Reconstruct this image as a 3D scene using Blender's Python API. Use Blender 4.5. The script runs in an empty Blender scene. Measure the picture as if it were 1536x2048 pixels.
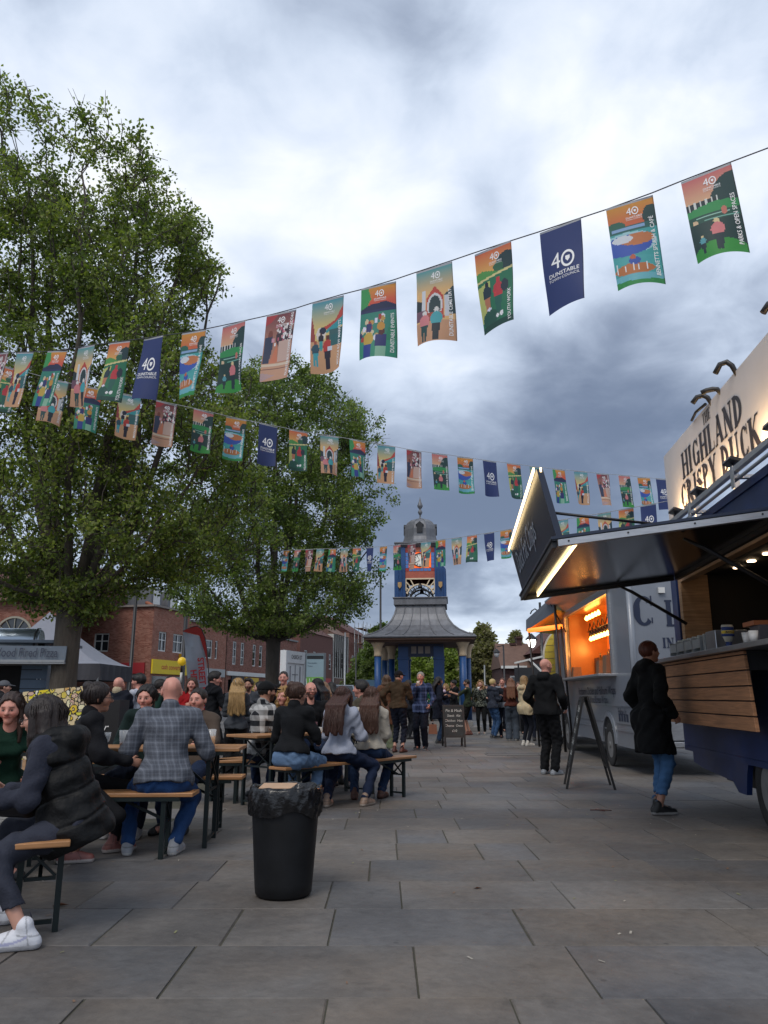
import bpy, math, random
import numpy as np
from mathutils import Vector, Matrix, kdtree
random.seed(7)
R = math.radians
scene = bpy.context.scene
C = scene.collection

# ---------------------------------------------------------------- camera
PITCH = 13.49; FPX = 1538.0; EYE = 1.18
cam_d = bpy.data.cameras.new('camera'); cam = bpy.data.objects.new('camera', cam_d); C.objects.link(cam)
cam.location = (0, 0, EYE); cam.rotation_euler = (R(90 + PITCH), 0, 0)
cam_d.sensor_fit = 'VERTICAL'; cam_d.sensor_height = 24; cam_d.lens = 24 * FPX / 2048
cam_d.clip_start = 0.05; cam_d.clip_end = 2000
scene.camera = cam
_cp, _sp = math.cos(R(PITCH)), math.sin(R(PITCH))
def ray(px, py):
    u = (px - 768) / FPX; v = (1024 - py) / FPX
    return Vector((u, _cp - v * _sp, _sp + v * _cp))
def atY(px, py, Y):
    r = ray(px, py); return Vector((0, 0, EYE)) + r * (Y / r.y)
def gnd(px, py, z=0):
    r = ray(px, py); return Vector((0, 0, EYE)) + r * ((z - EYE) / r.z)

# ---------------------------------------------------------------- colour
def lin(c):
    return c / 12.92 if c <= 0.04045 else ((c + 0.055) / 1.055) ** 2.4
def hexc(h):
    h = h.lstrip('#'); h = ''.join(c * 2 for c in h) if len(h) == 3 else h; return tuple(lin(int(h[i:i + 2], 16) / 255) for i in (0, 2, 4))

# ---------------------------------------------------------------- sky + light
world = bpy.data.worlds.new('World'); scene.world = world; world.use_nodes = True
wn, wl = world.node_tree.nodes, world.node_tree.links
wn.clear()
def N(nt, t, **kw):
    n = nt.nodes.new(t)
    for k, v in kw.items():
        if k.startswith('i_'):
            key = k[2:]; key = int(key) if key.isdigit() else key
            n.inputs[key].default_value = v
        else: setattr(n, k, v)
    return n
wt = world.node_tree
SUN_EL, SUN_AZ = 52, 205
sky = N(wt, 'ShaderNodeTexSky', sky_type='NISHITA'); sky.sun_disc = False
sky.sun_elevation = R(SUN_EL); sky.sun_rotation = R(SUN_AZ)
bg = N(wt, 'ShaderNodeBackground'); bg.inputs['Strength'].default_value = 0.1
wo = N(wt, 'ShaderNodeOutputWorld'); wl.new(bg.outputs[0], wo.inputs[0])
tc = N(wt, 'ShaderNodeTexCoord')
sepd = N(wt, 'ShaderNodeSeparateXYZ'); wl.new(tc.outputs['Generated'], sepd.inputs[0])
def wmath(op, a, b=None, c=None, clamp=False):
    n = wt.nodes.new('ShaderNodeMath'); n.operation = op; n.use_clamp = clamp
    for i, x in enumerate((a, b, c)):
        if x is None: continue
        if isinstance(x, (int, float)): n.inputs[i].default_value = x
        else: wl.new(x, n.inputs[i])
    return n.outputs[0]
den = wmath('ADD', wmath('MAXIMUM', sepd.outputs['Z'], 0.0), 0.32)
cmb = N(wt, 'ShaderNodeCombineXYZ')
wl.new(wmath('DIVIDE', sepd.outputs['X'], den), cmb.inputs[0]); wl.new(wmath('DIVIDE', sepd.outputs['Y'], den), cmb.inputs[1])
def wnoise(scale, det, rough, dist, off):
    mp = N(wt, 'ShaderNodeMapping'); mp.inputs['Location'].default_value = off; wl.new(cmb.outputs[0], mp.inputs[0])
    n = N(wt, 'ShaderNodeTexNoise', i_Scale=scale, i_Detail=det, i_Roughness=rough, i_Distortion=dist); wl.new(mp.outputs[0], n.inputs['Vector'])
    return n.outputs['Fac']
dens = wmath('MULTIPLY_ADD', wnoise(2.9, 7, 0.52, 0.25, (5.1, 2.7, 0)), 0.78, wmath('MULTIPLY', wnoise(7.5, 6, 0.55, 0.5, (8.1, 4.3, 2)), 0.34))
dens = wmath('SUBTRACT', dens, 0.022)
# large cloud masses: pixel centre, radius (degrees), brightness offset
for (px, py, rad, amp) in [(560, 20, 9, -.14), (760, 70, 6, -.06), (250, 90, 8, .02), (60, 60, 9, .06), (480, 190, 8, .18), (720, 310, 6, .14), (1000, 120, 9, -.03), (1250, 480, 10, .12), (620, 520, 9, .06), (1000, 400, 8, .10),
                           (930, 480, 8, .04), (1350, 200, 9, .02), (1080, 640, 9, -.06), (1000, 740, 9, -.11), (1300, 790, 9, -.11), (890, 840, 5, .26), (760, 780, 5, .05), (1010, 850, 4, .10),
                           (930, 960, 8, -.14), (1200, 880, 8, -.08), (1150, 1040, 8, -.10), (760, 1050, 8, -.16), (950, 1110, 7, -.12), (400, 1150, 14, -.10), (900, 1250, 6, .08), (1010, 1225, 5, .12), (1000, 1330, 7, .10)]:
    d = ray(px, py).normalized()
    dp = N(wt, 'ShaderNodeVectorMath', operation='DOT_PRODUCT'); dp.inputs[1].default_value = d
    wl.new(tc.outputs['Generated'], dp.inputs[0])
    mr = N(wt, 'ShaderNodeMapRange', interpolation_type='SMOOTHERSTEP'); wl.new(dp.outputs['Value'], mr.inputs[0])
    mr.inputs[1].default_value = math.cos(R(rad * 1.7)); mr.inputs[2].default_value = 1.0; mr.inputs[3].default_value = 0; mr.inputs[4].default_value = amp
    dens = wmath('ADD', dens, mr.outputs[0])
ramp = N(wt, 'ShaderNodeValToRGB'); wl.new(dens, ramp.inputs[0])
cr = ramp.color_ramp; cr.interpolation = 'B_SPLINE'
SK = 9.3
stops = [(0.14, '#66738a'), (0.30, '#818da2'), (0.42, '#9ca8bc'), (0.52, '#b7c3d5'), (0.61, '#c8d3e4'), (0.74, '#e0e6ef'), (0.88, '#f4f4f4')]
cr.elements[0].position = stops[0][0]; cr.elements[1].position = stops[-1][0]
for i, (p, h) in enumerate(stops):
    e = cr.elements[0] if i == 0 else (cr.elements[-1] if i == len(stops) - 1 else cr.elements.new(p))
for e, (p, h) in zip(cr.elements, stops):
    e.position = p; c = hexc(h); e.color = (c[0], c[1], c[2], 1)
mulc = N(wt, 'ShaderNodeVectorMath', operation='SCALE'); mulc.inputs['Scale'].default_value = SK; wl.new(ramp.outputs[0], mulc.inputs[0])
mixs = N(wt, 'ShaderNodeMixRGB'); mixs.inputs[0].default_value = 0.93
wl.new(sky.outputs[0], mixs.inputs[1]); wl.new(mulc.outputs[0], mixs.inputs[2]); wl.new(mixs.outputs[0], bg.inputs[0])
sun_d = bpy.data.lights.new('sun', 'SUN'); sun_d.energy = 1.25; sun_d.angle = R(26); sun_d.color = (1, .93, .84)
sun = bpy.data.objects.new('sun', sun_d); C.objects.link(sun); sun.rotation_euler = (R(90 - SUN_EL), 0, R(180 - SUN_AZ))
vs = scene.view_settings; vs.view_transform = 'Standard'; vs.look = 'None'; vs.exposure = 0.5; vs.gamma = 1
scene.cycles.use_denoising = True
scene.cycles.max_bounces = 6; scene.cycles.transparent_max_bounces = 6; scene.cycles.diffuse_bounces = 3; scene.cycles.glossy_bounces = 3
scene.cycles.caustics_reflective = False; scene.cycles.caustics_refractive = False
scene.cycles.sample_clamp_indirect = 6

# ---------------------------------------------------------------- materials
_mats = {}
def mat(name, col=(.5, .5, .5), rough=.6, metal=0., var=.12, vscale=6., bump=.0, bscale=40., emit=None, estr=1., attr=None, spec=.5, alpha=None, trans=None, stretch=(1, 1, 1), fn=None, coat=0):
    if name in _mats: return _mats[name]
    if isinstance(col, str): col = hexc(col)
    m = bpy.data.materials.new(name); m.use_nodes = True; nt = m.node_tree; nt.nodes.clear()
    out = N(nt, 'ShaderNodeOutputMaterial'); p = N(nt, 'ShaderNodeBsdfPrincipled'); nt.links.new(p.outputs[0], out.inputs[0])
    p.inputs['Roughness'].default_value = rough; p.inputs['Metallic'].default_value = metal; p.inputs['Specular IOR Level'].default_value = spec
    if coat: p.inputs['Coat Weight'].default_value = coat
    t = N(nt, 'ShaderNodeTexCoord'); mp = N(nt, 'ShaderNodeMapping'); mp.inputs['Scale'].default_value = stretch; nt.links.new(t.outputs['Object'], mp.inputs[0])
    if attr:
        a = N(nt, 'ShaderNodeVertexColor', layer_name=attr); base = a.outputs[0]
    else:
        rg = N(nt, 'ShaderNodeRGB'); rg.outputs[0].default_value = (*col, 1); base = rg.outputs[0]
    if fn: base = fn(nt, mp.outputs[0], base)
    if var > 0:
        ns = N(nt, 'ShaderNodeTexNoise', i_Scale=vscale, i_Detail=6., i_Roughness=.6); nt.links.new(mp.outputs[0], ns.inputs['Vector'])
        mr = N(nt, 'ShaderNodeMapRange'); nt.links.new(ns.outputs['Fac'], mr.inputs[0]); mr.inputs[1].default_value = .25; mr.inputs[2].default_value = .75
        mr.inputs[3].default_value = 1 - var; mr.inputs[4].default_value = 1 + var
        sc = N(nt, 'ShaderNodeVectorMath', operation='SCALE'); nt.links.new(base, sc.inputs[0]); nt.links.new(mr.outputs[0], sc.inputs['Scale']); base = sc.outputs[0]
    nt.links.new(base, p.inputs['Base Color'])
    if bump > 0:
        nb = N(nt, 'ShaderNodeTexNoise', i_Scale=bscale, i_Detail=5.); nt.links.new(mp.outputs[0], nb.inputs['Vector'])
        bm = N(nt, 'ShaderNodeBump', i_Strength=bump, i_Distance=.02); nt.links.new(nb.outputs['Fac'], bm.inputs['Height']); nt.links.new(bm.outputs[0], p.inputs['Normal'])
    if emit is not None:
        if isinstance(emit, str): emit = hexc(emit)
        p.inputs['Emission Color'].default_value = (*emit, 1); p.inputs['Emission Strength'].default_value = estr
    if trans is not None:
        p.inputs['Transmission Weight'].default_value = trans
    if alpha is not None: p.inputs['Alpha'].default_value = alpha
    _mats[name] = m; return m
def brick_fn(d, c2, mortar, bw=.225, bh=.075):
    def fn(nt, vec, base):
        t = N(nt, 'ShaderNodeTexCoord')
        dp = N(nt, 'ShaderNodeVectorMath', operation='DOT_PRODUCT'); dp.inputs[1].default_value = d; nt.links.new(t.outputs['Object'], dp.inputs[0])
        sp = N(nt, 'ShaderNodeSeparateXYZ'); nt.links.new(t.outputs['Object'], sp.inputs[0])
        cb = N(nt, 'ShaderNodeCombineXYZ'); nt.links.new(dp.outputs['Value'], cb.inputs[0]); nt.links.new(sp.outputs[2], cb.inputs[1])
        b = N(nt, 'ShaderNodeTexBrick', i_Scale=1.); b.inputs['Brick Width'].default_value = bw; b.inputs['Row Height'].default_value = bh
        b.inputs['Mortar Size'].default_value = .008; b.inputs['Color2'].default_value = (*hexc(c2), 1); b.inputs['Mortar'].default_value = (*hexc(mortar), 1)
        nt.links.new(cb.outputs[0], b.inputs['Vector']); nt.links.new(base, b.inputs['Color1'])
        return b.outputs[0]
    return fn

# ---------------------------------------------------------------- object helpers
def tag(o, label=None, cat=None, group=None, kind=None):
    if label: o['label'] = label
    if cat: o['category'] = cat
    if group: o['group'] = group
    if kind: o['kind'] = kind
    return o
def thing(name, label, cat, loc=(0, 0, 0), rz=0, group=None):
    o = bpy.data.objects.new(name, None); C.objects.link(o); o.empty_display_size = .2
    o.location = loc; o.rotation_euler = (0, 0, rz); return tag(o, label, cat, group)
def wloc(o):
    v = Vector((0, 0, 0))
    while o is not None: v += Vector(o.location); o = o.parent
    return v
def link_obj(name, me, parent=None, world=True):
    o = bpy.data.objects.new(name, me); C.objects.link(o)
    if parent is not None:
        o.parent = parent
        if world: me.transform(Matrix.Translation(-wloc(parent)))
    elif world:
        co = np.empty(len(me.vertices) * 3, np.float32); me.vertices.foreach_get('co', co); co = co.reshape(-1, 3)
        mn, mx = co.min(0), co.max(0); b = Vector(((mn[0] + mx[0]) / 2, (mn[1] + mx[1]) / 2, mn[2]))
        me.transform(Matrix.Translation(-b)); o.location = b
    return o
class MB:
    def __init__(s, T=None): s.v = []; s.f = []; s.mi = []; s.sm = []; s.T = T
    def P(s, p):
        p = Vector(p); s.v.append(tuple(s.T(p)) if s.T else tuple(p)); return len(s.v) - 1
    def face(s, pts, mi=0, sm=False):
        s.f.append([s.P(p) for p in pts]); s.mi.append(mi); s.sm.append(sm); return s
    def faces(s, pts, fs, mi=0, sm=False):
        b = len(s.v)
        for p in pts: s.P(p)
        for f in fs: s.f.append([b + i for i in f]); s.mi.append(mi); s.sm.append(sm)
        return s
    def box(s, lo, hi, mi=0):
        x0, y0, z0 = lo; x1, y1, z1 = hi
        return s.faces([(x0, y0, z0), (x1, y0, z0), (x1, y1, z0), (x0, y1, z0), (x0, y0, z1), (x1, y0, z1), (x1, y1, z1), (x0, y1, z1)],
                       [(0, 3, 2, 1), (4, 5, 6, 7), (0, 1, 5, 4), (1, 2, 6, 5), (2, 3, 7, 6), (3, 0, 4, 7)], mi)
    def cbox(s, c, size, mi=0):
        return s.box([c[i] - size[i] / 2 for i in range(3)], [c[i] + size[i] / 2 for i in range(3)], mi)
    def hexa(s, p8, mi=0):
        return s.faces(p8, [(0, 3, 2, 1), (4, 5, 6, 7), (0, 1, 5, 4), (1, 2, 6, 5), (2, 3, 7, 6), (3, 0, 4, 7)], mi)
    def beam(s, a, b, w, h=None, up=(0, 0, 1), mi=0):
        a, b = Vector(a), Vector(b); h = h or w; d = (b - a).normalized(); up = Vector(up)
        if abs(d.dot(up)) > .97: up = Vector((0, 1, 0))
        x = d.cross(up).normalized() * (w / 2); y = x.cross(d).normalized() * (h / 2)
        return s.hexa([a - x - y, a + x - y, a + x + y, a - x + y, b - x - y, b + x - y, b + x + y, b - x + y], mi)
    def tube(s, pts, rad, n=8, mi=0, cap=True, sm=True):
        pts = [Vector(p) for p in pts]; k = len(pts)
        if not hasattr(rad, '__len__'): rad = [rad] * k
        b = len(s.v); ref = None
        for i, p in enumerate(pts):
            t = (pts[min(i + 1, k - 1)] - pts[max(i - 1, 0)])
            t = t.normalized() if t.length > 1e-9 else Vector((0, 0, 1))
            if ref is None: ref = Vector((1, 0, 0)) if abs(t.x) < .9 else Vector((0, 1, 0))
            x = (ref - t * ref.dot(t)).normalized(); y = t.cross(x); ref = x
            for j in range(n):
                a = 2 * math.pi * j / n; s.P(p + (x * math.cos(a) + y * math.sin(a)) * rad[i])
        for i in range(k - 1):
            for j in range(n):
                s.f.append([b + i * n + j, b + i * n + (j + 1) % n, b + (i + 1) * n + (j + 1) % n, b + (i + 1) * n + j]); s.mi.append(mi); s.sm.append(sm)
        if cap:
            s.f.append([b + j for j in range(n)][::-1]); s.mi.append(mi); s.sm.append(False)
            s.f.append([b + (k - 1) * n + j for j in range(n)]); s.mi.append(mi); s.sm.append(False)
        return s
    def lathe(s, prof, c=(0, 0, 0), n=24, mi=0, sm=True, axis='z', sq=0):
        b = len(s.v); c = Vector(c)
        for (r, z) in prof:
            for j in range(n):
                a = 2 * math.pi * (j + .5) / n
                q = (r * math.cos(a), r * math.sin(a), z)
                if axis == 'y': q = (q[0], z, q[1])
                if axis == 'x': q = (z, q[0], q[1])
                s.P(c + Vector(q))
        for i in range(len(prof) - 1):
            for j in range(n):
                s.f.append([b + i * n + j, b + i * n + (j + 1) % n, b + (i + 1) * n + (j + 1) % n, b + (i + 1) * n + j]); s.mi.append(mi); s.sm.append(sm)
        for i, rev in ((0, True), (len(prof) - 1, False)):
            if prof[i][0] > 1e-4:
                f = [b + i * n + j for j in range(n)]; s.f.append(f[::-1] if rev else f); s.mi.append(mi); s.sm.append(False)
        return s
    def prism(s, poly, d, mi=0):   # poly: list of 3d points, d: extrusion vector
        d = Vector(d); n = len(poly); pts = [Vector(p) for p in poly]
        s.faces(pts + [p + d for p in pts], [list(range(n))[::-1], list(range(n, 2 * n))] + [(i, (i + 1) % n, n + (i + 1) % n, n + i) for i in range(n)], mi)
        return s
    def wallgrid(s, O, ud, us, zs, holes, depth, nd, mi=0, rmi=None):
        # wall sheet in u,z with openings; nd points outwards, reveals go inwards by depth
        O, ud, nd = Vector(O), Vector(ud), Vector(nd); rmi = mi if rmi is None else rmi
        g = lambda u, z, k=0: O + ud * u + Vector((0, 0, z)) - nd * k
        us = sorted(set([round(u, 4) for u in us] + [round(x, 4) for h in holes for x in (h[0], h[1])])); zs = sorted(set([round(z, 4) for z in zs] + [round(x, 4) for h in holes for x in (h[2], h[3])]))
        for a, b in zip(us, us[1:]):
            for c, d in zip(zs, zs[1:]):
                cu, cz = (a + b) / 2, (c + d) / 2
                if any(h[0] < cu < h[1] and h[2] < cz < h[3] for h in holes): continue
                s.face([g(a, c), g(b, c), g(b, d), g(a, d)], mi)
        for (a, b, c, d) in holes:
            for q in ([(a, c), (b, c)], [(b, c), (b, d)], [(b, d), (a, d)], [(a, d), (a, c)]):
                s.face([g(*q[0]), g(*q[1]), g(*q[1], depth), g(*q[0], depth)], rmi)
        return s
    def build(s, name, m=None, parent=None, bevel=0, world=True, bseg=2):
        me = bpy.data.meshes.new(name); me.from_pydata(s.v, [], s.f)
        ms = m if isinstance(m, (list, tuple)) else [m]
        for x in ms: me.materials.append(x)
        me.polygons.foreach_set('material_index', s.mi); me.polygons.foreach_set('use_smooth', s.sm); me.update()
        o = link_obj(name, me, parent, world)
        if bevel > 0:
            b = o.modifiers.new('bevel', 'BEVEL'); b.width = bevel; b.segments = bseg; b.limit_method = 'ANGLE'; b.angle_limit = R(35)
        return o
def copy_tree(o, parent=None):
    c = o.copy(); C.objects.link(c)
    if parent is not None: c.parent = parent
    for ch in list(o.children): copy_tree(ch, c)
    return c
_tcache = {}
def text_mesh(body, size=1., bold=0., depth=.002, shear=0., sx=1., align='CENTER', spacing=1.0):
    key = (body, bold, shear, sx, align, spacing)
    if key not in _tcache:
        cu = bpy.data.curves.new('t', 'FONT'); cu.body = body; cu.size = 1; cu.align_x = align; cu.align_y = 'CENTER'; cu.offset = bold; cu.shear = shear; cu.resolution_u = 3; cu.space_character = spacing; cu.fill_mode = 'FRONT'
        o = bpy.data.objects.new('t', cu); C.objects.link(o); dg = bpy.context.evaluated_depsgraph_get(); dg.update()
        me = bpy.data.meshes.new_from_object(o.evaluated_get(dg)); vs_ = [(v.co.x * sx, v.co.y) for v in me.vertices]; fs = [list(p.vertices) for p in me.polygons]
        bpy.data.objects.remove(o); bpy.data.curves.remove(cu); bpy.data.meshes.remove(me); _tcache[key] = (vs_, fs)
    vs_, fs = _tcache[key]; return [(x * size, y * size) for x, y in vs_], fs
def add_text(mb, body, O, xd, yd, size, bold=0., shear=0., sx=1., align='CENTER', mi=0, off=0.004, spacing=1.0, fn=None):
    """flat lettering laid on a surface: O centre, xd reading direction, yd up of the letters"""
    O, xd, yd = Vector(O), Vector(xd).normalized(), Vector(yd).normalized(); n = xd.cross(yd)
    vs_, fs = text_mesh(body, size, bold, 0, shear, sx, align, spacing)
    pts = [O + xd * x + yd * y + n * off for x, y in vs_]
    if fn: pts = [fn(p) for p in pts]
    mb.faces(pts, fs, mi); return mb
# --- serif letters made of strokes (thick stems, thin hairlines, slab serifs)
def _S(*a): return a
GL = {}
def _glyphs():
    T, t, s = .23, .09, .07
    st = lambda x, y0=0, y1=1, w=T: ('l', x, y0, x, y1, w)
    sf = lambda x, y, w=.34: ('l', x - w / 2, y, x + w / 2, y, s)
    b = s / 2
    GL['H'] = (.82, [st(.17), st(.65), ('l', .17, .5, .65, .5, t), sf(.17, b), sf(.17, 1 - b), sf(.65, b), sf(.65, 1 - b)])
    GL['I'] = (.40, [st(.2), sf(.2, b), sf(.2, 1 - b)])
    GL['T'] = (.72, [st(.36), sf(.36, b), ('l', .04, 1 - b, .68, 1 - b, s), ('l', .06, 1, .06, .76, .05), ('l', .66, 1, .66, .76, .05)])
    GL['E'] = (.68, [st(.17), ('l', .02, b, .62, b, s), ('l', .02, 1 - b, .6, 1 - b, s), ('l', .17, .52, .48, .52, t), ('l', .61, 0, .61, .25, .05), ('l', .59, 1, .59, .76, .05), ('l', .48, .4, .48, .64, .04)])
    GL['L'] = (.66, [st(.17), ('l', .02, b, .62, b, s), sf(.17, 1 - b), ('l', .61, 0, .61, .28, .05)])
    GL['A'] = (.80, [('l', .4, .98, .14, 0, t), ('l', .38, 1, .64, 0, T), ('l', .22, .33, .56, .33, t), sf(.13, b, .24), sf(.66, b, .3)])
    GL['N'] = (.86, [st(.17, w=t), ('l', .16, 1, .69, 0, T), st(.69, w=t), sf(.17, b, .28), sf(.69, 1 - b, .26), ('l', .02, 1 - b, .2, 1 - b, s)])
    GL['D'] = (.80, [st(.17), ('a', .2, .5, .5, .47, -90, 90, T, t), ('l', .02, b, .22, b, s), ('l', .02, 1 - b, .22, 1 - b, s)])
    GL['P'] = (.70, [st(.17), ('a', .2, .73, .40, .245, -90, 90, T * .95, t), sf(.17, b), ('l', .02, 1 - b, .22, 1 - b, s)])
    GL['R'] = (.80, [st(.17), ('a', .2, .74, .38, .235, -90, 90, T * .95, t), ('l', .36, .5, .68, 0, T), sf(.17, b), ('l', .02, 1 - b, .22, 1 - b, s), ('l', .6, b, .8, b, s)])
    GL['C'] = (.76, [('a', .42, .5, .34, .48, 48, 312, T, t), ('l', .67, .66, .67, .98, .05), ('l', .67, .28, .67, .1, .04)])
    GL['G'] = (.84, [('a', .42, .5, .34, .48, 48, 320, T, t), ('l', .67, .66, .67, .98, .05), ('l', .68, .04, .68, .44, T * .9), sf(.68, .44, .3)])
    GL['U'] = (.82, [st(.17, .3), st(.66, .3, w=t), ('a', .415, .32, .29, .3, 180, 360, T * .7, t), sf(.17, 1 - b), sf(.66, 1 - b, .26)])
    GL['Y'] = (.78, [('l', .12, 1, .4, .44, T), ('l', .66, 1, .4, .46, t), ('l', .4, 0, .4, .5, T), sf(.4, b), sf(.14, 1 - b, .3), sf(.66, 1 - b, .24)])
    GL['K'] = (.84, [st(.17), ('l', .2, .4, .62, .98, t), ('l', .34, .58, .72, 0, T), sf(.17, b), sf(.17, 1 - b), sf(.66, 1 - b, .26), sf(.72, b, .26)])
    GL['S'] = (.62, [('a', .31, .735, .22, .245, 30, 200, t * 1.3, t), ('a', .31, .255, .23, .235, -160, 25, t * 1.6, t), ('l', .13, .66, .49, .36, T), ('l', .52, .74, .52, .98, .045), ('l', .08, .03, .08, .28, .045)])
    GL[' '] = (.36, [])
_glyphs()
def serif_width(txt): return sum(GL[c][0] + .04 for c in txt)
def add_serif(mb, txt, fn, H, mi=0, narrow=.72):
    """fn(x, y, z) -> point; x along the reading direction, y up, z small offset outwards"""
    x0 = -serif_width(txt) * narrow * H / 2; k = 0
    for ch in txt:
        w, strokes = GL[ch]
        for st in strokes:
            k += 1; z = .003 + .0004 * (k % 9)
            if st[0] == 'l':
                _, xa, ya, xb, yb, th = st; d = Vector((xb - xa, yb - ya)); L = d.length
                if abs(xb - xa) > .02 and abs(yb - ya) > .02: n = Vector((th / 2 / (abs(d.y) / L), 0))
                else: n = Vector((-d.y, d.x)) / L * th / 2
                q = [(xa - n.x, ya - n.y), (xb - n.x, yb - n.y), (xb + n.x, yb + n.y), (xa + n.x, ya + n.y)]
                mb.face([fn(x0 + a * narrow * H, b * H, z) for a, b in q], mi)
            else:
                _, cx, cy, rx, ry, a0, a1, tw, tn = st; n = 18; pts = []
                for i in range(n + 1):
                    a = R(a0 + (a1 - a0) * i / n); th = tn + (tw - tn) * abs(math.cos(a)) ** 1.4
                    pts.append(((cx + rx * math.cos(a), cy + ry * math.sin(a)), (cx + (rx - th) * math.cos(a), cy + (ry - th) * math.sin(a))))
                for (o1, i1), (o2, i2) in zip(pts, pts[1:]):
                    mb.face([fn(x0 + p[0] * narrow * H, p[1] * H, z) for p in (o1, o2, i2, i1)], mi)
        x0 += (w + .04) * narrow * H
    return mb
# ================================================================ SETTING
rnd = random.Random(11)
asphalt = mat('asphalt', (.055, .055, .06), rough=.9, var=.25, vscale=2., bump=.3, bscale=60)
g = MB(); g.face([(-500, -40, -.02), (500, -40, -.02), (500, 900, -.02), (-500, 900, -.02)])
tag(g.build('ground', asphalt), kind='structure')
jm = mat('paving_joint', (.055, .052, .036), rough=.95, var=.4, vscale=9)
g = MB(); g.box((-24, -3, -.2), (14, 40, -.007)); tag(g.build('paving_bed', jm), kind='structure')
# riven sandstone slabs in courses, every slab its own tint, widths random, joints open
def slab_mat():
    def fn(nt, vec, base):
        t = N(nt, 'ShaderNodeTexCoord')
        n1 = N(nt, 'ShaderNodeTexNoise', i_Scale=1.1, i_Detail=5., i_Roughness=.6); nt.links.new(t.outputs['Object'], n1.inputs['Vector'])
        mx = N(nt, 'ShaderNodeMixRGB'); mr = N(nt, 'ShaderNodeMapRange'); mr.inputs[1].default_value = .42; mr.inputs[2].default_value = .68; mr.inputs[4].default_value = .55
        nt.links.new(n1.outputs['Fac'], mr.inputs[0]); nt.links.new(mr.outputs[0], mx.inputs[0]); nt.links.new(base, mx.inputs[1]); mx.inputs[2].default_value = (.155, .120, .088, 1)
        n2 = N(nt, 'ShaderNodeTexNoise', i_Scale=.45, i_Detail=7., i_Roughness=.65); nt.links.new(t.outputs['Object'], n2.inputs['Vector'])
        m2 = N(nt, 'ShaderNodeMixRGB', blend_type='MULTIPLY'); r2 = N(nt, 'ShaderNodeValToRGB'); nt.links.new(n2.outputs['Fac'], r2.inputs[0])
        r2.color_ramp.elements[0].position = .38; r2.color_ramp.elements[0].color = (.58, .58, .60, 1); r2.color_ramp.elements[1].position = .6; r2.color_ramp.elements[1].color = (1.06, 1.06, 1.06, 1)
        m2.inputs[0].default_value = 1; nt.links.new(mx.outputs[0], m2.inputs[1]); nt.links.new(r2.outputs[0], m2.inputs[2])
        n3 = N(nt, 'ShaderNodeTexVoronoi', i_Scale=3.2); nt.links.new(t.outputs['Object'], n3.inputs['Vector'])
        r3 = N(nt, 'ShaderNodeMapRange'); r3.inputs[1].default_value = .03; r3.inputs[2].default_value = .05; r3.inputs[3].default_value = .6; r3.inputs[4].default_value = 1; nt.links.new(n3.outputs['Distance'], r3.inputs[0])
        n4 = N(nt, 'ShaderNodeTexNoise', i_Scale=5.5, i_Detail=8., i_Roughness=.75); nt.links.new(t.outputs['Object'], n4.inputs['Vector']); r4 = N(nt, 'ShaderNodeMapRange'); r4.inputs[1].default_value = .30; r4.inputs[2].default_value = .46; r4.inputs[3].default_value = .72; r4.inputs[4].default_value = 1; nt.links.new(n4.outputs['Fac'], r4.inputs[0])
        m5 = N(nt, 'ShaderNodeMath', operation='MULTIPLY'); nt.links.new(r3.outputs[0], m5.inputs[0]); nt.links.new(r4.outputs[0], m5.inputs[1]); r3 = m5
        s3 = N(nt, 'ShaderNodeVectorMath', operation='SCALE'); nt.links.new(m2.outputs[0], s3.inputs[0]); nt.links.new(r3.outputs[0], s3.inputs['Scale'])
        return s3.outputs[0]
    return mat('riven_paving', rough=.66, attr='tint', var=.16, vscale=14, bump=.5, bscale=14, fn=fn, spec=.4)
sv, sf_, sc_ = [], [], []
rows = [1.40 + .672 * i for i in range(57)]; y0r = -1.0
SETT = (-9.5, -2.75, 7.6, 14.2)
for ri in range(-6, 56):
    ya = 2.12 + .672 * ri; yb = ya + .672; x = -22 + rnd.uniform(0, 1)
    if yb > 39.5: break
    while x < 13:
        w = rnd.choice([.42, .55, .65, .75, .85, .95, 1.05]) * rnd.uniform(.95, 1.05); xb = min(x + w, 13.6)
        if not (xb > SETT[0] and x < SETT[1] and yb > SETT[2] and ya < SETT[3]):
            j = .0028 + rnd.random() * .002; dz = rnd.uniform(-.0012, .0012); b = len(sv); e = .004
            jx = [rnd.uniform(-.004, .004) for _ in range(4)]
            x1, x2, y1, y2 = x + j, xb - j, ya + j, yb - j
            sv += [(x1 + e + jx[0], y1 + e, dz), (x2 - e + jx[1], y1 + e, dz), (x2 - e + jx[2], y2 - e, dz), (x1 + e + jx[3], y2 - e, dz)]
            sv += [(x1, y1, -.006), (x2, y1, -.006), (x2, y2, -.006), (x1, y2, -.006)]
            sf_ += [(b, b + 1, b + 2, b + 3), (b + 4, b + 5, b + 1, b), (b + 5, b + 6, b + 2, b + 1), (b + 6, b + 7, b + 3, b + 2), (b + 7, b + 4, b, b + 3)]
            t = rnd.random(); br = rnd.uniform(.84, 1.16)
            c = [(.128, .125, .124), (.138, .130, .122), (.135, .122, .109), (.120, .118, .120), (.150, .138, .125)][min(4, int(t * 5))]
            sc_ += [(c[0] * br, c[1] * br, c[2] * br, 1)] * 5
        x = xb
def color_mesh(name, v, f, cols, m, parent=None, smooth=False, world=True):
    me = bpy.data.meshes.new(name); me.from_pydata(v, [], f); me.materials.append(m)
    a = me.color_attributes.new('tint', 'FLOAT_COLOR', 'CORNER'); arr = np.repeat(np.array(cols, np.float32), [len(q) for q in f], axis=0)
    a.data.foreach_set('color', arr.ravel())
    if smooth: me.polygons.foreach_set('use_smooth', [True] * len(f))
    me.update(); return link_obj(name, me, parent, world)
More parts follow.
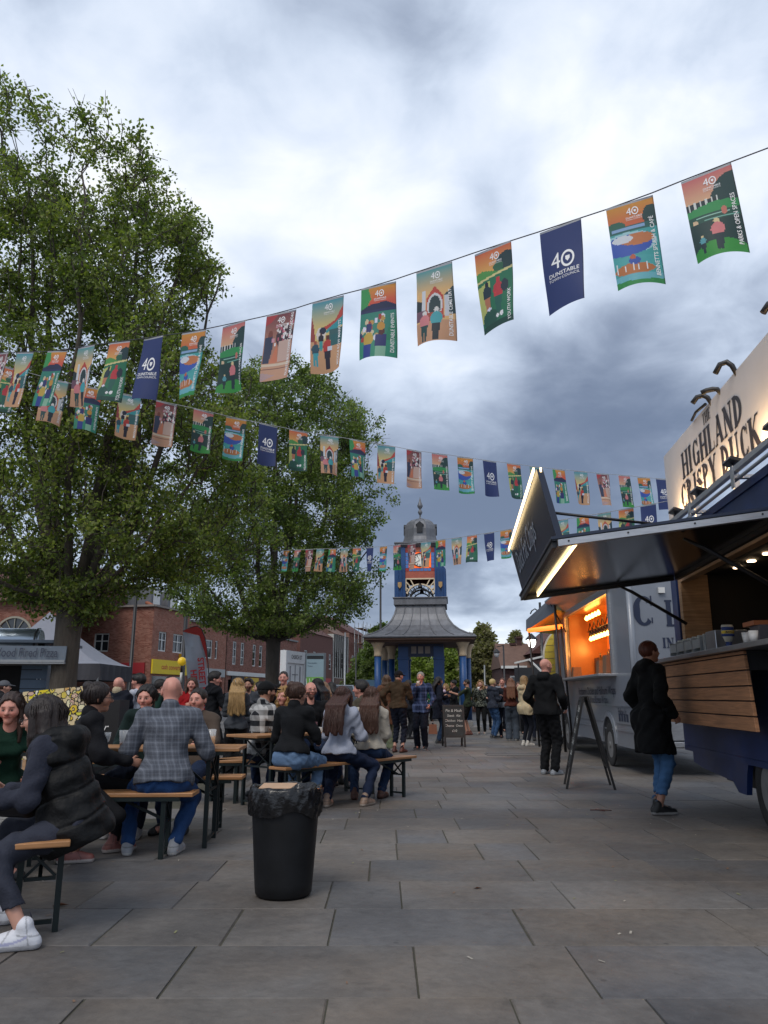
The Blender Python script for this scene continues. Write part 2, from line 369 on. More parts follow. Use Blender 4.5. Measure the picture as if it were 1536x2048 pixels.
tag(color_mesh('paving', sv, sf_, sc_, slab_mat()), kind='structure')
# small setts round the tree bases
sv, sf_, sc_ = [], [], []
y = SETT[2]
while y < SETT[3]:
    x = SETT[0] + rnd.random() * .1
    while x < SETT[1] - .05:
        w = rnd.uniform(.12, .2); b = len(sv); t = .012; z = rnd.uniform(-.003, .002)
        sv += [(x + t, y + t, z), (x + w - t, y + t, z), (x + w - t, y + .11 - t, z), (x + t, y + .11 - t, z), (x + .004, y + .004, -.006), (x + w - .004, y + .004, -.006), (x + w - .004, y + .106, -.006), (x + .004, y + .106, -.006)]
        sf_ += [(b, b + 1, b + 2, b + 3), (b + 4, b + 5, b + 1, b), (b + 5, b + 6, b + 2, b + 1), (b + 6, b + 7, b + 3, b + 2), (b + 7, b + 4, b, b + 3)]
        q = rnd.uniform(.10, .2); sc_ += [(q, q * .95, q * .86, 1)] * 5; x += w
    y += .11
tag(color_mesh('sett_paving', sv, sf_, sc_, mat('sett_stone', rough=.8, attr='tint', var=.2, vscale=12, bump=.3)), kind='structure')
# drain channel cover (dark slot lines at 1010..1060, 1510)
p = gnd(1028, 1511); g = MB(); g.box((p.x - .55, p.y - .03, -.005), (p.x + .55, p.y - .015, .004)); g.box((p.x - .55, p.y + .5, -.005), (p.x + .55, p.y + .515, .004))
for sx in (-.55, .535): g.box((p.x + sx, p.y - .015, -.005), (p.x + sx + .015, p.y + .5, .004))
g.box((p.x - .535, p.y - .015, -.005), (p.x + .535, p.y + .5, .002), 1)
tag(g.build('inspection_cover', [mat('dark_iron', (.03, .03, .032), rough=.5, metal=.6), mat('cover_stone', (.13, .125, .12), rough=.8)]), 'flat rectangular inspection cover set in the paving before the queue', 'inspection cover')
# crumbs of litter
g = MB()
for k in range(100):
    x, y = rnd.uniform(-3.2, 4.5), rnd.uniform(2.9, 9.5); a = rnd.random() * 3.14; l, w = rnd.uniform(.005, .02), rnd.uniform(.003, .007)
    c, s_ = math.cos(a), math.sin(a); pts = [(x + c * u * l - s_ * v * w, y + s_ * u * l + c * v * w, .003 + (.004 if u > 0 else 0)) for u, v in ((-1, -1), (1, -1), (1, 1), (-1, 1))]
    g.face(pts, k % 3)
tag(g.build('litter_crumbs', [mat('crumb_pale', (.34, .31, .26), var=0), mat('crumb_brown', (.16, .09, .05), var=0), mat('crumb_green', (.2, .2, .09), var=0)]), 'tiny crumbs and chips scattered over the paving', 'litter', kind='stuff')
def twig(px, py, label, col='#4a1c12'):
    p = gnd(px, py); g = MB(); g.tube([p + Vector((-.1, .02, .008)), p + Vector((0, 0, .012)), p + Vector((.12, -.01, .008))], .005, 5); g.tube([p + Vector((-.03, .07, .008)), p + Vector((.03, -.08, .01))], .004, 5)
    tag(g.build('fallen_twig', mat('twig_' + col, col, var=.2)), label, 'twig')
twig(1200, 1622, 'crossed reddish brown twig lying on the paving left of the black sneaker')
def leaf(px, py, label, s=.05):
    p = gnd(px, py, .004); g = MB()
    g.faces([p + Vector((-s, 0, 0)), p + Vector((-.2 * s, -.35 * s, .35 * s)), p + Vector((s, 0, .1 * s)), p + Vector((-.1 * s, .5 * s, .2 * s)), p + Vector((0, 0, .0))], [(0, 1, 4), (1, 2, 4), (2, 3, 4), (3, 0, 4)])
    tag(g.build('dry_leaf', mat('dry_leaf', (.12, .045, .02), var=.3)), label, 'leaf')
leaf(121, 1811, 'curled brown leaf on the paving beside the near bench legs')
leaf(956, 1777, 'small reddish leaf on the paving right of the black bin', .03)

# ---------------------------------------------------------------- trees
bark = mat('bark', (.07, .058, .046), rough=.95, var=.35, vscale=5, bump=1.0, bscale=16, stretch=(3, 3, .5))
bark2 = mat('dark_bark', (.05, .042, .036), rough=.95, var=.3, vscale=5, bump=.8, bscale=12, stretch=(2, 2, .5))
def leafmat(name, a, b):
    m = bpy.data.materials.new(name); m.use_nodes = True; nt = m.node_tree; nt.nodes.clear()
    out = N(nt, 'ShaderNodeOutputMaterial'); p = N(nt, 'ShaderNodeBsdfPrincipled'); p.inputs['Roughness'].default_value = .45; p.inputs['Specular IOR Level'].default_value = .35
    at = N(nt, 'ShaderNodeVertexColor', layer_name='tint'); nt.links.new(at.outputs[0], p.inputs['Base Color'])
    tr = N(nt, 'ShaderNodeBsdfTranslucent'); hs = N(nt, 'ShaderNodeMixRGB', blend_type='MULTIPLY'); hs.inputs[0].default_value = 1; hs.inputs[2].default_value = (1.5, 1.7, .7, 1)
    nt.links.new(at.outputs[0], hs.inputs[1]); nt.links.new(hs.outputs[0], tr.inputs[0])
    mx = N(nt, 'ShaderNodeMixShader'); mx.inputs[0].default_value = .42; nt.links.new(p.outputs[0], mx.inputs[1]); nt.links.new(tr.outputs[0], mx.inputs[2]); nt.links.new(mx.outputs[0], out.inputs[0])
    return m
leafM = leafmat('foliage', 0, 0)
def leaf_cloud(name, centers, nper, spread, size, cols, parent, rng, droop=.3, flat=.75):
    """many small folded leaves round the given centres"""
    n = len(centers); cen = np.repeat(np.array(centers, np.float32), nper, axis=0); M_ = len(cen)
    off = rng.normal(size=(M_, 3)); off /= np.linalg.norm(off, axis=1)[:, None] + 1e-6; off *= (rng.random((M_, 1)) ** .6) * spread; off[:, 2] *= flat
    pos = cen + off
    d = rng.normal(size=(M_, 3)); d[:, 2] -= droop; d += off / spread * .8; d /= np.linalg.norm(d, axis=1)[:, None]
    q = rng.normal(size=(M_, 3)); s = np.cross(d, q); s /= np.linalg.norm(s, axis=1)[:, None] + 1e-6; nn = np.cross(s, d)
    L = size * rng.uniform(.65, 1.35, (M_, 1)); W = L * .36
    v = np.stack([pos, pos + d * L * .45 + s * W + nn * W * .35, pos + d * L, pos + d * L * .45 - s * W + nn * W * .35], axis=1).reshape(-1, 3)
    idx = np.arange(M_)[:, None] * 4; f = np.concatenate([idx + [0, 1, 2], idx + [0, 2, 3]], axis=1).reshape(-1, 3)
    me = bpy.data.meshes.new(name); me.vertices.add(len(v)); me.vertices.foreach_set('co', v.astype(np.float32).ravel())
    me.loops.add(f.size); me.loops.foreach_set('vertex_index', f.astype(np.int32).ravel()); me.polygons.add(len(f)); me.polygons.foreach_set('loop_start', np.arange(0, f.size, 3, dtype=np.int32)); me.polygons.foreach_set('loop_total', np.full(len(f), 3, dtype=np.int32)); me.update(calc_edges=True)
    cols = np.array(cols); ctint = rng.random((n, 1)); ctint = np.repeat(ctint, nper, axis=0)
    k = rng.random((M_, 1)) * .5 + ctint * .5; i0 = np.clip((k * (len(cols) - 1)).astype(int)[:, 0], 0, len(cols) - 2); fr = k * (len(cols) - 1) - i0[:, None]
    c = cols[i0] * (1 - fr) + cols[i0 + 1] * fr; c *= rng.uniform(.75, 1.25, (M_, 1)); c = np.concatenate([c, np.ones((M_, 1))], axis=1)
    a = me.color_attributes.new('tint', 'FLOAT_COLOR', 'CORNER'); a.data.foreach_set('color', np.repeat(c, 6, axis=0).astype(np.float32).ravel())
    me.materials.append(leafM); return link_obj(name, me, parent)
def env_r(env, z):
    for (z0, r0), (z1, r1) in zip(env, env[1:]):
        if z0 <= z <= z1: return r0 + (r1 - r0) * (z - z0) / (z1 - z0)
    return 0
def grow_tree(name, label, base, trunk_r, fork, limbs, env, seed, ncl, nper, spread, lsize, cols, bm=bark, group=None, lumps=.22, hole=.46, loc_cat='tree', ztop=None, ymin=None, S=1.):
    env = [(a * S, b * S) for a, b in env]; limbs = [(a * S, b * S, c * S, d * S) for a, b, c, d in limbs]; fork = tuple(a * S for a in fork)
    rg = random.Random(seed); rng = np.random.default_rng(seed); base = Vector(base)
    root = thing(name, label, loc_cat, base, group=group); mb = MB(); skel = []
    def add(pts, r0, r1, n=7):
        k = len(pts); mb.tube(pts, [r0 + (r1 - r0) * (i / (k - 1)) for i in range(k)], n)
        for i, p in enumerate(pts): skel.append((p, r0 + (r1 - r0) * i / (k - 1)))
    fk = base + Vector(fork)
    tr = [base + Vector((0, 0, -.05)), base + Vector((0, 0, .12)), base + Vector(fork) * .35 + Vector((.02, 0, 0)), base + Vector(fork) * .7, fk]
    mb.tube(tr, [trunk_r * 1.35, trunk_r * 1.12, trunk_r * .98, trunk_r * .95, trunk_r * 1.02], 14)
    for (dx, dy, dz, r0) in limbs:
        e = base + Vector((dx, dy, dz)); pts = []; k = 14
        st = fk + Vector((dx * .04, dy * .04, -.1)); hv = Vector((e.x - st.x, e.y - st.y, 0))
        for i in range(k + 1):
            t = i / k; z = st.z + (e.z - st.z) * t
            w = Vector((rg.uniform(-.09, .09), rg.uniform(-.09, .09), 0)) * min(1, t * 3)
            pts.append(Vector((st.x, st.y, z)) + hv * (t ** .62) + w)
        add(pts, r0, .018)
    # cluster centres through the envelope
    cl = []; z0, z1 = env[0][0], env[-1][0]; tries = 0
    ph = [rg.uniform(0, 6.28) for _ in range(8)]
    while len(cl) < ncl and tries < ncl * 60:
        tries += 1
        z = rg.uniform(z0, z1); a = rg.uniform(0, 2 * math.pi); er = env_r(env, z)
        er *= 1 + lumps * (math.sin(3 * a + ph[0] + z * .9) * .45 + math.sin(2 * a + ph[1] - z * 1.7) * .35 + math.sin(5 * a + z * 2.6 + ph[2]) * .4)
        if rg.random() > (er / 4.2) ** 1.2: continue
        rr = er * (rg.random() ** .48); p = Vector((base.x + rr * math.cos(a), base.y + rr * math.sin(a), base.z + z))
        if ztop and z > ztop(p.x): continue
        if ymin and p.y < ymin + .5 * math.sin(p.x * 2 + p.z): continue
        nz = math.sin(p.x * 1.9 + ph[3]) * math.sin(p.z * 1.6 + ph[4]) + math.sin(p.y * 1.8 + ph[5]) * math.sin(p.z * 2.3 + p.x * 1.1 + ph[6])
        if nz * .5 + .5 < hole - .08 * rg.random() and rg.random() < .8: continue
        cl.append(p)
    cl.sort(key=lambda p: (Vector((p.x - base.x, p.y - base.y, 0)).length))
    kd = kdtree.KDTree(len(skel) + len(cl) * 6); pend = []
    def rebuild():
        k = kdtree.KDTree(len(skel))
        for i, (p, r) in enumerate(skel): k.insert(p, i)
        k.balance(); return k
    kd = rebuild(); since = 0; leaves = []
    for ci, p in enumerate(cl):
        if since > 50: kd = rebuild(); since = 0
        since += 1; h = Vector((p.x - base.x, p.y - base.y, 0)).length
        q = p - Vector((0, 0, .35 * min(1.6, h * .5)))
        co, idx, dist = kd.find(q); r0 = min(skel[idx][1] * .7, .012 + dist * .018); st = skel[idx][0]
        mid = (st + p) / 2 + Vector((rg.uniform(-.12, .12), rg.uniform(-.12, .12), -.08 * dist)) ; pts = [st, st.lerp(mid, .55) + Vector((0, 0, -.02)), mid, mid.lerp(p, .6) + Vector((0, 0, .02)), p]
        k = len(pts); mb.tube(pts, [max(r0, .012) * (1 - .7 * i / (k - 1)) + .003 for i in range(k)], 4, cap=False)
        for i, s_ in enumerate(pts[1:]): skel.append((s_, max(.008, r0 * (1 - .7 * (i + 1) / k))))
        leaves.append(p)
        if rg.random() < .55: leaves.append(mid.lerp(p, .55))
        for _ in range(3):  # fine twigs
            e = p + Vector((rg.gauss(0, 1), rg.gauss(0, 1), rg.gauss(.2, .8))) * spread * .6; mb.tube([p.lerp(mid, .2), e], [.010, .004], 3, cap=False)
    mb.build('trunk', bm, root)
    leaf_cloud('crown', leaves, nper, spread, lsize, cols, root, rng)
    return root
GREEN = [(.040, .062, .017), (.080, .118, .027), (.138, .182, .042), (.24, .28, .07), (.17, .165, .075)]
env1 = [(2.5, .5), (3.1, 1.3), (3.5, 2.5), (4.2, 3.3), (5.0, 3.5), (7.0, 3.2), (8.5, 2.8), (10, 2.6), (11.3, 2.5), (12.3, 2.6), (13.2, 2.6), (14.9, 2.6)]
b1 = Vector((-6.76, 16.5, 0))
grow_tree('street_tree', 'tallest leafy street tree with a thick trunk behind the doodle board', b1, .275, (0.05, 0, 3.0),
          [(-1.9, .2, 12.8, .12), (-1.0, -.5, 11.8, .11), (.8, .3, 12.4, .13), (1.9, -.3, 11.2, .10), (2.5, .4, 10.3, .085), (-2.2, .3, 12.0, .09), (-2.9, -.5, 8.5, .075), (.4, 2.0, 12.0, .09), (.3, -2.0, 11.0, .09), (3.0, -.6, 6.4, .06), (-3.2, .4, 5.4, .06), (2.2, -1.6, 4.2, .045), (-2.6, -1.4, 4.0, .045)],
          env1, 5, 2350, 34, .31, .085, GREEN, hole=.50, lumps=.28, ztop=lambda x: 1.1 * max(13.5 - .85 * (x / 1.1 + 8.0) ** 2, 12.7 - .50 * (x / 1.1 + 5.75) ** 2), ymin=14.1, S=1.1)
env2 = [(2.7, .8), (3.1, 2.4), (3.7, 3.1), (4.6, 3.35), (6, 3.2), (7.5, 3.25), (9, 3.3), (10, 2.8), (10.9, 2.1), (11.5, 1.3), (12.0, .4)]
grow_tree('street_tree', 'second street tree with a dark trunk between the bunting lines and the clock tower', (-4.72, 33, 0), .30, (.02, 0, 2.6),
          [(-.2, .2, 11.6, .12), (.9, -.3, 11.0, .10), (-1.2, .3, 10.6, .10), (2.1, .3, 9.4, .09), (-2.4, -.3, 8.8, .08), (.3, 1.6, 10, .08), (.2, -1.8, 9.4, .08), (3.2, -.2, 5.8, .06), (-3.1, .3, 5.6, .06), (2.4, -1.2, 3.9, .045), (-2.4, -1, 4.0, .045)],
          env2, 9, 2000, 36, .40, .115, [(c[0] * .88, c[1] * .94, c[2]) for c in GREEN], bm=bark2, hole=.48, lumps=.26, S=1.37, ymin=29.9)
# trees beyond the clock tower
def far_tree(px0, px1, pytop, Y, label, seed, cols, n=420, trunk=True, dens=46, ls=.26, zlow=.12):
    cx = (px0 + px1) / 2; top = atY(cx, pytop, Y); L = atY(px0, 1393, Y); Rr = atY(px1, 1393, Y); r = (Rr.x - L.x) / 2; h = top.z
    env = [(h * zlow, r * .45), (h * .25, r * .85), (h * .45, r), (h * .7, r * .85), (h * .88, r * .5), (h, r * .1)]
    grow_tree('background_tree', label, ((L.x + Rr.x) / 2, Y, 0), .028 * h, (0, 0, h * .2), [(r * .3, 0, h * .85, .1), (-r * .35, .3, h * .8, .1), (r * .7, .2, h * .55, .08), (-r * .7, 0, h * .55, .08), (0, r * .5, h * .7, .08)], env, seed, n, dens, r * .17 + .12, ls, cols, bm=bark2, group='trees beyond the clock tower', lumps=.2, hole=.36)
OL = [(.10, .10, .05), (.16, .155, .075), (.21, .20, .10), (.25, .23, .12)]
YG = [(.09, .13, .025), (.15, .20, .04), (.21, .27, .06), (.26, .31, .09)]
DG = [(.045, .07, .02), (.075, .11, .03), (.11, .15, .04), (.14, .18, .055)]
far_tree(725, 800, 1246, 70, 'dark green tree rising left of the clock tower roof', 21, DG, n=380)
far_tree(690, 775, 1300, 80, 'low bushy tree beyond the parked cars left of the tower', 22, DG, n=320)
far_tree(800, 870, 1296, 62, 'yellow green tree seen between the blue tower piers', 23, YG, n=320)
far_tree(865, 935, 1290, 66, 'bright green tree seen between the right hand tower columns', 24, YG, n=320)
far_tree(925, 1012, 1252, 58, 'tall olive willow with airy top right of the clock tower', 25, OL, n=420)
far_tree(1012, 1060, 1262, 75, 'smaller olive tree behind the chimneys of the brown roofed house', 26, OL, n=260)
far_tree(960, 1030, 1310, 72, 'green shrubby tree low behind the twin lamp post', 27, DG, n=240)
far_tree(760, 830, 1300, 92, 'distant leafy tree down the street behind the tower', 28, YG, n=220, ls=.34)

# ---------------------------------------------------------------- street buildings on the left
glassD = mat('window_glass', (.02, .025, .03), rough=.08, var=0, spec=.8)
whiteP = mat('white_paint', (.62, .62, .60), rough=.5, var=.06)
slate = mat('grey_lead_cladding', (.12, .125, .14), rough=.6, var=.12)
fu = Vector((.24, 1, 0)).normalized(); fn_ = Vector((1, -.24, 0)).normalized()   # facade line runs up the street; normal faces the square
K = Vector((-16.4, 55, 0))
brickA = mat('red_brick', (.31, .125, .085), rough=.9, var=.18, vscale=1.5, fn=brick_fn(tuple(fu), '#84432f', '#8d7a6c'))
brickA2 = mat('red_brick_side', (.29, .12, .085), rough=.9, var=.18, vscale=1.5, fn=brick_fn((1, 0, 0), '#6e3324', '#7d6a5c'))
brickB = mat('brown_brick', (.28, .11, .08), rough=.9, var=.18, vscale=1.5, fn=brick_fn(tuple(fu), '#643022', '#75655a'))
tileR = mat('brown_roof_tile', (.11, .045, .035), rough=.85, var=.22, vscale=4, fn=brick_fn(tuple(fu), '#4a261f', '#2a1815', .3, .12))
tileG = mat('plain_roof_tile', (.13, .075, .055), rough=.85, var=.22, vscale=3)
def win(root, O, ud, nd, h, panes=(2, 2), depth=.1, frame=whiteP, fw=.09):
    """casement in an opening h=(u0,u1,z0,z1): frame (mesh) > pane"""
    O, ud, nd = Vector(O), Vector(ud), Vector(nd); u0, u1, z0, z1 = h; up = Vector((0, 0, 1)); mb = MB()
    g = lambda u, z, k: O + ud * u + up * z - nd * k
    def bar(a, b, c, d):
        mb.hexa([g(a, c, depth - .01), g(b, c, depth - .01), g(b, d, depth - .01), g(a, d, depth - .01), g(a, c, depth - .06), g(b, c, depth - .06), g(b, d, depth - .06), g(a, d, depth - .06)])
    e = .003
    bar(u0 + e, u0 + fw, z0 + e, z1 - e); bar(u1 - fw, u1 - e, z0 + e, z1 - e); bar(u0 + fw, u1 - fw, z0 + e, z0 + fw); bar(u0 + fw, u1 - fw, z1 - fw, z1 - e)
    nx, nz = panes
    for i in range(1, nx): u = u0 + (u1 - u0) * i / nx; bar(u - fw * .45, u + fw * .45, z0 + fw, z1 - fw)
    for j in range(1, nz):
        z = z0 + (z1 - z0) * (j / nz if nz != 2 else .58)
        for i in range(nx):
            a = u0 + (u1 - u0) * i / nx + fw * (1 if i == 0 else .45); b = u0 + (u1 - u0) * (i + 1) / nx - fw * (1 if i == nx - 1 else .45); bar(a, b, z - fw * .35, z + fw * .35)
    f = mb.build('window', frame, root)
    q = MB(); q.face([g(u0 + .01, z0 + .01, depth), g(u1 - .01, z0 + .01, depth), g(u1 - .01, z1 - .01, depth), g(u0 + .01, z1 - .01, depth)]); q.build('pane', glassD, f); return f
upv = Vector((0, 0, 1))
def sign(root, O, ud, nd, u0, u1, z0, z1, m, texts=(), th=.12, name='fascia'):
    mb = MB(); O, ud, nd = Vector(O), Vector(ud), Vector(nd); g = lambda u, z, k: O + ud * u + upv * z + nd * k
    mb.hexa([g(u0, z0, 0.003), g(u1, z0, 0.003), g(u1, z1, 0.003), g(u0, z1, 0.003), g(u0, z0, th), g(u1, z0, th), g(u1, z1, th), g(u0, z1, th)])
    s = mb.build(name, m, root)
    for (t, uc, zc, size, mm, bold, sx) in texts:
        tb = MB(); add_text(tb, t, g(uc, zc, th), ud, upv, size, bold=bold, sx=sx); tb.build('lettering', mm, s)
    return s
letR = mat('red_lettering', (.5, .03, .03), var=0); letW = mat('white_lettering', (.8, .8, .8), var=0); letK = mat('black_lettering', (.015, .015, .02), var=0)
# building A: corner block with parapet, mansard, skylights and dormers
A = thing('brick_shop_building', 'red brick corner building with roof windows, dormers and a yellow shop sign', 'building', K)
lu = Vector((-1, .22, 0)).normalized(); ln = Vector((-.22, -1, 0)).normalized(); ZP = 7.5
holes = [(6.9, 8.1, 4.4, 5.9), (8.6, 9.9, 4.4, 5.9), (3.4, 4.6, 4.3, 5.6), (14, 15.4, 4.4, 5.9), (18, 19.4, 4.4, 5.9)]
wl_ = MB(); wl_.wallgrid(K, lu, [0, 32], [0, ZP], holes, .2, ln); wl_.build('wall', brickA2, A)
for h in holes: win(A, K, lu, ln, h, depth=.14)
cop = MB(); cop.beam(K + upv * ZP - lu * .1, K + lu * 32 + upv * ZP, .4, .14); cop.beam(K + upv * ZP - fu * .1, K + fu * 5.6 + upv * ZP, .4, .14); cop.build('coping', mat('stone_coping', (.22, .19, .17), rough=.8), A)
holesF = [(.9, 2.05, 4.35, 5.75), (3.0, 4.6, 4.35, 5.75)]
w2 = MB(); w2.wallgrid(K, fu, [0, 5.4], [0, ZP], holesF + [(.3, 5.2, .2, 2.6)], .2, fn_); w2.build('wall', brickA, A)
for h in holesF: win(A, K, fu, fn_, h, panes=(2, 2), depth=.14)
sign(A, K, fu, fn_, .1, 5.3, 2.75, 3.75, mat('yellow_sign', (.72, .52, .015), rough=.5, var=.04), [('cash converters', 3.0, 3.25, .52, letR, .012, 1.0)])
sign(A, K, fu, fn_, 4.0, 5.2, 3.9, 4.3, mat('orange_sign', (.6, .32, .01), rough=.5, var=.04), [], name='hanging_sign', th=.5)
shop = MB(); shop.hexa([K + fu * a + fn_ * c + upv * z for c in (-.15, -.1) for a, z in ((.3, .2), (5.2, .2), (5.2, 2.6), (.3, 2.6))]); shop.build('shop_window', glassD, A)
sign(A, K, lu, ln, .4, 5.5, 2.75, 3.5, mat('dark_red_sign', (.3, .02, .025), rough=.5, var=.04), [('Fashion', 1.6, 3.1, .45, letW, .01, 1.0)])
r = MB(); ri = 1.6
a0 = K - fn_ * ri + lu * 1.1 + upv * 7.45; b0 = K + lu * 32 - ln * ri + upv * 7.45; top = 9.7
c0 = K - fn_ * 3.6 + lu * 1.6 - ln * 3.2 + upv * top; d0 = K + lu * 32 - ln * 5 + upv * top
e0 = K + fu * 40 - fn_ * ri + upv * 7.45; f0 = K + fu * 40 - fn_ * 4.5 + upv * top
KI = K + lu * .6 - ln * .8 + upv * 7.45
r.face([KI, b0, d0, c0]); r.face([K + fu * 5.5 - fn_ * .6 + upv * 7.45, KI, c0, K + fu * 5.5 - fn_ * 3.6 + upv * top]); r.face([c0, d0, K + lu * 32 + fu * 20 + upv * top, K + fu * 5.5 - fn_ * 3.6 + upv * top])
roofA = r.build('roof', tileR, A)
hp = MB(); hp.tube([KI + upv * .1, c0 + upv * .1], .16, 8); hp.build('ridge', mat('orange_ridge_tile', (.32, .11, .06), rough=.8, var=.2), roofA)
def on_slope(u, t):  # point on the left facing roof slope
    a = K + lu * u - ln * .8 + upv * 7.45; b = K + lu * u - ln * 3.9 + upv * top; return a.lerp(b, t)
sn = (on_slope(5, 1) - on_slope(5, 0)).cross(lu).normalized(); sn = sn if sn.z > 0 else -sn
for u in (3.6, 6.4):
    s_ = MB(); q = [on_slope(u, .2), on_slope(u + 1.7, .2), on_slope(u + 1.7, .72), on_slope(u, .72)]; s_.prism([p + sn * .02 for p in q], sn * .14); sk = s_.build('skylight', slate, roofA)
    s2 = MB(); c_ = sum(q, Vector()) / 4; s2.face([(p.lerp(c_, .12)) + sn * .17 for p in q]); s2.build('pane', mat('sky_glass', (.35, .4, .45), rough=.05, var=0, metal=.6), sk)
for u in (1.0, 3.5):
    d = MB(); O = K + fu * u - fn_ * .9; d.hexa([O + upv * 7.4 + fu * a + fn_ * b + upv * c for c in (0, 1.6) for a, b in ((0, -2), (1.5, -2), (1.5, 0), (0, 0))]); dm = d.build('dormer', slate, roofA)
    sign(dm, O, fu, fn_, .3, 1.2, 7.65, 8.8, whiteP, name='window', th=.05)
# building B: long two storey brick range
def range_building(name, label, u0, u1, zp, m, wins, signs, panes=(1, 3), roofm=None, extra=None, frame=whiteP):
    O = K + fu * u0; B = thing(name, label, 'building', O); L = u1 - u0
    w = MB(); w.wallgrid(O, fu, [0, L], [0, zp], wins + [(.5, L - .5, .15, 2.6)], .18, fn_); w.face([O, O - fn_ * 8, O - fn_ * 8 + upv * zp, O + upv * zp]); w.build('wall', m, B)
    for h in wins: win(B, O, fu, fn_, h, panes=panes, depth=.12, frame=frame)
    q = MB(); q.hexa([O + fu * a - fn_ * c + upv * z for c in (.14, .2) for a, z in ((.5, .15), (L - .5, .15), (L - .5, 2.6), (.5, 2.6))]); q.build('shop_window', glassD, B)
    for s_ in signs: sign(B, O, fu, fn_, *s_)
    r = MB()
    if roofm: r.prism([O + upv * (zp + .02) + fn_ * .15, O + upv * (zp + 2.6) - fn_ * 4, O + upv * (zp + .02) - fn_ * 8], fu * L)
    else: r.beam(O + upv * (zp + .05) - fn_ * 4, O + fu * L + upv * (zp + .05) - fn_ * 4, 8.3, .16)
    r.build('roof', roofm or mat('flat_roof', (.2, .2, .2), rough=.8), B); return B
range_building('brick_shop_building', 'brick range with small white casements beside the yellow shop', 5.7, 12.2, 6.9, brickA, [(1.2, 1.7, 4.2, 5.7), (2.4, 3.9, 4.2, 5.7), (4.4, 4.9, 4.2, 5.7)], [(.1, 6.3, 2.75, 3.4, mat('grey_sign', (.35, .36, .36), rough=.5))], panes=(1, 2))
range_building('brick_shop_building', 'brick range with tall slit windows over a white framed shopfront', 12.4, 30, 6.9, brickB, [(a, a + .8, 3.9, 5.9) for a in (1.2, 2.9, 5.6, 7.2, 9.6, 11.2, 13.5, 15.2)],
               [(.1, 17, 2.95, 3.3, whiteP), (1.0, 3.6, 1.7, 2.9, mat('black_sign', (.02, .02, .022)), [('HAIR', 2.2, 2.3, .7, letW, .01, 1.)]), (4.0, 7.0, .9, 2.85, mat('ochre_sign', (.62, .42, .05)), [('TO LET', 5.4, 2.3, .5, letK, .01, 1.), ('shop', 5.4, 1.5, .5, letK, .01, 1.)])], panes=(1, 3))
range_building('town_house', 'dark brick house with a red hanging sign behind the map totem', 31, 43, 8.2, mat('umber_brick', (.12, .05, .04), rough=.9, var=.2), [(a, a + 1.0, 4.4, 6.2) for a in (1.5, 4.5, 8, 10.5)], [(1, 11, 2.7, 3.3, mat('red_sign', (.35, .03, .03)), [('SALE', 6, 3.0, .5, letW, .01, 1.)])], roofm=tileR)
range_building('town_house', 'white rendered house with dark timber stripes down the street', 43.3, 50, 8.8, mat('pale_render', (.42, .41, .38), rough=.8, var=.12), [(a, a + 1.1, 4.6, 6.6) for a in (1.0, 3.4)], [(.5, 6, 2.7, 3.4, mat('brown_sign', (.1, .05, .03)))] + [(.3 + k * .9, .5 + k * .9, 3.5, 8.7, mat('timber_black', (.03, .025, .02))) for k in range(7)], roofm=tileG)
Bs = range_building('brick_house', 'red brick house wrapped in scaffolding at the street end', 50.3, 60, 9.5, brickB, [(a, a + 1.1, 4.6, 6.6) for a in (1.4, 4.4, 7.4)], [(.5, 9, 2.7, 3.3, mat('brown_sign', (.1, .05, .03)))], roofm=tileR)
steel = mat('galvanised_tube', (.22, .23, .24), rough=.45, metal=.7); boardW = mat('scaffold_board', (.25, .17, .10), rough=.9)
SC = thing('scaffolding', 'grid of steel scaffolding tubes in front of the end house', 'scaffolding', K + fu * 50.5 + fn_ * 1.0); s_ = MB(); bb = MB()
for i in range(6):
    for k in (.7, 1.9): p = K + fu * (50.5 + i * 1.9) + fn_ * k; s_.tube([p, p + upv * 11], .05, 5)
for z in (2.2, 4.2, 6.2, 8.2, 10.2):
    for k in (.7, 1.9): p = K + fu * 50.2 + fn_ * k + upv * z; s_.tube([p, p + fu * 10], .045, 5)
    bb.beam(K + fu * 50.3 + fn_ * 1.3 + upv * (z - .12), K + fu * 60 + fn_ * 1.3 + upv * (z - .12), 1.0, .05)
s_.build('tubes', steel, SC); bb.build('decks', boardW, SC)
# far left gable with arched window, seen over the pizza stall
L0 = K + lu * 32.3
Gb = thing('brick_hall', 'older brick hall with a big arched fanlight far left behind the gazebo', 'building', (-31, 50, 0))
w = MB(); w.wallgrid((-42, 50, 0), (1, 0, 0), [0, 22.5], [0, 7.2], [], .2, (0, -1, 0)); w.build('wall', brickA2, Gb)
arc = MB()
for i in range(16):
    a, b = math.pi * i / 16, math.pi * (i + 1) / 16; c_ = Vector((-23.8, 49.9, 5.0))
    f_ = lambda t, r: c_ + Vector((r * math.cos(t), 0, r * math.sin(t)))
    arc.prism([f_(a, 1.1), f_(b, 1.1), f_(b, 1.22), f_(a, 1.22)], (0, -.1, 0))
for t in (.5, 1.05, 1.57, 2.1, 2.6): arc.beam(Vector((-23.8, 49.85, 5)), Vector((-23.8 + 1.1 * math.cos(t), 49.85, 5 + 1.1 * math.sin(t))), .04)
aw = arc.build('window', mat('old_cream_frame', (.3, .28, .22)), Gb)
q = MB(); q.prism([Vector((-23.8 + 1.1 * math.cos(math.pi * i / 16), 49.97, 5 + 1.1 * math.sin(math.pi * i / 16))) for i in range(17)], (0, -.04, 0)); q.build('pane', glassD, aw)
r = MB(); r.prism([(-42, 49.5, 7.2), (-42, 55, 10.2), (-42, 60, 7.2)], (22.5, 0, 0)); r.build('roof', tileR, Gb)

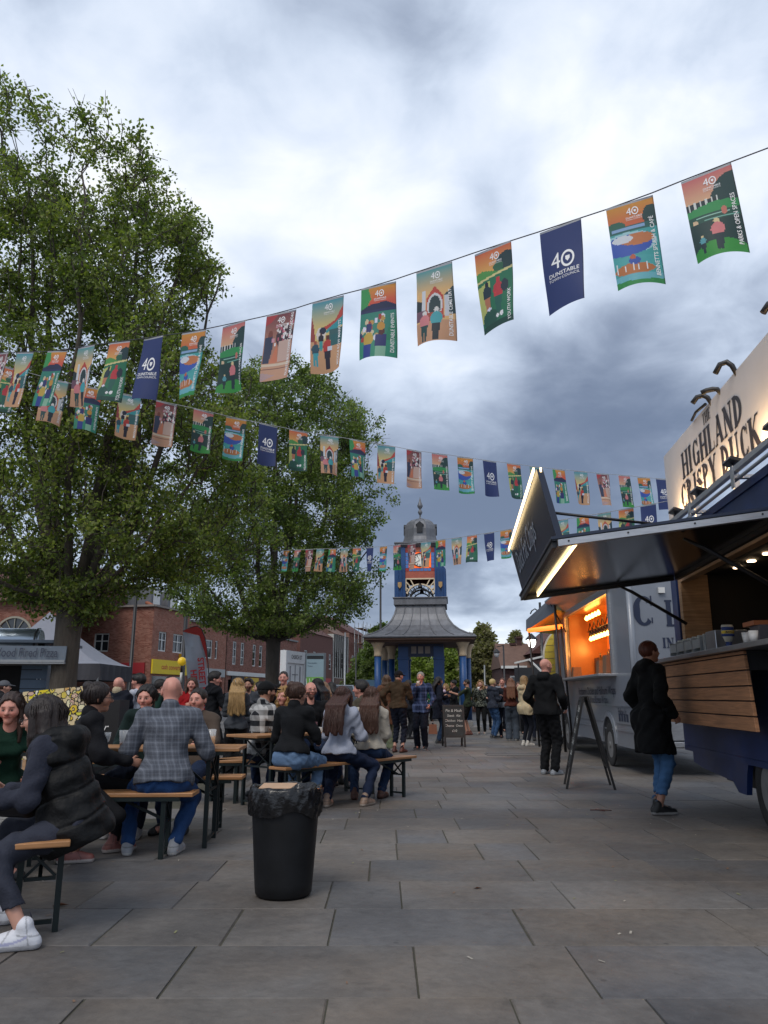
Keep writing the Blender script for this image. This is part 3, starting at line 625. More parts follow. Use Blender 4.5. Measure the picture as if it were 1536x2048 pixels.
# ---------------------------------------------------------------- right hand houses
Hh = thing('brick_house', 'brown brick house with a steep tiled gable roof right of the willow', 'building', (10.2, 50, 0))
bkH = mat('umber_brick_side', (.075, .032, .03), rough=.9, var=.2, vscale=2, fn=brick_fn((1, 0, 0), '#3c211d', '#4a3c38'))
def P_(px, py, Y): return atY(px, py, Y)
w = MB(); a = P_(1037, 1300, 50); b = P_(1175, 1330, 46)
w.box((9.6, 50, 0), (16, 58, 3.9)); w.build('wall', bkH, Hh)
r = MB(); r.prism([(9.3, 49.6, 3.85), (12.6, 49.6, 6.5), (16.4, 49.6, 3.85)], (0, 9, 0)); rf = r.build('roof', tileR, Hh)
sl = MB(); sl.prism([(7.6, 51, 3.0), (7.6, 53.4, 4.7), (7.6, 56, 3.0)], (2.3, 0, 0)); sl.build('roof', tileG, Hh)
w = MB(); w.wallgrid((7.7, 51.2, 0), (1, 0, 0), [0, 1.88], [0, 3.0], [(.5, 1.3, 1.3, 2.5)], .15, (0, -1, 0)); w.face([(7.7, 51.2, 0), (7.7, 51.2, 3), (7.7, 56, 3), (7.7, 56, 0)]); w.build('wall', bkH, Hh); win(Hh, (7.7, 51.2, 0), (1, 0, 0), (0, -1, 0), (.5, 1.3, 1.3, 2.5), depth=.1)
gt = MB(); gt.box((7.6, 50.85, 2.95), (9.28, 50.97, 3.12)); gt.build('gutter', whiteP, Hh)
for x, z in ((8.8, 4.6), (9.25, 5.05)):
    c_ = MB(); c_.box((x - .15, 53.2, 3.3), (x + .17, 54, z)); c_.box((x - .19, 53.1, z), (x + .21, 54.1, z + .12)); c_.build('chimney', bkH, Hh)
sign(Hh, (9.0, 49.9, 0), (1, 0, 0), (0, -1, 0), .4, 6, 2.1, 3.2, mat('black_fascia', (.015, .015, .018)), [('KITCHEN BATHS', 2.0, 2.5, .42, letW, .02, 1.)])
Hs = thing('low_brick_house', 'low dark brick shop between the willow and the gabled house', 'building', (8.2, 60, 0))
w = MB(); w.wallgrid((6.6, 62, 0), (1, 0, 0), [0, 2.6], [0, 3.2], [(.5, 1.3, 1.3, 2.5)], .15, (0, -1, 0)); w.build('wall', bkH, Hs); r = MB(); r.prism([(6.4, 61.6, 3.2), (6.4, 64, 5), (6.4, 66.5, 3.2)], (3.2, 0, 0)); r.build('roof', tileG, Hs); win(Hs, (6.6, 62, 0), (1, 0, 0), (0, -1, 0), (.5, 1.3, 1.3, 2.5))
# distant terrace closing the street
Tt = thing('distant_terrace', 'pale distant terrace closing the far end of the street', 'building', (0, 130, 0))
w = MB(); w.wallgrid((-14, 130, 0), (1, 0, 0), [0, 40], [0, 5], [(x, x + 1.4, z, z + 1.4) for x in range(1, 39, 4) for z in (.8, 3.2)], .2, (0, -1, 0)); w.build('wall', mat('pale_brick', (.25, .2, .16), var=.2), Tt)
r = MB(); r.prism([(-14, 129.5, 5), (-14, 134, 7.4), (-14, 139, 5)], (40, 0, 0)); r.build('roof', tileG, Tt)
# ================================================================ CLOCK TOWER
TW = thing('clock_tower', 'blue clock tower with lead bell roof and orange clock panel over an open pavilion', 'clock tower', (2.05 * .74, 30, 0), R(0))
tx, ty = 1.45, 30.0; yaw = R(-5)
cY, sY = math.cos(yaw), math.sin(yaw)
T_ = lambda p: Vector((tx + p[0] * cY - p[1] * sY, ty + p[0] * sY + p[1] * cY, p[2]))
TW.location = (tx, ty, 0)
blue = mat('tower_blue', (.014, .065, .20), rough=.45, var=.15, vscale=3)
cream = mat('tower_cream', (.5, .38, .25), rough=.6, var=.1)
lead = mat('lead_sheet', (.14, .145, .16), rough=.5, var=.3, vscale=3, bump=.2, bscale=6, stretch=(2, 2, .4), metal=.25)
orange = mat('orange_glass', (.85, .12, .012), rough=.4, var=.05, emit=(.9, .12, .01), estr=.7)  # emission brightens the panel, glow put into the glass itself
dred = mat('dull_red_panel', (.40, .10, .06), rough=.5, var=.15)
bluep = mat('pale_blue_panel', (.08, .20, .50), rough=.4, var=.1)
blackm = mat('black_iron', (.012, .012, .014), rough=.45, var=0)
stoneP = mat('plinth_stone', (.22, .21, .20), rough=.85, var=.2, vscale=3, bump=.2)
creamf = mat('cream_fretwork', (.72, .58, .40), rough=.6, var=.05)
m = MB(T_)
for k, (w, z) in enumerate([(2.15, .16), (1.85, .32), (1.55, .48)]): m.box((-w, -w, z - .16 + (.001 if k else 0)), (w, w, z))
m.build('plinth', stoneP, TW, bevel=.015)
# four inner piers, eight outer columns with cream flared capitals
for sx in (-1, 1):
    for sy in (-1, 1):
        m = MB(T_); x, y = sx * .66, sy * .66
        m.box((x - .19, y - .19, .48), (x + .19, y + .19, 3.0)); m.box((x - .24, y - .24, .48), (x + .24, y + .24, .75)); m.box((x - .22, y - .22, 2.52), (x + .22, y + .22, 2.6)); m.build('pier', blue, TW, bevel=.012)
for (x, y) in [(-1.55, -1.55), (1.55, -1.55), (-1.55, 1.55), (1.55, 1.55), (-1.2, .5), (1.75, .1)]:
    m = MB(T_); m.tube([(x, y, .3), (x, y, 2.62)], .12, 14); c_ = m.build('column', blue, TW)
    m = MB(T_); m.lathe([(.125, 2.6), (.15, 2.62), (.135, 2.68), (.14, 2.80), (.18, 2.97), (.25, 3.08), (.25, 3.13)], (x, y, 0), 16); m.build('capital', cream, c_)
# name frieze with three panels between the piers
m = MB(T_); m.box((-.47, -.86, 2.62), (.47, -.70, 3.12)); m.box((-.85, -.84, 3.0), (.85, .84, 3.16)); m.build('frieze', mat('frieze_navy', (.008, .02, .06), rough=.5), TW)
for k in range(3):
    m = MB(T_); m.box((-.36 + k * .26, -.885, 2.74), (-.17 + k * .26, -.862, 3.0)); m.build('panel', mat('grey_panel', (.25, .22, .2), var=.1), TW)
# eaves, lead roof with standing seams
m = MB(T_); E_ = 2.0; m.box((-E_, -E_, 3.18), (E_, E_, 3.24)); m.box((-1.85, -1.85, 3.10), (1.85, 1.85, 3.178)); m.build('soffit', mat('soffit_umber', (.09, .05, .035), rough=.8), TW)
prof = [(2.04, 3.25), (2.06, 3.29), (2.0, 3.34), (1.72, 3.44), (1.46, 3.58), (1.24, 3.76), (1.08, 3.98), (.98, 4.2), (.92, 4.44), (.90, 4.55)]
def sq_roof(mb, prof):
    for (r0, z0), (r1, z1) in zip(prof, prof[1:]):
        for k in range(4):
            a = [(-1, -1), (1, -1), (1, 1), (-1, 1)]; p, q = a[k], a[(k + 1) % 4]
            mb.face([(p[0] * r0, p[1] * r0, z0), (q[0] * r0, q[1] * r0, z0), (q[0] * r1, q[1] * r1, z1), (p[0] * r1, p[1] * r1, z1)])
m = MB(T_); sq_roof(m, prof); rf = m.build('roof', lead, TW)
m = MB(T_)
for k in range(4):
    for u in (-.96, -.62, -.3, 0, .3, .62, .96):
        c, s = [(1, 0), (0, 1), (-1, 0), (0, -1)][k]
        pts = []
        for r0, z0 in prof[2:]:
            x = u * r0; y = -r0; pts.append((x * c - y * s, x * s + y * c, z0 + .012))
        m.tube(pts, .017, 5)
m.build('seams', lead, rf)
m = MB(T_); m.box((-1.0, -1.0, 4.55), (1.0, 1.0, 4.80)); m.box((-1.04, -1.04, 4.80), (1.04, 1.04, 4.84)); m.build('lead_band', lead, TW, bevel=.01)
# upper stage: corner posts with fins, fretwork arch, clock panel
ZB, ZT = 4.84, 6.78
for sx in (-1, 1):
    for sy in (-1, 1):
        m = MB(T_); m.box((sx * .70 - .14, sy * .70 - .14, ZB), (sx * .70 + .14, sy * .70 + .14, ZT)); m.build('corner_post', blue, TW, bevel=.01)
m = MB(T_)
for sx in (-1, 1):
    for y in (-.72, -.36, 0, .36, .72):
        x0, x1 = sx * .842, sx * .99; m.prism([(x0, y - .03, ZB), (x1, y - .03, ZB), (x1, y - .03, 5.92), (sx * .93, y - .03, 6.02), (x0, y - .03, 6.08)], (0, .06, 0))
    m.box((min(sx * .843, sx * .97), -.8, ZB + .01), (max(sx * .843, sx * .97), .8, 5.9))
for sy in (-1, 1):
    for sx in (-1, 1):
        for k in range(3): x = sx * (.60 + .12 * k); m.box((x - .015, sy * .87 - .03, ZB), (x + .015, sy * .87 + .03, 5.95))
m.build('side_fins', blue, TW)
for sy, nm in ((-1, 'clock_panel'), (1, 'clock_panel')):
    pn = MB(T_); y = sy * .80
    pn.box((-.56, min(y, y + .03 * -sy), 5.75), (.56, max(y, y + .03 * -sy), 6.78)); P1 = pn.build(nm, dred, TW)
    pp = MB(T_)
    def fl(x0, z0, x1, z1, mi, d=.012): pp.box((x0, y + sy * .002 if sy > 0 else y - d, z0), (x1, y + d if sy > 0 else y - .002, z1), mi)
    fl(-.42, 5.98, .42, 6.58, 0)
    for k in range(6): fl(-.42 + k * .142, 5.86, -.42 + k * .142 + .125, 5.965, 1)
    for k in range(6): fl(-.42 + k * .142, 6.595, -.42 + k * .142 + .125, 6.68, 1 if k % 2 else 2)
    for k in range(4):
        fl(-.55, 5.98 + k * .152, -.44, 5.98 + k * .152 + .137, 1); fl(.44, 5.98 + k * .152, .55, 5.98 + k * .152 + .137, 1)
    for (a, b) in ((-.55, 5.86), (.44, 5.86), (-.55, 6.595), (.44, 6.595)): fl(a, b, a + .11, b + .1, 3)
    pp.build('coloured_glass', [orange, bluep, mat('orange_tile', (.5, .14, .05), var=.1), mat('red_tile', (.35, .03, .03), var=.1)], P1)
    ir = MB(T_); yy = y + sy * .02
    for a in (.785, 2.356, 3.927, 5.498, 1.571, 4.712): ir.beam((.27 * math.cos(a), yy, 6.28 + .27 * math.sin(a)), ((.42 if abs(math.cos(a)) > .1 else 0) * (1 if math.cos(a) > 0 else -1), yy, 6.28 + (.3 if math.sin(a) > 0 else -.3)), .014)
    ir.build('glazing_bars', blackm, P1)
    d = MB(T_); d.lathe([(0.001, yy), (.245, yy), (.245, yy + sy * .02), (.001, yy + sy * .02)], (0, 0, 6.28), 32, axis='y', sm=False); dial = d.build('dial', mat('white_dial', (.75, .74, .68), rough=.4, var=0, emit=(.7, .68, .6), estr=.15), P1)
    d = MB(T_)
    d.lathe([(.235, yy + sy * .018), (.275, yy + sy * .018), (.275, yy + sy * .04), (.235, yy + sy * .04), (.235, yy + sy * .018)], (0, 0, 6.28), 32, axis='y', sm=False)
    for k in range(12):
        a = math.pi / 2 - k * math.pi / 6; c, s = math.cos(a), math.sin(a); n = [1, 1, 2, 3, 3, 2, 2, 3, 3, 3, 2, 3][k]
        for j in range(n):
            o = (j - (n - 1) / 2) * .02; d.beam((.155 * c - o * s, yy + sy * .03, 6.28 + .155 * s + o * c), (.22 * c - o * s, yy + sy * .03, 6.28 + .22 * s + o * c), .011, .008)
    d.build('numerals', blackm, dial)
    d = MB(T_)
    for ang, L, w in ((122, .2, .016), (210, .15, .024)):
        a = R(ang) if sy < 0 else R(180 - ang); d.beam((0, yy + sy * .04, 6.28), (L * math.cos(a), yy + sy * .04, 6.28 + L * math.sin(a)), w, .008)
    d.build('hands', blackm, dial)
    # tiled skirt + fretwork arch
    f = MB(T_); f.box((-.56, y - .02 if sy < 0 else y, 5.58), (.56, y if sy < 0 else y + .02, 5.75)); f.build('tile_skirt', dred, TW)
    fr = MB(T_); cz = 4.86
    def arcb(r, a0, a1, w, n=14):
        for i in range(n):
            a, b = R(a0 + (a1 - a0) * i / n), R(a0 + (a1 - a0) * (i + 1) / n); fr.beam((r * math.cos(a), y, cz + .95 * r * math.sin(a)), (r * math.cos(b), y, cz + .95 * r * math.sin(b)), w, .05)
    fr.beam((-.55, y, 5.56), (.55, y, 5.56), .05); fr.beam((-.54, y, 5.56), (-.54, y, 5.1), .04); fr.beam((.54, y, 5.56), (.54, y, 5.1), .04)
    arcb(.52, 14, 166, .035)
    for a in (20, 34, 48, 62, 118, 132, 146, 160):
        t = R(a); e = min(.54 / max(.05, abs(math.cos(t))), .70 / max(.05, math.sin(t))); fr.beam((.52 * math.cos(t), y, cz + .5 * math.sin(t)), (e * math.cos(t), y, cz + min(.68, e * math.sin(t))), .028, .04)
    fr.build('fretwork', creamf, TW)
    fk = MB(T_); fr = fk; arcb(.36, 0, 180, .03, 18); arcb(.50, 0, 180, .018, 18)
    for a in range(10, 180, 20): t = R(a); fk.beam((.36 * math.cos(t), y, cz + .34 * math.sin(t)), (.5 * math.cos(t), y, cz + .475 * math.sin(t)), .014, .02)
    fk.tube([(0, y - .02, 5.38), (0, y - .02, 5.26), (0, y - .02, 5.22)], [.04, .08, .09], 8)
    fk.build('arch_ironwork', blackm, TW)
for sx in (-1, 1):
    s_ = MB(T_); s_.prism([(sx * .775 - .07, -.905, 5.42), (sx * .775 + .07, -.905, 5.42), (sx * .775 + .07, -.905, 5.26), (sx * .775, -.905, 5.18), (sx * .775 - .07, -.905, 5.26)], (0, -.03, 0)); s_.build('shield', mat('gilt_shield', (.4, .25, .1), var=.3, vscale=20), TW)
m = MB(T_)
for sx in (-1, 1): m.box((min(sx * .80, sx * .77), -.55, 5.75), (max(sx * .80, sx * .77), .55, 6.78))
m.build('side_panel', dred, TW)
# cornice + bell roof + finial
m = MB(T_); m.box((-.98, -.98, 6.92), (.98, .98, 6.97)); sq_roof(m, [(.80, 6.78), (.84, 6.80), (.96, 6.92)]); m.build('cornice', lead, TW)
prof2 = [(.92, 6.97), (.74, 7.04), (.66, 7.14), (.62, 7.28), (.61, 7.42), (.61, 7.6), (.57, 7.76), (.48, 7.90), (.34, 8.0), (.16, 8.06), (.07, 8.09)]
def oct_ring(r): return r
m = MB(T_); n = 8; prev = None
b = len(m.v)
for (r_, z) in prof2:
    for j in range(n): a = 2 * math.pi * (j + .5) / n; m.P((r_ * 1.06 * math.cos(a), r_ * 1.06 * math.sin(a), z))
for i in range(len(prof2) - 1):
    for j in range(n): m.f.append([b + i * n + j, b + i * n + (j + 1) % n, b + (i + 1) * n + (j + 1) % n, b + (i + 1) * n + j]); m.mi.append(0); m.sm.append(False)
bell = m.build('bell_roof', lead, TW)
m = MB(T_)
for j in range(n):
    a = 2 * math.pi * (j + .5) / n; m.tube([(r_ * 1.065 * math.cos(a), r_ * 1.065 * math.sin(a), z) for r_, z in prof2], .018, 5)
m.build('seams', lead, bell)
for k in range(4):
    a = k * math.pi / 2; q = MB(lambda p, a=a: T_(Vector((p[0] * math.cos(a) - p[1] * math.sin(a), p[0] * math.sin(a) + p[1] * math.cos(a), p[2]))))
    q.box((-.11, -.66, 7.42), (.11, -.58, 7.72)); q.prism([(-.16, -.66, 7.72), (.16, -.66, 7.72), (0, -.66, 7.86)], (0, .18, 0)); q.build('louvre', blackm if k != 9 else lead, bell)
m = MB(T_); m.lathe([(.07, 8.08), (.035, 8.12), (.03, 8.24), (.06, 8.28), (.095, 8.36), (.06, 8.44), (.035, 8.47), (.06, 8.52), (.11, 8.6), (.11, 8.64), (.05, 8.8), (.015, 8.95), (.002, 9.02)], (0, 0, 0), 14); m.build('finial', lead, TW)

# ---------------------------------------------------------------- lamp posts and beacons
def post(name, label, cat, x, y, h, r=.06, m=blackm, group=None):
    t = thing(name, label, cat, (x, y, 0), group=group); p = MB(); p.tube([(x, y, 0), (x, y, .9), (x, y, .95), (x, y, h)], [r * 1.7, r * 1.6, r, r * .8], 10); p.build('pole', m, t); return t
def lantern(t, x, y, z, lit=True):
    b = MB(); b.lathe([(.02, z + .5), (.1, z + .42), (.22, z + .3), (.24, z + .27), (.1, z + .26)], (x, y, 0), 12); b.build('lamp_hood', blackm, t)
    g_ = MB(); g_.lathe([(.15, z + .26), (.16, z + .15), (.1, z), (.02, z - .04)], (x, y, 0), 12); g_.build('lamp_glass', mat('lit_lamp_glass', (.9, .9, .85), emit=(1, .95, .85), estr=5) if lit else mat('clear_lamp_glass', (.5, .5, .5), rough=.2), t)
# lamp with lit lantern over the right hand houses
p = atY(1084, 1300, 30); t = post('street_lamp', 'black swan neck street lamp with a lit lantern over the right hand roofs', 'street lamp', p.x, 30, 4.75)
m = MB(); q = atY(1063, 1280, 30); m.tube([(p.x, 30, 4.35), (p.x - .2, 30, 4.5), (q.x + .06, 30, 4.42), (q.x, 30, 4.3)], .025, 6); m.build('arm', blackm, t); lantern(t, q.x, 30, q.z - .25)
p = atY(1007, 1300, 48); t = post('street_lamp', 'black street lamp with hanging lantern in front of the olive willow', 'street lamp', p.x, 48, atY(1007, 1290, 48).z)
m = MB(); q = atY(993, 1294, 48); m.tube([(p.x, 48, q.z + .1), (q.x, 48, q.z)], .03, 6); m.build('arm', blackm, t); lantern(t, q.x, 48, q.z - .6, False)
t = post('lamp_post', 'tall slim dark lamp post between tree and brick corner building', 'lamp post', atY(268, 1250, 34).x, 34, 7.6, .085)
m = MB(); x0 = atY(268, 1250, 34).x; m.tube([(x0, 34, 7.5), (x0 + .2, 34, 7.7), (x0 + .9, 34, 7.75)], .03, 6); m.build('arm', blackm, t)
x0 = atY(371, 1250, 40).x; zt = atY(371, 1172, 40).z
t = post('lamp_post', 'black lamp post with a flat head beside the grey feather flag', 'lamp post', x0, 40, zt, .12)
m = MB(); m.box((x0 - .55, 39.9, zt), (x0 + .1, 40.1, zt + .08)); m.build('lamp_head', steel, t)
for (px, pyt, Y, lb) in [(690, 1265, 60, 'grey column lamp post in front of the scaffolded house'), (761, 1150, 45, 'tall dark lamp post seen beside the left edge of the tower'), (712, 1278, 75, 'thin distant lamp post above the parked cars'), (968, 1330, 55, 'pale slim pole below the willow')]:
    x0 = atY(px, 1300, Y).x; post('lamp_post', lb, 'lamp post', x0, Y, atY(px, pyt, Y).z, .07, steel if px in (690, 968) else blackm)
# zebra crossing beacon
b = atY(364, 1323, 36); t = thing('crossing_beacon', 'yellow globe beacon on a black and white striped pole', 'beacon', (b.x, 36, 0))
p = MB()
for k in range(6): p.tube([(b.x, 36, k * .45), (b.x, 36, k * .45 + .449)], .055, 10, mi=k % 2)
p.build('pole', [whiteP, blackm], t); m = MB(); r_ = .2
m.lathe([(r_ * math.sin(a), b.z - r_ * math.cos(a)) for a in [math.pi * i / 12 for i in range(13)]], (b.x, 36, 0), 18); m.build('globe', mat('beacon_yellow', (.75, .5, .02), rough=.35, var=.03, emit=(.8, .5, .02), estr=.12), t)
# ================================================================ FOOD TRAILERS
def frame(ox, oy, k):
    a = Vector((k, 1, 0)).normalized(); n = Vector((-a.y, a.x, 0))
    return (lambda p: Vector((ox, oy, 0)) + a * p[0] + n * p[1] + Vector((0, 0, p[2]))), a, n
TA, aA, nA = frame(3.38, 7.3, .1)
navy = mat('navy_paint', (.008, .026, .105), rough=.4, var=.25, vscale=3, coat=.1)
navyD = mat('dark_navy_paint', (.012, .02, .045), rough=.4, var=.1)
alu = mat('brushed_aluminium', (.42, .43, .45), rough=.38, metal=.7, var=.15, vscale=8, stretch=(1, 1, 6))
steelC = mat('stainless_counter', (.36, .38, .41), rough=.3, metal=.8, var=.15, vscale=5)
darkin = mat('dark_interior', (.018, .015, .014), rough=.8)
glossdark = mat('gloss_dark_panel', (.010, .011, .015), rough=.16, spec=.28, var=.1, vscale=3)
def plank_fn(nt, vec, base):
    t = N(nt, 'ShaderNodeTexCoord'); mp = N(nt, 'ShaderNodeMapping'); mp.inputs['Scale'].default_value = (1.2, 1.2, 26); nt.links.new(t.outputs['Object'], mp.inputs[0])
    n1 = N(nt, 'ShaderNodeTexNoise', i_Scale=2.2, i_Detail=7., i_Distortion=.6); nt.links.new(mp.outputs[0], n1.inputs['Vector'])
    r = N(nt, 'ShaderNodeMapRange'); nt.links.new(n1.outputs['Fac'], r.inputs[0]); r.inputs[1].default_value = .3; r.inputs[2].default_value = .7; r.inputs[3].default_value = .7; r.inputs[4].default_value = 1.25
    s = N(nt, 'ShaderNodeVectorMath', operation='SCALE'); nt.links.new(base, s.inputs[0]); nt.links.new(r.outputs[0], s.inputs['Scale']); return s.outputs[0]
larch = mat('larch_plank', (.36, .17, .08), rough=.6, var=.12, vscale=2, fn=plank_fn)
ply = mat('plywood', (.36, .21, .11), rough=.6, var=.15, fn=plank_fn)
warm = (1.0, .62, .26)
ledM = mat('warm_led', (1, .8, .5), emit=(1.0, .74, .36), estr=3.2, var=0)
rubber = mat('tyre_rubber', (.018, .018, .019), rough=.85, bump=.2)
wheelP = mat('painted_rim', (.22, .22, .22), rough=.5, metal=.3, var=.2)
def wheel(parent, c, ax, r=.36, w=.2, T=None):
    """tyre > rim ; c centre of the outer face, ax outward"""
    ax = Vector(ax).normalized(); c = Vector(c); x = Vector((0, 0, 1)).cross(ax).normalized(); z = Vector((0, 0, 1))
    f = lambda p: c + x * p[0] + ax * p[1] + z * p[2]
    wn_ = bpy.data.objects.new('wheel', None); C.objects.link(wn_); wn_.parent = parent
    m = MB(f); m.lathe([(r * .6, -w), (r * .95, -w), (r, -w * .85), (r, -w * .15), (r * .95, 0), (r * .72, .01), (r * .6, -.005)], (0, 0, 0), 28, axis='y'); m.build('tyre', rubber, wn_)
    m = MB(f); m.lathe([(r * .61, -.004), (r * .57, -.02), (r * .5, -.05), (r * .3, -.03), (r * .16, -.01), (r * .14, .01), (.002, .012)], (0, 0, 0), 28, axis='y')
    for k in range(5): a = k * 2 * math.pi / 5; m.tube([(r * .25 * math.cos(a), -.03, r * .25 * math.sin(a)), (r * .25 * math.cos(a), -.01, r * .25 * math.sin(a))], .012, 6)
    m.build('rim', wheelP, wn_); return wn_
A_ = thing('food_trailer', 'navy blue duck trailer with raised hatch, wooden plank front and lit white sign', 'food trailer', TA((0, -1, 0)))
SN, SF = -3.4, 2.35     # near and far end along the side
m = MB(TA)
# service side below the counter, ends, back, floor and roof skin
m.box((SN, -.04, .62), (SF, 0, 1.56)); m.box((SN, -2.1, .62), (SF, -2.06, 3.02)); m.box((SN, -2.06, .62), (SN + .04, -.04, 3.02)); m.box((SF - .04, -2.06, .62), (SF, -.04, 3.02)); m.box((SN, -2.1, .56), (SF, 0, .617))
m.box((SN - .02, -2.12, 3.02), (SF + .02, .02, 3.10)); m.box((SN, -.04, 2.62), (SF, 0, 3.02)); m.box((SN, -.04, 1.56), (-1.75, 0, 2.62)); m.box((2.12, -.04, 1.56), (SF, 0, 2.62))
m.build('body', navy, A_)
m = MB(TA)   # skirts and stays under the floor
m.prism([(-.9, -.02, .62), (-.9, -.02, .82), (SF - .25, -.02, .82), (SF - .25, -.02, .44), (1.7, -.02, .40), (.78, -.02, .36), (.64, -.02, .27), (.42, -.02, .27), (.36, -.02, .45), (.24, -.02, .66), (.05, -.02, .78)], (0, -.05, 0))
m.v = [tuple(v) for v in m.v]
m.build('skirt', navy, A_)
m = MB(TA); m.box((SN, -2.0, .3), (SF - .8, -.2, .55)); m.build('chassis', blackm, A_)
wheel(A_, TA((-.16, -.03, .37)), nA, r=.37)
wheel(A_, TA((-.95, -.03, .37)), nA, r=.37)
# dark interior shell
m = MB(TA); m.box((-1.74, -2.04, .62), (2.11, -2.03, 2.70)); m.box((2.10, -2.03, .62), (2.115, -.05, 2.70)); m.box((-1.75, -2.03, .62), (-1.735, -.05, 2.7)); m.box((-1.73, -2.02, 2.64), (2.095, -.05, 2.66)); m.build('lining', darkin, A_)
m = MB(TA); m.box((1.98, -.34, 1.60), (2.098, -.02, 2.615)); m.box((-1.7, -.12, 2.53), (1.975, -.02, 2.615)); m.build('opening_frame', ply, A_)
m = MB(TA)
for k in range(7): s_ = 1.55 - k * .45; m.lathe([(.001, 0), (.045, 0), (.045, .012), (.001, .012)], (s_, -.55, 2.62), 12)
m.build('downlight', mat('downlight_glow', (1, .8, .6), emit=(1, .70, .42), estr=9, var=0), A_)
# counter with stainless top
m = MB(TA); m.box((-2.6, -.35, 1.565), (2.3, .34, 1.61)); m.build('counter', steelC, A_, bevel=.006)
m = MB(TA); m.box((-2.4, .0, .98), (-.66, .045, 1.56)); m.build('side_panel', navyD, A_); m = MB(TA); m.box((-2.4, .0, .83), (-.66, .06, .98)); m.build('trim_strip', mat('blue_grey_trim', (.10, .13, .19), rough=.5), A_)
# larch cladding fixed to the counter front, cut on a slant at the near end
m = MB(TA); zt = [1.563, 1.525, 1.395, 1.265, 1.14, 1.015, .89]
for k in range(6):
    z1, z0 = zt[k] - .004, zt[k + 1] + .008
    sl = lambda z: -.70 - (1.56 - z) * .18
    m.hexa([(sl(z0), .235, z0), (2.36, .235, z0), (2.36, .262 + .001 * k, z0), (sl(z0), .262 + .001 * k, z0), (sl(z1), .235, z1), (2.36, .235, z1), (2.36, .262 + .001 * k, z1), (sl(z1), .262 + .001 * k, z1)])
m.build('plank_cladding', larch, A_, bevel=.003)
m = MB(TA); m.box((-.66, .20, .91), (2.33, .232, 1.56)); m.box((-.66, 0.003, 1.40), (2.33, .199, 1.56)); m.build('cladding_backing', blackm, A_)
# raised hatch
hz0, hz1 = 2.585, 2.35; ho = 1.93; hs0, hs1 = -1.66, 1.86
zz = lambda o: hz0 + (hz1 - hz0) * o / ho
def slab(m, s0, s1, o0, o1, dz0, dz1, mi=0): m.hexa([(s0, o0, zz(o0) + dz0), (s1, o0, zz(o0) + dz0), (s1, o1, zz(o1) + dz0), (s0, o1, zz(o1) + dz0), (s0, o0, zz(o0) + dz1), (s1, o0, zz(o0) + dz1), (s1, o1, zz(o1) + dz1), (s0, o1, zz(o1) + dz1)], mi)
m = MB(TA); slab(m, hs0 + .01, hs1 - .01, .02, ho - .01, .0, .012); HT = m.build('hatch', glossdark, A_)
m = MB(TA); slab(m, hs0, hs1, .02, ho, .013, .035); m.build('hatch_skin', navyD, HT)
m = MB(TA)
for o0, o1 in ((.03, .09), (ho - .05, ho - .012)): slab(m, hs0 + .05, hs1 - .05, o0, o1, -.045, -.001)
slab(m, hs1 - .05, hs1 - .01, .095, ho - .055, -.045, -.001)
m.build('hatch_rib', mat('dark_frame', (.03, .03, .034), rough=.4), HT)
m = MB(TA); slab(m, hs0 - .001, hs0 + .045, .03, ho - .06, -.05, -.002); slab(m, hs0 - .02, hs0 - .002, .03, ho - .05, -.05, .0)
m.build('hatch_edge', alu, HT)
m = MB(TA)
for o in (.35, .85, 1.35, 1.8): m.tube([(hs0 - .02, o, zz(o) - .02), (hs0 - .026, o, zz(o) - .02)], .008, 6)
m.build('rivet', blackm, HT)
m = MB(TA); o = ho - .22; m.hexa([(hs0 + .07, o, zz(o) - .03), (hs1 - .1, o, zz(o) - .03), (hs1 - .1, o + .014, zz(o) - .03), (hs0 + .07, o + .014, zz(o) - .03), (hs0 + .07, o, zz(o) - .006), (hs1 - .1, o, zz(o) - .006), (hs1 - .1, o + .014, zz(o) - .006), (hs0 + .07, o + .014, zz(o) - .006)]); m.build('led_strip', ledM, HT)
for s0 in (1.7, -1.1):
    m = MB(TA); m.tube([(s0, .03, 2.0), (s0 - .0, .62, zz(.7) - .12), (s0, .78, zz(.78) - .03)], [.02, .02, .012], 8); m.build('gas_strut', blackm, A_)
# name board on the outer edge of the hatch
m = MB(TA); q0, q1 = ho - .10, ho + .03
def bz(s): return .60
m.hexa([(hs0 + .06, q0, zz(ho) + .037), (hs1, q0, zz(ho) + .037), (hs1, q0 + .05, zz(ho) + .037), (hs0 + .06, q0 + .05, zz(ho) + .037), (hs0 + .06, q1, zz(ho) + .6), (hs1, q1, zz(ho) + .6), (hs1, q1 + .05, zz(ho) + .6), (hs0 + .06, q1 + .05, zz(ho) + .6)])
NB = m.build('name_board', navyD, HT)
n0 = (TA((0, q1 + .05, .6)) - TA((0, q0 + .05, .037))); upb = n0.normalized(); rd = -aA
tb = MB(); add_text(tb, 'Duck Fat Chips', TA((.45, q0 + .05 + .13 * (.34 - .037) / .563, zz(ho) + .34)), rd, upb, .34, shear=.35, sx=1.0, off=.008); tb.build('lettering', mat('silver_lettering', (.35, .4, .48), rough=.4, var=0), NB)
for dd in (0.012, -.045):
    m = MB(TA); m.hexa([(hs0 + .05, q1 + .055 + dd, zz(ho) + .575), (hs1, q1 + .055 + dd, zz(ho) + .575), (hs1, q1 + .068 + dd, zz(ho) + .575), (hs0 + .05, q1 + .068 + dd, zz(ho) + .575), (hs0 + .05, q1 + .055 + dd, zz(ho) + .61), (hs1, q1 + .055 + dd, zz(ho) + .61), (hs1, q1 + .068 + dd, zz(ho) + .61), (hs0 + .05, q1 + .068 + dd, zz(ho) + .61)]); m.build('led_strip', ledM, NB)
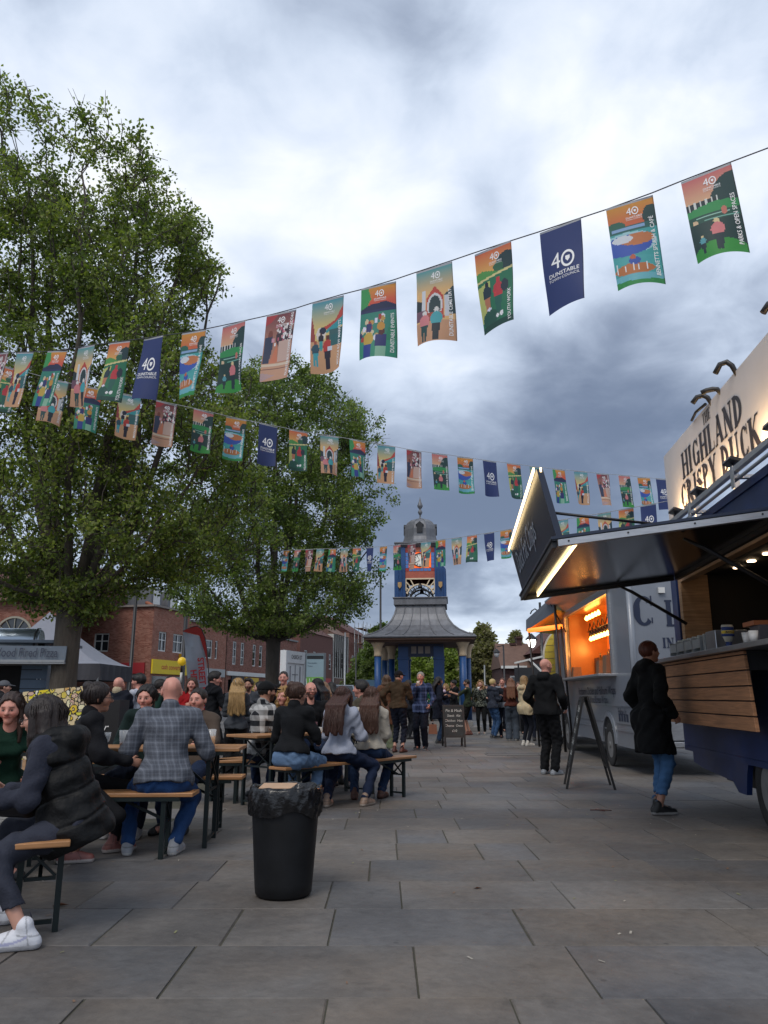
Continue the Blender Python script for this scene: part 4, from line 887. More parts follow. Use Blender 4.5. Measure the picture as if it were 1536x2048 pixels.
m = MB(TA); m.tube([(hs0 + .1, ho - .02, zz(ho) + .25), (hs0 + .2, 1.1, zz(1.1) + .06)], .012, 6); m.build('stay_rod', blackm, NB)
# roof rail with floodlights and the big white sign board
m = MB(TA); m.beam(TA_(SN, .12, 3.19), TA_(SF + .3, .12, 3.19), .05, .05) if False else m.box((SN, .095, 3.165), (SF + .45, .145, 3.215)); m.tube([(SN, .10, 3.11), (SF + .3, .10, 3.11)], .016, 8)
for s_ in (-3, -1.75, -.62, .75, 2.2): m.box((s_, -.3, 3.102), (s_ + .05, .16, 3.135)); m.box((s_, .146, 3.02), (s_ + .07, .158, 3.22))
m.build('roof_rail', alu, A_)
wb = mat('white_sign_board', (.60, .57, .56), rough=.5, var=.05, vscale=2)
BZ0, BZ1, BE = 3.46, 4.45, 3.05
m = MB(TA); m.box((SN, -.28, BZ0), (BE, -.24, BZ1)); SB = m.build('sign_board', wb, A_, bevel=.004)
m = MB(TA)
for s_ in (-3, -1.8, -.75, .6, 2.0): m.box((s_, -.34, 3.102), (s_ + .05, -.285, 4.2))
m.build('board_post', alu, A_)
tb = MB(); black_l = mat('board_lettering', (.02, .015, .02), rough=.5, var=0)
def onboard(sc, z0): return lambda x, y, z: TA((sc - x, -.24 + z, z0 + y))
add_serif(tb, 'THE', onboard(1.12, 4.265), .135, narrow=.95)
add_serif(tb, 'HIGHLAND', onboard(1.12, 3.88), .34, narrow=1.04)
add_serif(tb, 'CRISPY DUCK', onboard(1.02, 3.50), .34, narrow=1.0)
tb.build('lettering', black_l, SB)
for s_ in (-2.6, -1.5, -.5, .55, 1.46, 2.3):
    m = MB(TA); m.hexa([(s_ - .11, .05, 3.25), (s_ + .11, .05, 3.25), (s_ + .11, .17, 3.29), (s_ - .11, .17, 3.29), (s_ - .11, .035, 3.285), (s_ + .11, .035, 3.285), (s_ + .11, .155, 3.325), (s_ - .11, .155, 3.325)]); m.beam((s_, .12, 3.216), (s_, .12, 3.28), .03); FL = m.build('floodlight', blackm, A_, bevel=.008)
    m = MB(TA); m.face([(s_ - .09, .032, 3.288), (s_ + .09, .032, 3.288), (s_ + .09, .12, 3.317), (s_ - .09, .12, 3.317)][::-1]); m.build('lamp_glass', mat('flood_glass', (1, .8, .5), emit=(1, .75, .4), estr=4, var=0), FL)
    ld = bpy.data.lights.new('floodlight_beam', 'AREA'); ld.shape = 'RECTANGLE'; ld.size = .2; ld.size_y = .08; ld.energy = 5.5; ld.color = (1, .64, .30); lo = bpy.data.objects.new('floodlight_beam', ld); C.objects.link(lo)
    pos = TA((s_, -.07, 3.40)); tgt = TA((s_, -.28, 3.56)); lo.parent = A_; lo.location = pos - Vector(A_.location); lo.rotation_euler = (tgt - pos).to_track_quat('-Z', 'Y').to_euler()
# stubby arm lamps hooked over the top edge of the board
for s_, sc in ((.95, .7), (.62, .2), (.12, 1.0), (-1.2, .8)):
    m = MB(TA); m.tube([(s_, -.26, 4.40), (s_ + .01, -.22, 4.45 + .07 * sc), (s_ + .03, -.18, 4.45 + .12 * sc), (s_ + .06, -.12, 4.45 + .11 * sc), (s_ + .08, -.07, 4.45 + .02 * sc)], [.022, .028, .030, .03, .03], 10); m.build('arm_lamp', blackm, A_)
m = MB(TA); m.tube([(1.6, -.22, 4.46), (1.35, -.2, 4.475), (1.05, -.22, 4.455)], .018, 6); m.build('cable', blackm, A_)
# counter contents
cyl = lambda r0, r1, h, c, n=14: MB().lathe([(.001, c[2]), (r0, c[2]), (r1, c[2] + h), (.001, c[2] + h)], (c[0], c[1], 0), n)
zC = 1.612
t = thing('cutlery_rack', 'grey wire and plastic rack of sauces and cutlery along the trailer counter', 'rack', TA((1.2, .1, zC))); m = MB(TA)
greyPl = mat('grey_plastic', (.30, .33, .35), rough=.35, var=.2, vscale=12)
for k in range(4):
    s0 = .55 + k * .30
    m.box((s0, -.02, zC), (s0 + .27, .24, zC + .012)); h = .16
    for a in ((s0, -.02), (s0 + .258, -.02)): m.box((a[0], a[1], zC + .013), (a[0] + .012, .24, zC + h))
    for o in (-.02, .228): m.box((s0 + .013, o, zC + .05), (s0 + .257, o + .012, zC + h - (.02 if o > 0 else 0)))
m.build('tray', greyPl, t); m = MB(TA)
for k in range(12): s0 = .6 + k * .096; m.box((s0, .02 + .01 * (k % 3), zC + .02), (s0 + .055, .15, zC + .185 + .012 * (k % 2)))
m.build('packets', mat('pale_packets', (.5, .55, .55), rough=.3, var=.3, vscale=30), t)
t = thing('cutlery_box', 'brushed steel box standing between the sauce rack and the mayonnaise bottle', 'box', TA((.2, .1, zC))); m = MB(TA); m.box((.12, -.08, zC), (.42, .22, zC + .19)); m.build('shell', steelC, t, bevel=.006); m = MB(TA); m.box((.45, -.08, zC), (.52, .22, zC + .17)); m.build('divider', greyPl, t, bevel=.004)
B0 = TA((-.24, .22, zC)); t = thing('mayonnaise_bottle', 'upside down squeezy mayonnaise bottle with blue and yellow label on the counter', 'bottle', B0); m = MB()
prof = [(.001, 0), (.028, 0), (.03, .03), (.022, .034), (.03, .05), (.05, .10), (.058, .15), (.056, .19), (.05, .205), (.001, .207)]
m.lathe(prof[4:], B0, 18); m.v = [tuple(B0 + Vector(((Vector(v) - B0).x, (Vector(v) - B0).y * .62, (Vector(v) - B0).z))) for v in m.v]; m.build('bottle_body', mat('cream_plastic', (.62, .58, .46), rough=.35, var=.03), t)
m = MB(); m.lathe(prof[:5], B0, 14); m.build('cap', mat('blue_cap', (.03, .06, .2), rough=.4), t)
for z0, z1, c, nm in ((.155, .185, (.02, .05, .2), 'blue_label'), (.125, .152, (.7, .5, .05), 'yellow_label'), (.10, .122, (.02, .05, .2), 'blue_label')):
    m = MB(); m.lathe([(.0585, z0), (.0585, z1)], B0, 18); m.v = [tuple(B0 + Vector(((Vector(v) - B0).x * .98, (Vector(v) - B0).y * .64 - .001, (Vector(v) - B0).z))) for v in m.v if True]; L_ = m.build('label', mat(nm, c, rough=.4, var=0), t)
tb = MB(); add_text(tb, 'MAYO', B0 + Vector((-.005, -.040, .138)), (1, 0, 0), (0, 0, 1), .022, bold=.02); tb.build('lettering', mat('navy_lettering', (.02, .03, .12), var=0), t)
kraft = mat('brown_card', (.20, .105, .055), rough=.8, var=.12)
for (s_, o, w, h, lb) in [(-.55, .02, .22, .17, 'grey brown card box beside the mayonnaise bottle'), (-.95, -.1, .26, .36, 'tall brown paper bag standing behind the mayonnaise bottle'), (-1.35, -.05, .24, .33, 'brown paper bag at the near end of the trailer counter')]:
    t = thing('paper_bag' if h > .2 else 'card_box', lb, 'bag' if h > .2 else 'box', TA((s_, o, zC))); m = MB(TA)
    m.hexa([(s_ - w / 2, o - .08, zC), (s_ + w / 2, o - .08, zC), (s_ + w / 2, o + .08, zC), (s_ - w / 2, o + .08, zC), (s_ - w / 2 - .012, o - .07, zC + h), (s_ + w / 2 - .01, o - .07, zC + h), (s_ + w / 2, o + .075, zC + h), (s_ - w / 2, o + .07, zC + h)]); m.build('side', kraft if h > .2 else mat('grey_card', (.11, .10, .11)), t, bevel=.003)
m = MB(TA); m.box((-.62, .0, zC + .171), (-.35, .12, zC + .21)); tag(m.build('orange_tub', mat('orange_plastic', (.5, .16, .06), rough=.4)), 'small orange tub on top of the grey brown card box', 'tub')
for i, (s_, o) in enumerate([(-.82, .26), (-1.0, .27)]):
    c0 = TA((s_, o, zC)); m = MB().lathe([(.001, 0), (.03, 0), (.04, .09), (.036, .088)], c0, 14); tag(m.build('paper_cup', mat('white_paper', (.7, .68, .65), rough=.6, var=0)), ['white paper cup at the counter edge nearest the mayonnaise', 'white paper cup second from the mayonnaise on the counter'][i], 'cup')

# ---------------------------------------------------------------- grey van with the glowing window
TB, aB, nB = frame(3.9, 12.4, .053)
V = thing('food_van', 'pale grey step van with a glowing orange serving window', 'food van', TB((3, -1, 0)))
vg = mat('grey_van_paint', (.19, .21, .245), rough=.32, var=.10, vscale=1.5, coat=.25)
VL = 7.2
m = MB(TB)
holes = [(1.15, 5.4, 1.56, 2.95), ]
def tri(a): return TB(a)
# side with arch + window
us = [0, VL]; zs = [.42, 3.15]
wm = MB(); O = TB((0, 0, 0)); wm.wallgrid(O, aB, [0, VL], [.62, 3.15], holes, .05, nB)
# lower skirt with round wheel arches
def skirt(mb, arches, z0=.38, z1=.62, r=.47, off=0):
    s = 0.
    for c_ in arches + [None]:
        e = (c_ - r) if c_ is not None else VL
        if e > s: mb.face([TB((s, off, z0)), TB((e, off, z0)), TB((e, off, z1)), TB((s, off, z1))])
        if c_ is not None: s = c_ + r
skirt(wm, [1.7, 5.9])
wm.build('side_panel', vg, V)
m = MB(TB)
m.box((0.0, -2.1, .42), (.03, -.06, 3.1)); m.box((0, -2.12, .42), (VL, -2.1, 3.1)); m.box((VL - .03, -2.1, .42), (VL, -.02, 3.1)); m.box((0, -2.12, 3.152), (VL, .02, 3.2)); m.box((.05, -2.08, .40), (VL - .05, -.02, .44))
m.tube([(.03, -.06, .42), (.03, -.06, 3.15)], .06, 14)
m.build('body', vg, V)
for c_ in (1.7, 5.9):
    m = MB(TB)
    for i in range(16):
        a, b = math.pi * i / 16, math.pi * (i + 1) / 16; r0, r1 = .44, .52; cz = .40
        m.hexa([(c_ + r0 * math.cos(a), .001, cz + r0 * math.sin(a)), (c_ + r1 * math.cos(a), .001, cz + r1 * math.sin(a)), (c_ + r1 * math.cos(b), .001, cz + r1 * math.sin(b)), (c_ + r0 * math.cos(b), .001, cz + r0 * math.sin(b)),
                (c_ + r0 * math.cos(a), .035, cz + r0 * math.sin(a)), (c_ + r1 * math.cos(a), .02, cz + r1 * math.sin(a)), (c_ + r1 * math.cos(b), .02, cz + r1 * math.sin(b)), (c_ + r0 * math.cos(b), .035, cz + r0 * math.sin(b))])
    m.build('arch_lip', vg, V)
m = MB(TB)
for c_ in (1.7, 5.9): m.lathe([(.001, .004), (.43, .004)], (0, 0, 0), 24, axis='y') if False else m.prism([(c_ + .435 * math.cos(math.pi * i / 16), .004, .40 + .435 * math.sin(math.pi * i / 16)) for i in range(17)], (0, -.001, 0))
m.build('arch_shade_sheet', mat('arch_shade', (.01, .01, .011), rough=.9), V)  # flat dark sheet, stands in for shade inside the wheel arches
for c_ in (1.7, 5.9): wheel(V, TB((c_, .012, .36)), nB, r=.36, w=.03)
m = MB(TB); m.box((0, .002, 1.02), (VL, .014, 1.06)); m.box((0, .002, .74), (1.2, .012, .76)); m.box((2.2, .002, .74), (5.4, .012, .76)); m.box((0, .002, .62), (VL, .01, .64)); m.build('rubbing_strip', vg, V)
# rear bumper and lamps
m = MB(TB); m.box((-.14, -2.1, .42), (-.002, .0, .50)); m.box((-.06, -2.08, .52), (-.002, -.03, .98)); m.build('bumper', alu, V, bevel=.01)
for o in (-.32, -1.78): m = MB(TB); m.box((-.11, o - .16, .60), (-.062, o + .02, .80), 0); m.box((-.11, o + .021, .60), (-.062, o + .10, .80), 1); m.build('tail_light', [mat('red_lens', (.35, .012, .008), rough=.2, var=0), mat('amber_lens', (.7, .2, .02), rough=.2, var=0)], V, bevel=.006)
m = MB(TB); m.box((-.004, -2.0, 1.02), (-.001, -.2, 1.04)); m.build('rear_seam', blackm, V)
# rear lettering
rN = -aB; rX = -nB
tb = MB(); dkb = mat('van_lettering', (.012, .02, .05), rough=.5, var=0)
def onrear(cx, z0): return lambda x, y, z: TB((-.004 - z, -cx - x, z0 + y))
add_serif(tb, 'C', onrear(.26, 2.27), .50, narrow=1.0); add_serif(tb, 'HICKEN', lambda x, y, z: TB((-.004 - z, -1.28 - x, 2.27 + y)) , .42, narrow=.7) if False else add_serif(tb, 'LUCK', onrear(1.15, 2.27), .42, narrow=.8)
add_serif(tb, 'IN THE CITY'.replace('O', 'U'), onrear(1.05, 1.93), .16, narrow=.9)
tb.build('lettering', dkb, V)
m = MB(TB); m.box((-.05, -.62, 2.80), (-.003, -.52, 2.89)); m.build('camera_box', whiteP, V)
# side lettering
tb = MB(); sd = -aB
add_text(tb, 'Rotisserie Chicken and Halloumi Wraps', TB((2.7, .003, 1.28)), sd, upv, .21, sx=.95, bold=.012); add_text(tb, 'Frozen Beers, Wine and Lemonade Chair', TB((2.7, .003, .98 + .12)), sd, upv, .19, sx=.9, bold=.012) if False else add_text(tb, 'Pork Belly Rolls and Korean Wraps', TB((2.9, .016, 1.14 - .02)), sd, upv, .19, sx=.9, bold=.012)
add_text(tb, 'Follow Us', TB((.72, .003, .93)), sd, upv, .15, sx=.9, bold=.012)
for k in range(4):
    s_ = .98 - k * .17
    tb.hexa([TB((s_, .003, .78)), TB((s_ - .11, .003, .78)), TB((s_ - .11, .006, .78)), TB((s_, .006, .78)), TB((s_, .003, .90)), TB((s_ - .11, .003, .90)), TB((s_ - .11, .006, .90)), TB((s_, .006, .90))])
tb.build('lettering', dkb, V)
# orange lit kitchen
amb = mat('amber_curtain', (.62, .17, .02), rough=.55, var=.0, emit=(1, .20, .015), estr=.14)  # faint emission: kitchen lamp glow put into the cloth
nC = 160; m = MB(TB)
for i in range(nC):
    a, b = 1.2 + 4.2 * i / nC, 1.2 + 4.2 * (i + 1) / nC; f_ = lambda s: -.95 + .08 * math.sin(s * 19) + .03 * math.sin(s * 43)
    m.face([(a, f_(a), 1.3), (b, f_(b), 1.3), (b, f_(b), 3.0), (a, f_(a), 3.0)], 0, True)
m.build('curtain', amb, V)
m = MB(TB); m.box((1.15, -.9, 3.0), (5.4, -.06, 3.02)); m.box((5.38, -.95, 1.3), (5.4, -.06, 3.0)); m.box((1.15, -.95, 1.3), (1.17, -.06, 3.0)); m.build('lining', mat('amber_lining', (.35, .12, .03), rough=.3, emit=(1, .22, .02), estr=.06), V)  # lining emits too, lamp glow put into the material
m = MB(TB); m.box((.95, -.5, 1.52), (5.6, .30, 1.56)); m.build('counter', alu, V, bevel=.005)
m = MB(TB); m.box((1.02, .0, 1.56), (1.15, .04, 3.05)); m.box((5.4, 0, 1.56), (5.53, .04, 3.05)); m.box((1.02, 0, 2.95), (5.53, .04, 3.05)); m.build('window_frame', alu, V)
bulbM = mat('bulb_glow', (1, .6, .2), emit=(1.0, .42, .07), estr=14, var=0)
def bulbs(par, pts, r=.042):
    m = MB()
    for p in pts: m.lathe([(.001, -r), (r * .7, -r * .7), (r, 0), (r * .6, r * .8), (r * .3, r * 1.4), (.001, r * 1.5)], p, 8)
    m.build('bulb', bulbM, par)
bulbs(V, [TB((1.45 + k * .27, -.45, 2.42)) for k in range(14)]); bulbs(V, [TB((3.6 + k * .3, -.35, 2.86)) for k in range(5)], .045); bulbs(V, [TB((1.6 + k * .5, -.75, 2.3)) for k in range(3)], .035)
m = MB(TB); m.tube([(1.3, -.45, 2.60), (5.2, -.45, 2.60)], .02, 6)
for k in range(14): m.tube([(1.45 + k * .27, -.45, 2.6), (1.45 + k * .27, -.45, 2.49)], [.02, .045], 8)
for k in range(9): s_ = 1.4 + k * .42; m.tube([(s_, -.45, 2.6), (s_ + .21, -.45, 2.78), (s_ + .42, -.45, 2.6)], .012, 5)
m.build('light_rail', blackm, V)
m = MB(TB)
for s0, w, h in ((1.3, .5, .22), (1.9, .35, .4), (2.5, .7, .18), (3.4, .3, .5), (3.9, .6, .3), (4.7, .5, .45)): m.box((s0, -.85, 1.562), (s0 + w, -.55, 1.562 + h)); m.tube([(s0 + .1, -.6, 1.562 + h), (s0 + .1, -.6, 1.66 + h)], .02, 6)
m.beam(TA_Z(1.3), TA_Z(5.2), .04, .5) if False else m.box((1.3, -.9, 2.02), (5.2, -.7, 2.04))
for k in range(16): m.lathe([(.001, 2.041), (.04, 2.041), (.04, 2.12), (.015, 2.17), (.015, 2.2), (.001, 2.2)], (1.4 + k * .23, -.8, 0), 8)
m.build('kitchen_equipment', mat('silhouette_steel', (.06, .04, .03), rough=.4, metal=.4), V)  # near-black steel: backlit silhouette shade put into the colour
for s_ in (1.8, 3.2, 4.6):
    ld = bpy.data.lights.new('kitchen_light', 'POINT'); ld.energy = 16; ld.color = (1, .38, .07); ld.shadow_soft_size = .1; lo = bpy.data.objects.new('kitchen_light', ld); C.objects.link(lo); lo.parent = V; lo.location = TB((s_, -.5, 2.25)) - Vector(V.location)
# hatch propped open over the window, with orange tube
m = MB(TB); m.hexa([(1.05, .05, 3.06), (5.5, .05, 3.06), (5.5, .45, 3.30), (1.05, .45, 3.30), (1.05, .05, 3.1), (5.5, .05, 3.1), (5.5, .45, 3.34), (1.05, .45, 3.34)]); m.build('hatch', alu, V)
m = MB(TB); m.tube([(5.2, .05, 2.6), (5.3, .35, 3.26)], .015, 6); m.build('gas_strut', blackm, V)
for i, (s_, w, h, lb) in enumerate([(1.7, .3, .35, 'brown paper bag nearest the rear on the grey van counter'), (2.3, .25, .28, 'smaller brown paper bag on the grey van counter'), (4.9, .2, .25, 'little brown bag at the far end of the grey van counter')]):
    m = MB(TB); m.hexa([(s_, -.2, 1.562), (s_ + w, -.2, 1.562), (s_ + w, 0, 1.562), (s_, 0, 1.562), (s_ + .01, -.19, 1.562 + h), (s_ + w, -.19, 1.562 + h), (s_ + w, -.02, 1.562 + h), (s_ + .01, -.02, 1.562 + h)]); tag(m.build('paper_bag', kraft), lb, 'bag')
# ---------------------------------------------------------------- yellow rounded trailer behind
TC, aC, nC_ = frame(4.14, 20.4, .22)
Y_ = thing('food_trailer', 'rounded yellow clapboard trailer with a slatted grey awning behind the grey van', 'food trailer', TC((1.5, -1, 0)))
yel = mat('yellow_clapboard', (.62, .50, .06), rough=.5, var=.08)
def cap_profile(o0, o1, z0, z1, r, n=10):
    pts = [(o0, z0), (o1, z0), (o1, z1 - r)]
    pts += [(o1 - r + r * math.cos(math.pi / 2 * i / n), z1 - r + r * math.sin(math.pi / 2 * i / n)) for i in range(1, n + 1)]
    pts += [(o0 + r - r * math.sin(math.pi / 2 * i / n), z1 - r + r * math.cos(math.pi / 2 * i / n)) for i in range(0, n + 1)]
    return pts
pr = cap_profile(-1.9, .0, .45, 3.05, .85)
m = MB(TC); m.prism([(0, o, z) for o, z in pr], (4.5, 0, 0)); m.build('body', mat('white_rounded_shell', (.6, .6, .56), rough=.4), Y_)
m = MB(TC)
for k in range(15):
    z0 = .5 + k * .165; z1 = z0 + .155; ins = lambda z: 0 if z < 2.2 else .85 - math.sqrt(max(0, .85 ** 2 - (z - 2.2) ** 2))
    if z1 > 3.0: break
    m.hexa([(-.03, -1.85 + ins(z0), z0), (-.03, -.05 - ins(z0), z0), (-.001, -.05 - ins(z0), z0), (-.001, -1.85 + ins(z0), z0), (-.02, -1.85 + ins(z1), z1), (-.02, -.05 - ins(z1), z1), (-.001, -.05 - ins(z1), z1), (-.001, -1.85 + ins(z1), z1)])
m.build('clapboard', yel, Y_)
m = MB(TC); m.box((-.05, -.65, 2.0), (-.031, -.50, 2.6)); m.build('dark_plate', blackm, Y_)
# slatted canopy leaning out with yellow underside and orange tube
cz = 3.15
p1, p2, p3, p4 = atY(1052, 1240, 19.5), atY(1108, 1190, 17.5), atY(1052, 1262, 19.5), atY(1112, 1222, 17.5)
can = thing('canopy', 'slatted dark grey canopy with yellow lining over an orange light tube', 'canopy', (p3.x, p3.y, 0))
m = MB(); m.prism([p1, p2, p4, p3], (.03, .05, 0)); m.build('valance', mat('grey_slats', (.14, .16, .20), rough=.5, var=.25, vscale=30, stretch=(6, 6, 1)), can)
m = MB(); m.hexa([p3, p4, p4 + Vector((1.0, .6, -.10)), p3 + Vector((1.3, 1.0, -.05)), p3 + upv * .03, p4 + upv * .03, p4 + Vector((1.0, .6, -.07)), p3 + Vector((1.3, 1.0, -.02))]); m.build('lining', mat('yellow_lining', (.55, .42, .08), rough=.5), can)
q1, q2 = atY(1058, 1261, 19.3), atY(1122, 1253, 17.6); m = MB(); m.tube([q1, q2], .055, 8); m.build('neon_tube', mat('orange_tube', (1, .4, .1), emit=(1, .17, .02), estr=1.6, var=0), can)
m = MB(); 
for q in (q1, q2): m.tube([q, (q.x + .15, q.y + .1, 0)], .025, 6)
m.tube([p2, (p2.x + .1, p2.y + .1, 0)], .03, 6)
m.build('pole', blackm, can)
# stall frame behind the queue, white slanting awning arm
t = thing('market_stall', 'dark market stall with slanting white awning arms behind the queue', 'stall', (5.2, 27, 0)); m = MB()
a, b = atY(1030, 1326, 27), atY(1090, 1312, 26); m.beam(a, b, .06, .06); m.beam(atY(1058, 1318, 26.5), atY(1085, 1345, 26.2), .05, .05); m.build('awning_arm', whiteP, t)
m = MB(); a = atY(1034, 1362, 28); m.box((a.x, 28, 0), (a.x + 1.6, 28.6, 1.1)); m.box((a.x, 28.4, 1.1), (a.x + 1.6, 28.5, 2.2)); m.build('stall_back', mat('stall_black', (.015, .016, .02), rough=.6), t)
m = MB(); m.beam((a.x, 27.6, 0), (a.x, 27.6, 2.3), .05); m.beam((a.x + 1.5, 27.6, 0), (a.x + 1.5, 27.6, 2.3), .05); m.build('post', blackm, t)

# ================================================================ BUNTING
NB_X, NB_Y = 40, 84; BW, BH = .405, .84
def grad(c0, c1, t): return tuple(a + (b - a) * t for a, b in zip(c0, c1))
class Art:
    def __init__(s): s.a = np.zeros((NB_Y, NB_X, 3)); s.U, s.V = np.meshgrid((np.arange(NB_X) + .5) / NB_X, (np.arange(NB_Y) + .5) / NB_Y * 2)
    def put(s, mask, c): s.a[mask] = hexc(c) if isinstance(c, str) else c
    def sky(s, c0, c1, v1=.7):
        c0, c1 = np.array(hexc(c0)), np.array(hexc(c1)); t = np.clip(s.V / v1, 0, 1)[..., None]; s.a[:] = c0 * (1 - t) + c1 * t
    def rect(s, u0, v0, u1, v1, c): s.put((s.U > u0) & (s.U < u1) & (s.V > v0) & (s.V < v1), c)
    def ell(s, u, v, ru, rv, c): s.put(((s.U - u) / ru) ** 2 + ((s.V - v) / rv) ** 2 < 1, c)
    def ring(s, u, v, ru, rv, w, c, top=None):
        q = ((s.U - u) / ru) ** 2 + ((s.V - v) / rv) ** 2; q2 = ((s.U - u) / (ru - w)) ** 2 + ((s.V - v) / (rv - w)) ** 2; mk = (q < 1) & (q2 > 1)
        if top is not None: mk &= s.V < top
        s.put(mk, c)
    def poly(s, pts, c):
        ins = np.zeros(s.U.shape, bool); n = len(pts)
        for i in range(n):
            (x0, y0), (x1, y1) = pts[i], pts[(i + 1) % n]
            if abs(y1 - y0) < 1e-9: continue
            cnd = ((y0 > s.V) != (y1 > s.V)) & (s.U < (x1 - x0) * (s.V - y0) / (y1 - y0) + x0); ins ^= cnd
        s.put(ins, c)
    def person(s, u, v, h, top, legs, hair, skin='#c99a7c', w=1.):
        s.ell(u, v + h * .08, h * .065 * w, h * .085, hair); s.ell(u, v + h * .33, h * .15 * w, h * .2, top); s.rect(u - h * .13 * w, v + h * .3, u + h * .13 * w, v + h * .5, top)
        s.poly([(u - h * .11 * w, v + h * .48), (u + h * .11 * w, v + h * .48), (u + h * .07, v + h), (u + h * .01, v + h), (u, v + h * .6), (u - h * .01, v + h), (u - h * .07, v + h)], legs)
def art(kind):
    s = Art(); rg = np.random.default_rng(hash(kind) % 99 if False else sum(map(ord, kind)))
    if kind == 'navy': s.put(s.U > -1, '#233a78')
    elif kind == 'parks':
        s.sky('#d9696f', '#eec08f', .7); s.ell(.95, .50, .38, .34, '#1d4647'); s.ell(.7, .6, .2, .16, '#1d4647'); s.rect(0, .62, .62, .86, '#24393f')
        for k in range(6): s.rect(.05 + k * .11, .6, .085 + k * .11, .84, '#dfe4dd')
        s.put(s.V > .8 - .08 * np.sin(s.U * 3), '#2f9e57'); s.put(s.V > .95, '#1e5a4c'); s.rect(.15, 1.0, .8, 1.03, '#9fd4c4'); s.rect(.3, 1.1, .95, 1.125, '#7cc0b0'); s.ell(.12, 1.1, .05, .06, '#e6c79c'); s.ell(.7, .98, .06, .09, '#d27a6a'); s.put(s.V > 1.15, '#17403f')
        s.ell(.5, 2.05, .6, .42, '#2f9c3c'); s.person(.52, 1.12, .78, '#e07f83', '#16363f', '#e8d29a', w=1.15); s.person(.2, 1.45, .42, '#53a7b5', '#16363f', '#e8d29a')
    elif kind == 'splash':
        s.sky('#e6a02a', '#e2683a', .5); s.ell(.15, .52, .2, .12, '#2d6f5b'); s.ell(.9, .42, .17, .24, '#274b4a'); s.put(s.V > .55, '#2c6c66'); s.rect(.05, .58, .75, .64, '#8fb7e0'); s.put(s.V > .68, '#3fb0ae')
        s.ell(.35, .98, .6, .28, '#a8dbe3'); s.ell(.3, 1.02, .55, .26, '#2f5cc0'); s.ell(.55, .9, .36, .14, '#d57f45'); s.ell(.25, .86, .22, .1, '#e3e8ee'); s.put(s.V > 1.3, '#45b4b4')
        s.ell(.42, 1.62, .42, .14, '#cd7a3c'); s.ell(.45, 1.42, .12, .1, '#2e58b8'); s.ell(.42, 1.33, .06, .06, '#d0633c')
        for k in range(8): s.rect(.05 + k * .09, 1.42 + .05 * (k % 3), .065 + k * .09, 1.66, '#f2f4f4')
        s.put(s.V > 1.74, '#6fc4d0'); s.put(s.V > 1.86 + .04 * np.sin(s.U * 3), '#2f9d50')
    elif kind == 'youth':
        s.sky('#e3623a', '#f2b255', .55); s.put(s.V > .55 - .04 * np.sin(s.U * 9), '#55a44f'); s.ell(.85, .42, .28, .22, '#1f4248'); s.ell(.62, .52, .14, .12, '#2f6d50'); s.put(s.V > .74 - .14 * s.U, '#e8d990'); s.put(s.V > .80 - .14 * s.U, '#1f7d59')
        s.poly([(0, .9), (.38, .8), (.3, 1.6), (0, 1.75)], '#c9cf6e'); s.person(.27, .82, .8, '#1d3a48', '#c97d5a', '#223', w=1.1); s.person(.6, .78, .98, '#d02f3c', '#1f6a5c', '#d02f3c', w=.95); s.ell(.78, 1.05, .1, .16, '#263746'); s.ell(.3, 1.72, .26, .2, '#1f5e50'); s.put(s.V > 1.86, '#174f45'); s.ell(.3, 1.5, .08, .04, '#eef'); s.ell(.55, 1.74, .04, .05, '#fff'); s.ell(.68, 1.72, .05, .06, '#fff')
    elif kind == 'priory':
        s.sky('#2aa3ad', '#f3c27a', .65); s.poly([(0, .8), (.2, .9), (.2, 1.2), (0, 1.2)], '#23363e'); s.poly([(.75, .8), (1, .6), (1, 1.3), (.75, 1.3)], '#2b4a50'); s.poly([(.28, .8), (.5, .5), (.72, .8), (.74, 1.4), (.28, 1.4)], '#cf4738'); s.rect(.14, .58, .26, 1.3, '#dfe3e8'); s.rect(.74, .8, .84, 1.35, '#d8dbe2')
        s.ell(.5, 1.02, .2, .32, '#e4e2e2'); s.ell(.5, 1.05, .155, .28, '#234047'); s.rect(.3, 1.22, .66, 1.5, '#b5452f'); s.rect(.0, 1.12, .28, 1.4, '#7a5468'); s.put(s.V > 1.45, '#d7a078'); s.person(.24, 1.14, .84, '#e2858a', '#1f4f50', '#e8e4e0', w=1.15); s.person(.55, 1.08, .9, '#35aeb8', '#1b2c38', '#e8e4e0', w=1.1)
    elif kind == 'events':
        s.sky('#e8a32c', '#e8593c', .45); s.poly([(0, 0), (.2, 0), (.3, .35), (.15, .6), (0, .62)], '#3aa65a'); s.poly([(0, .62), (.3, .5), (.72, .48), (1, .6), (1, .9), (0, .9)], '#232f56'); s.put(s.V > .72, '#2b8f7b'); s.rect(0, .66, 1, .74, '#2a3566')
        for k in range(26): s.ell(rg.uniform(.02, .7), rg.uniform(.85, 1.5), .05, .08, ['#e4d2a8', '#d2a54c', '#2a3566', '#eef', '#b33', '#e4d2a8'][k % 6])
        s.poly([(.95, .9), (1, .9), (1, 1.9), (.7, 2), (.75, 1.3)], '#1f8f6a'); s.put((s.V > 1.55), '#2c9c7c'); s.ell(.28, 1.5, .14, .2, '#d5b13e'); s.rect(.16, 1.65, .38, 2, '#24409c'); s.rect(.48, 1.38, .76, 1.72, '#2b3578'); s.ell(.62, 1.3, .08, .1, '#5a2a2a'); s.rect(.5, 1.72, .74, 2, '#8fc7a8'); s.rect(.2, 1.05, .34, 1.28, '#2b3578'); s.ell(.6, 1.15, .1, .12, '#d89a30')
    elif kind == 'markets':
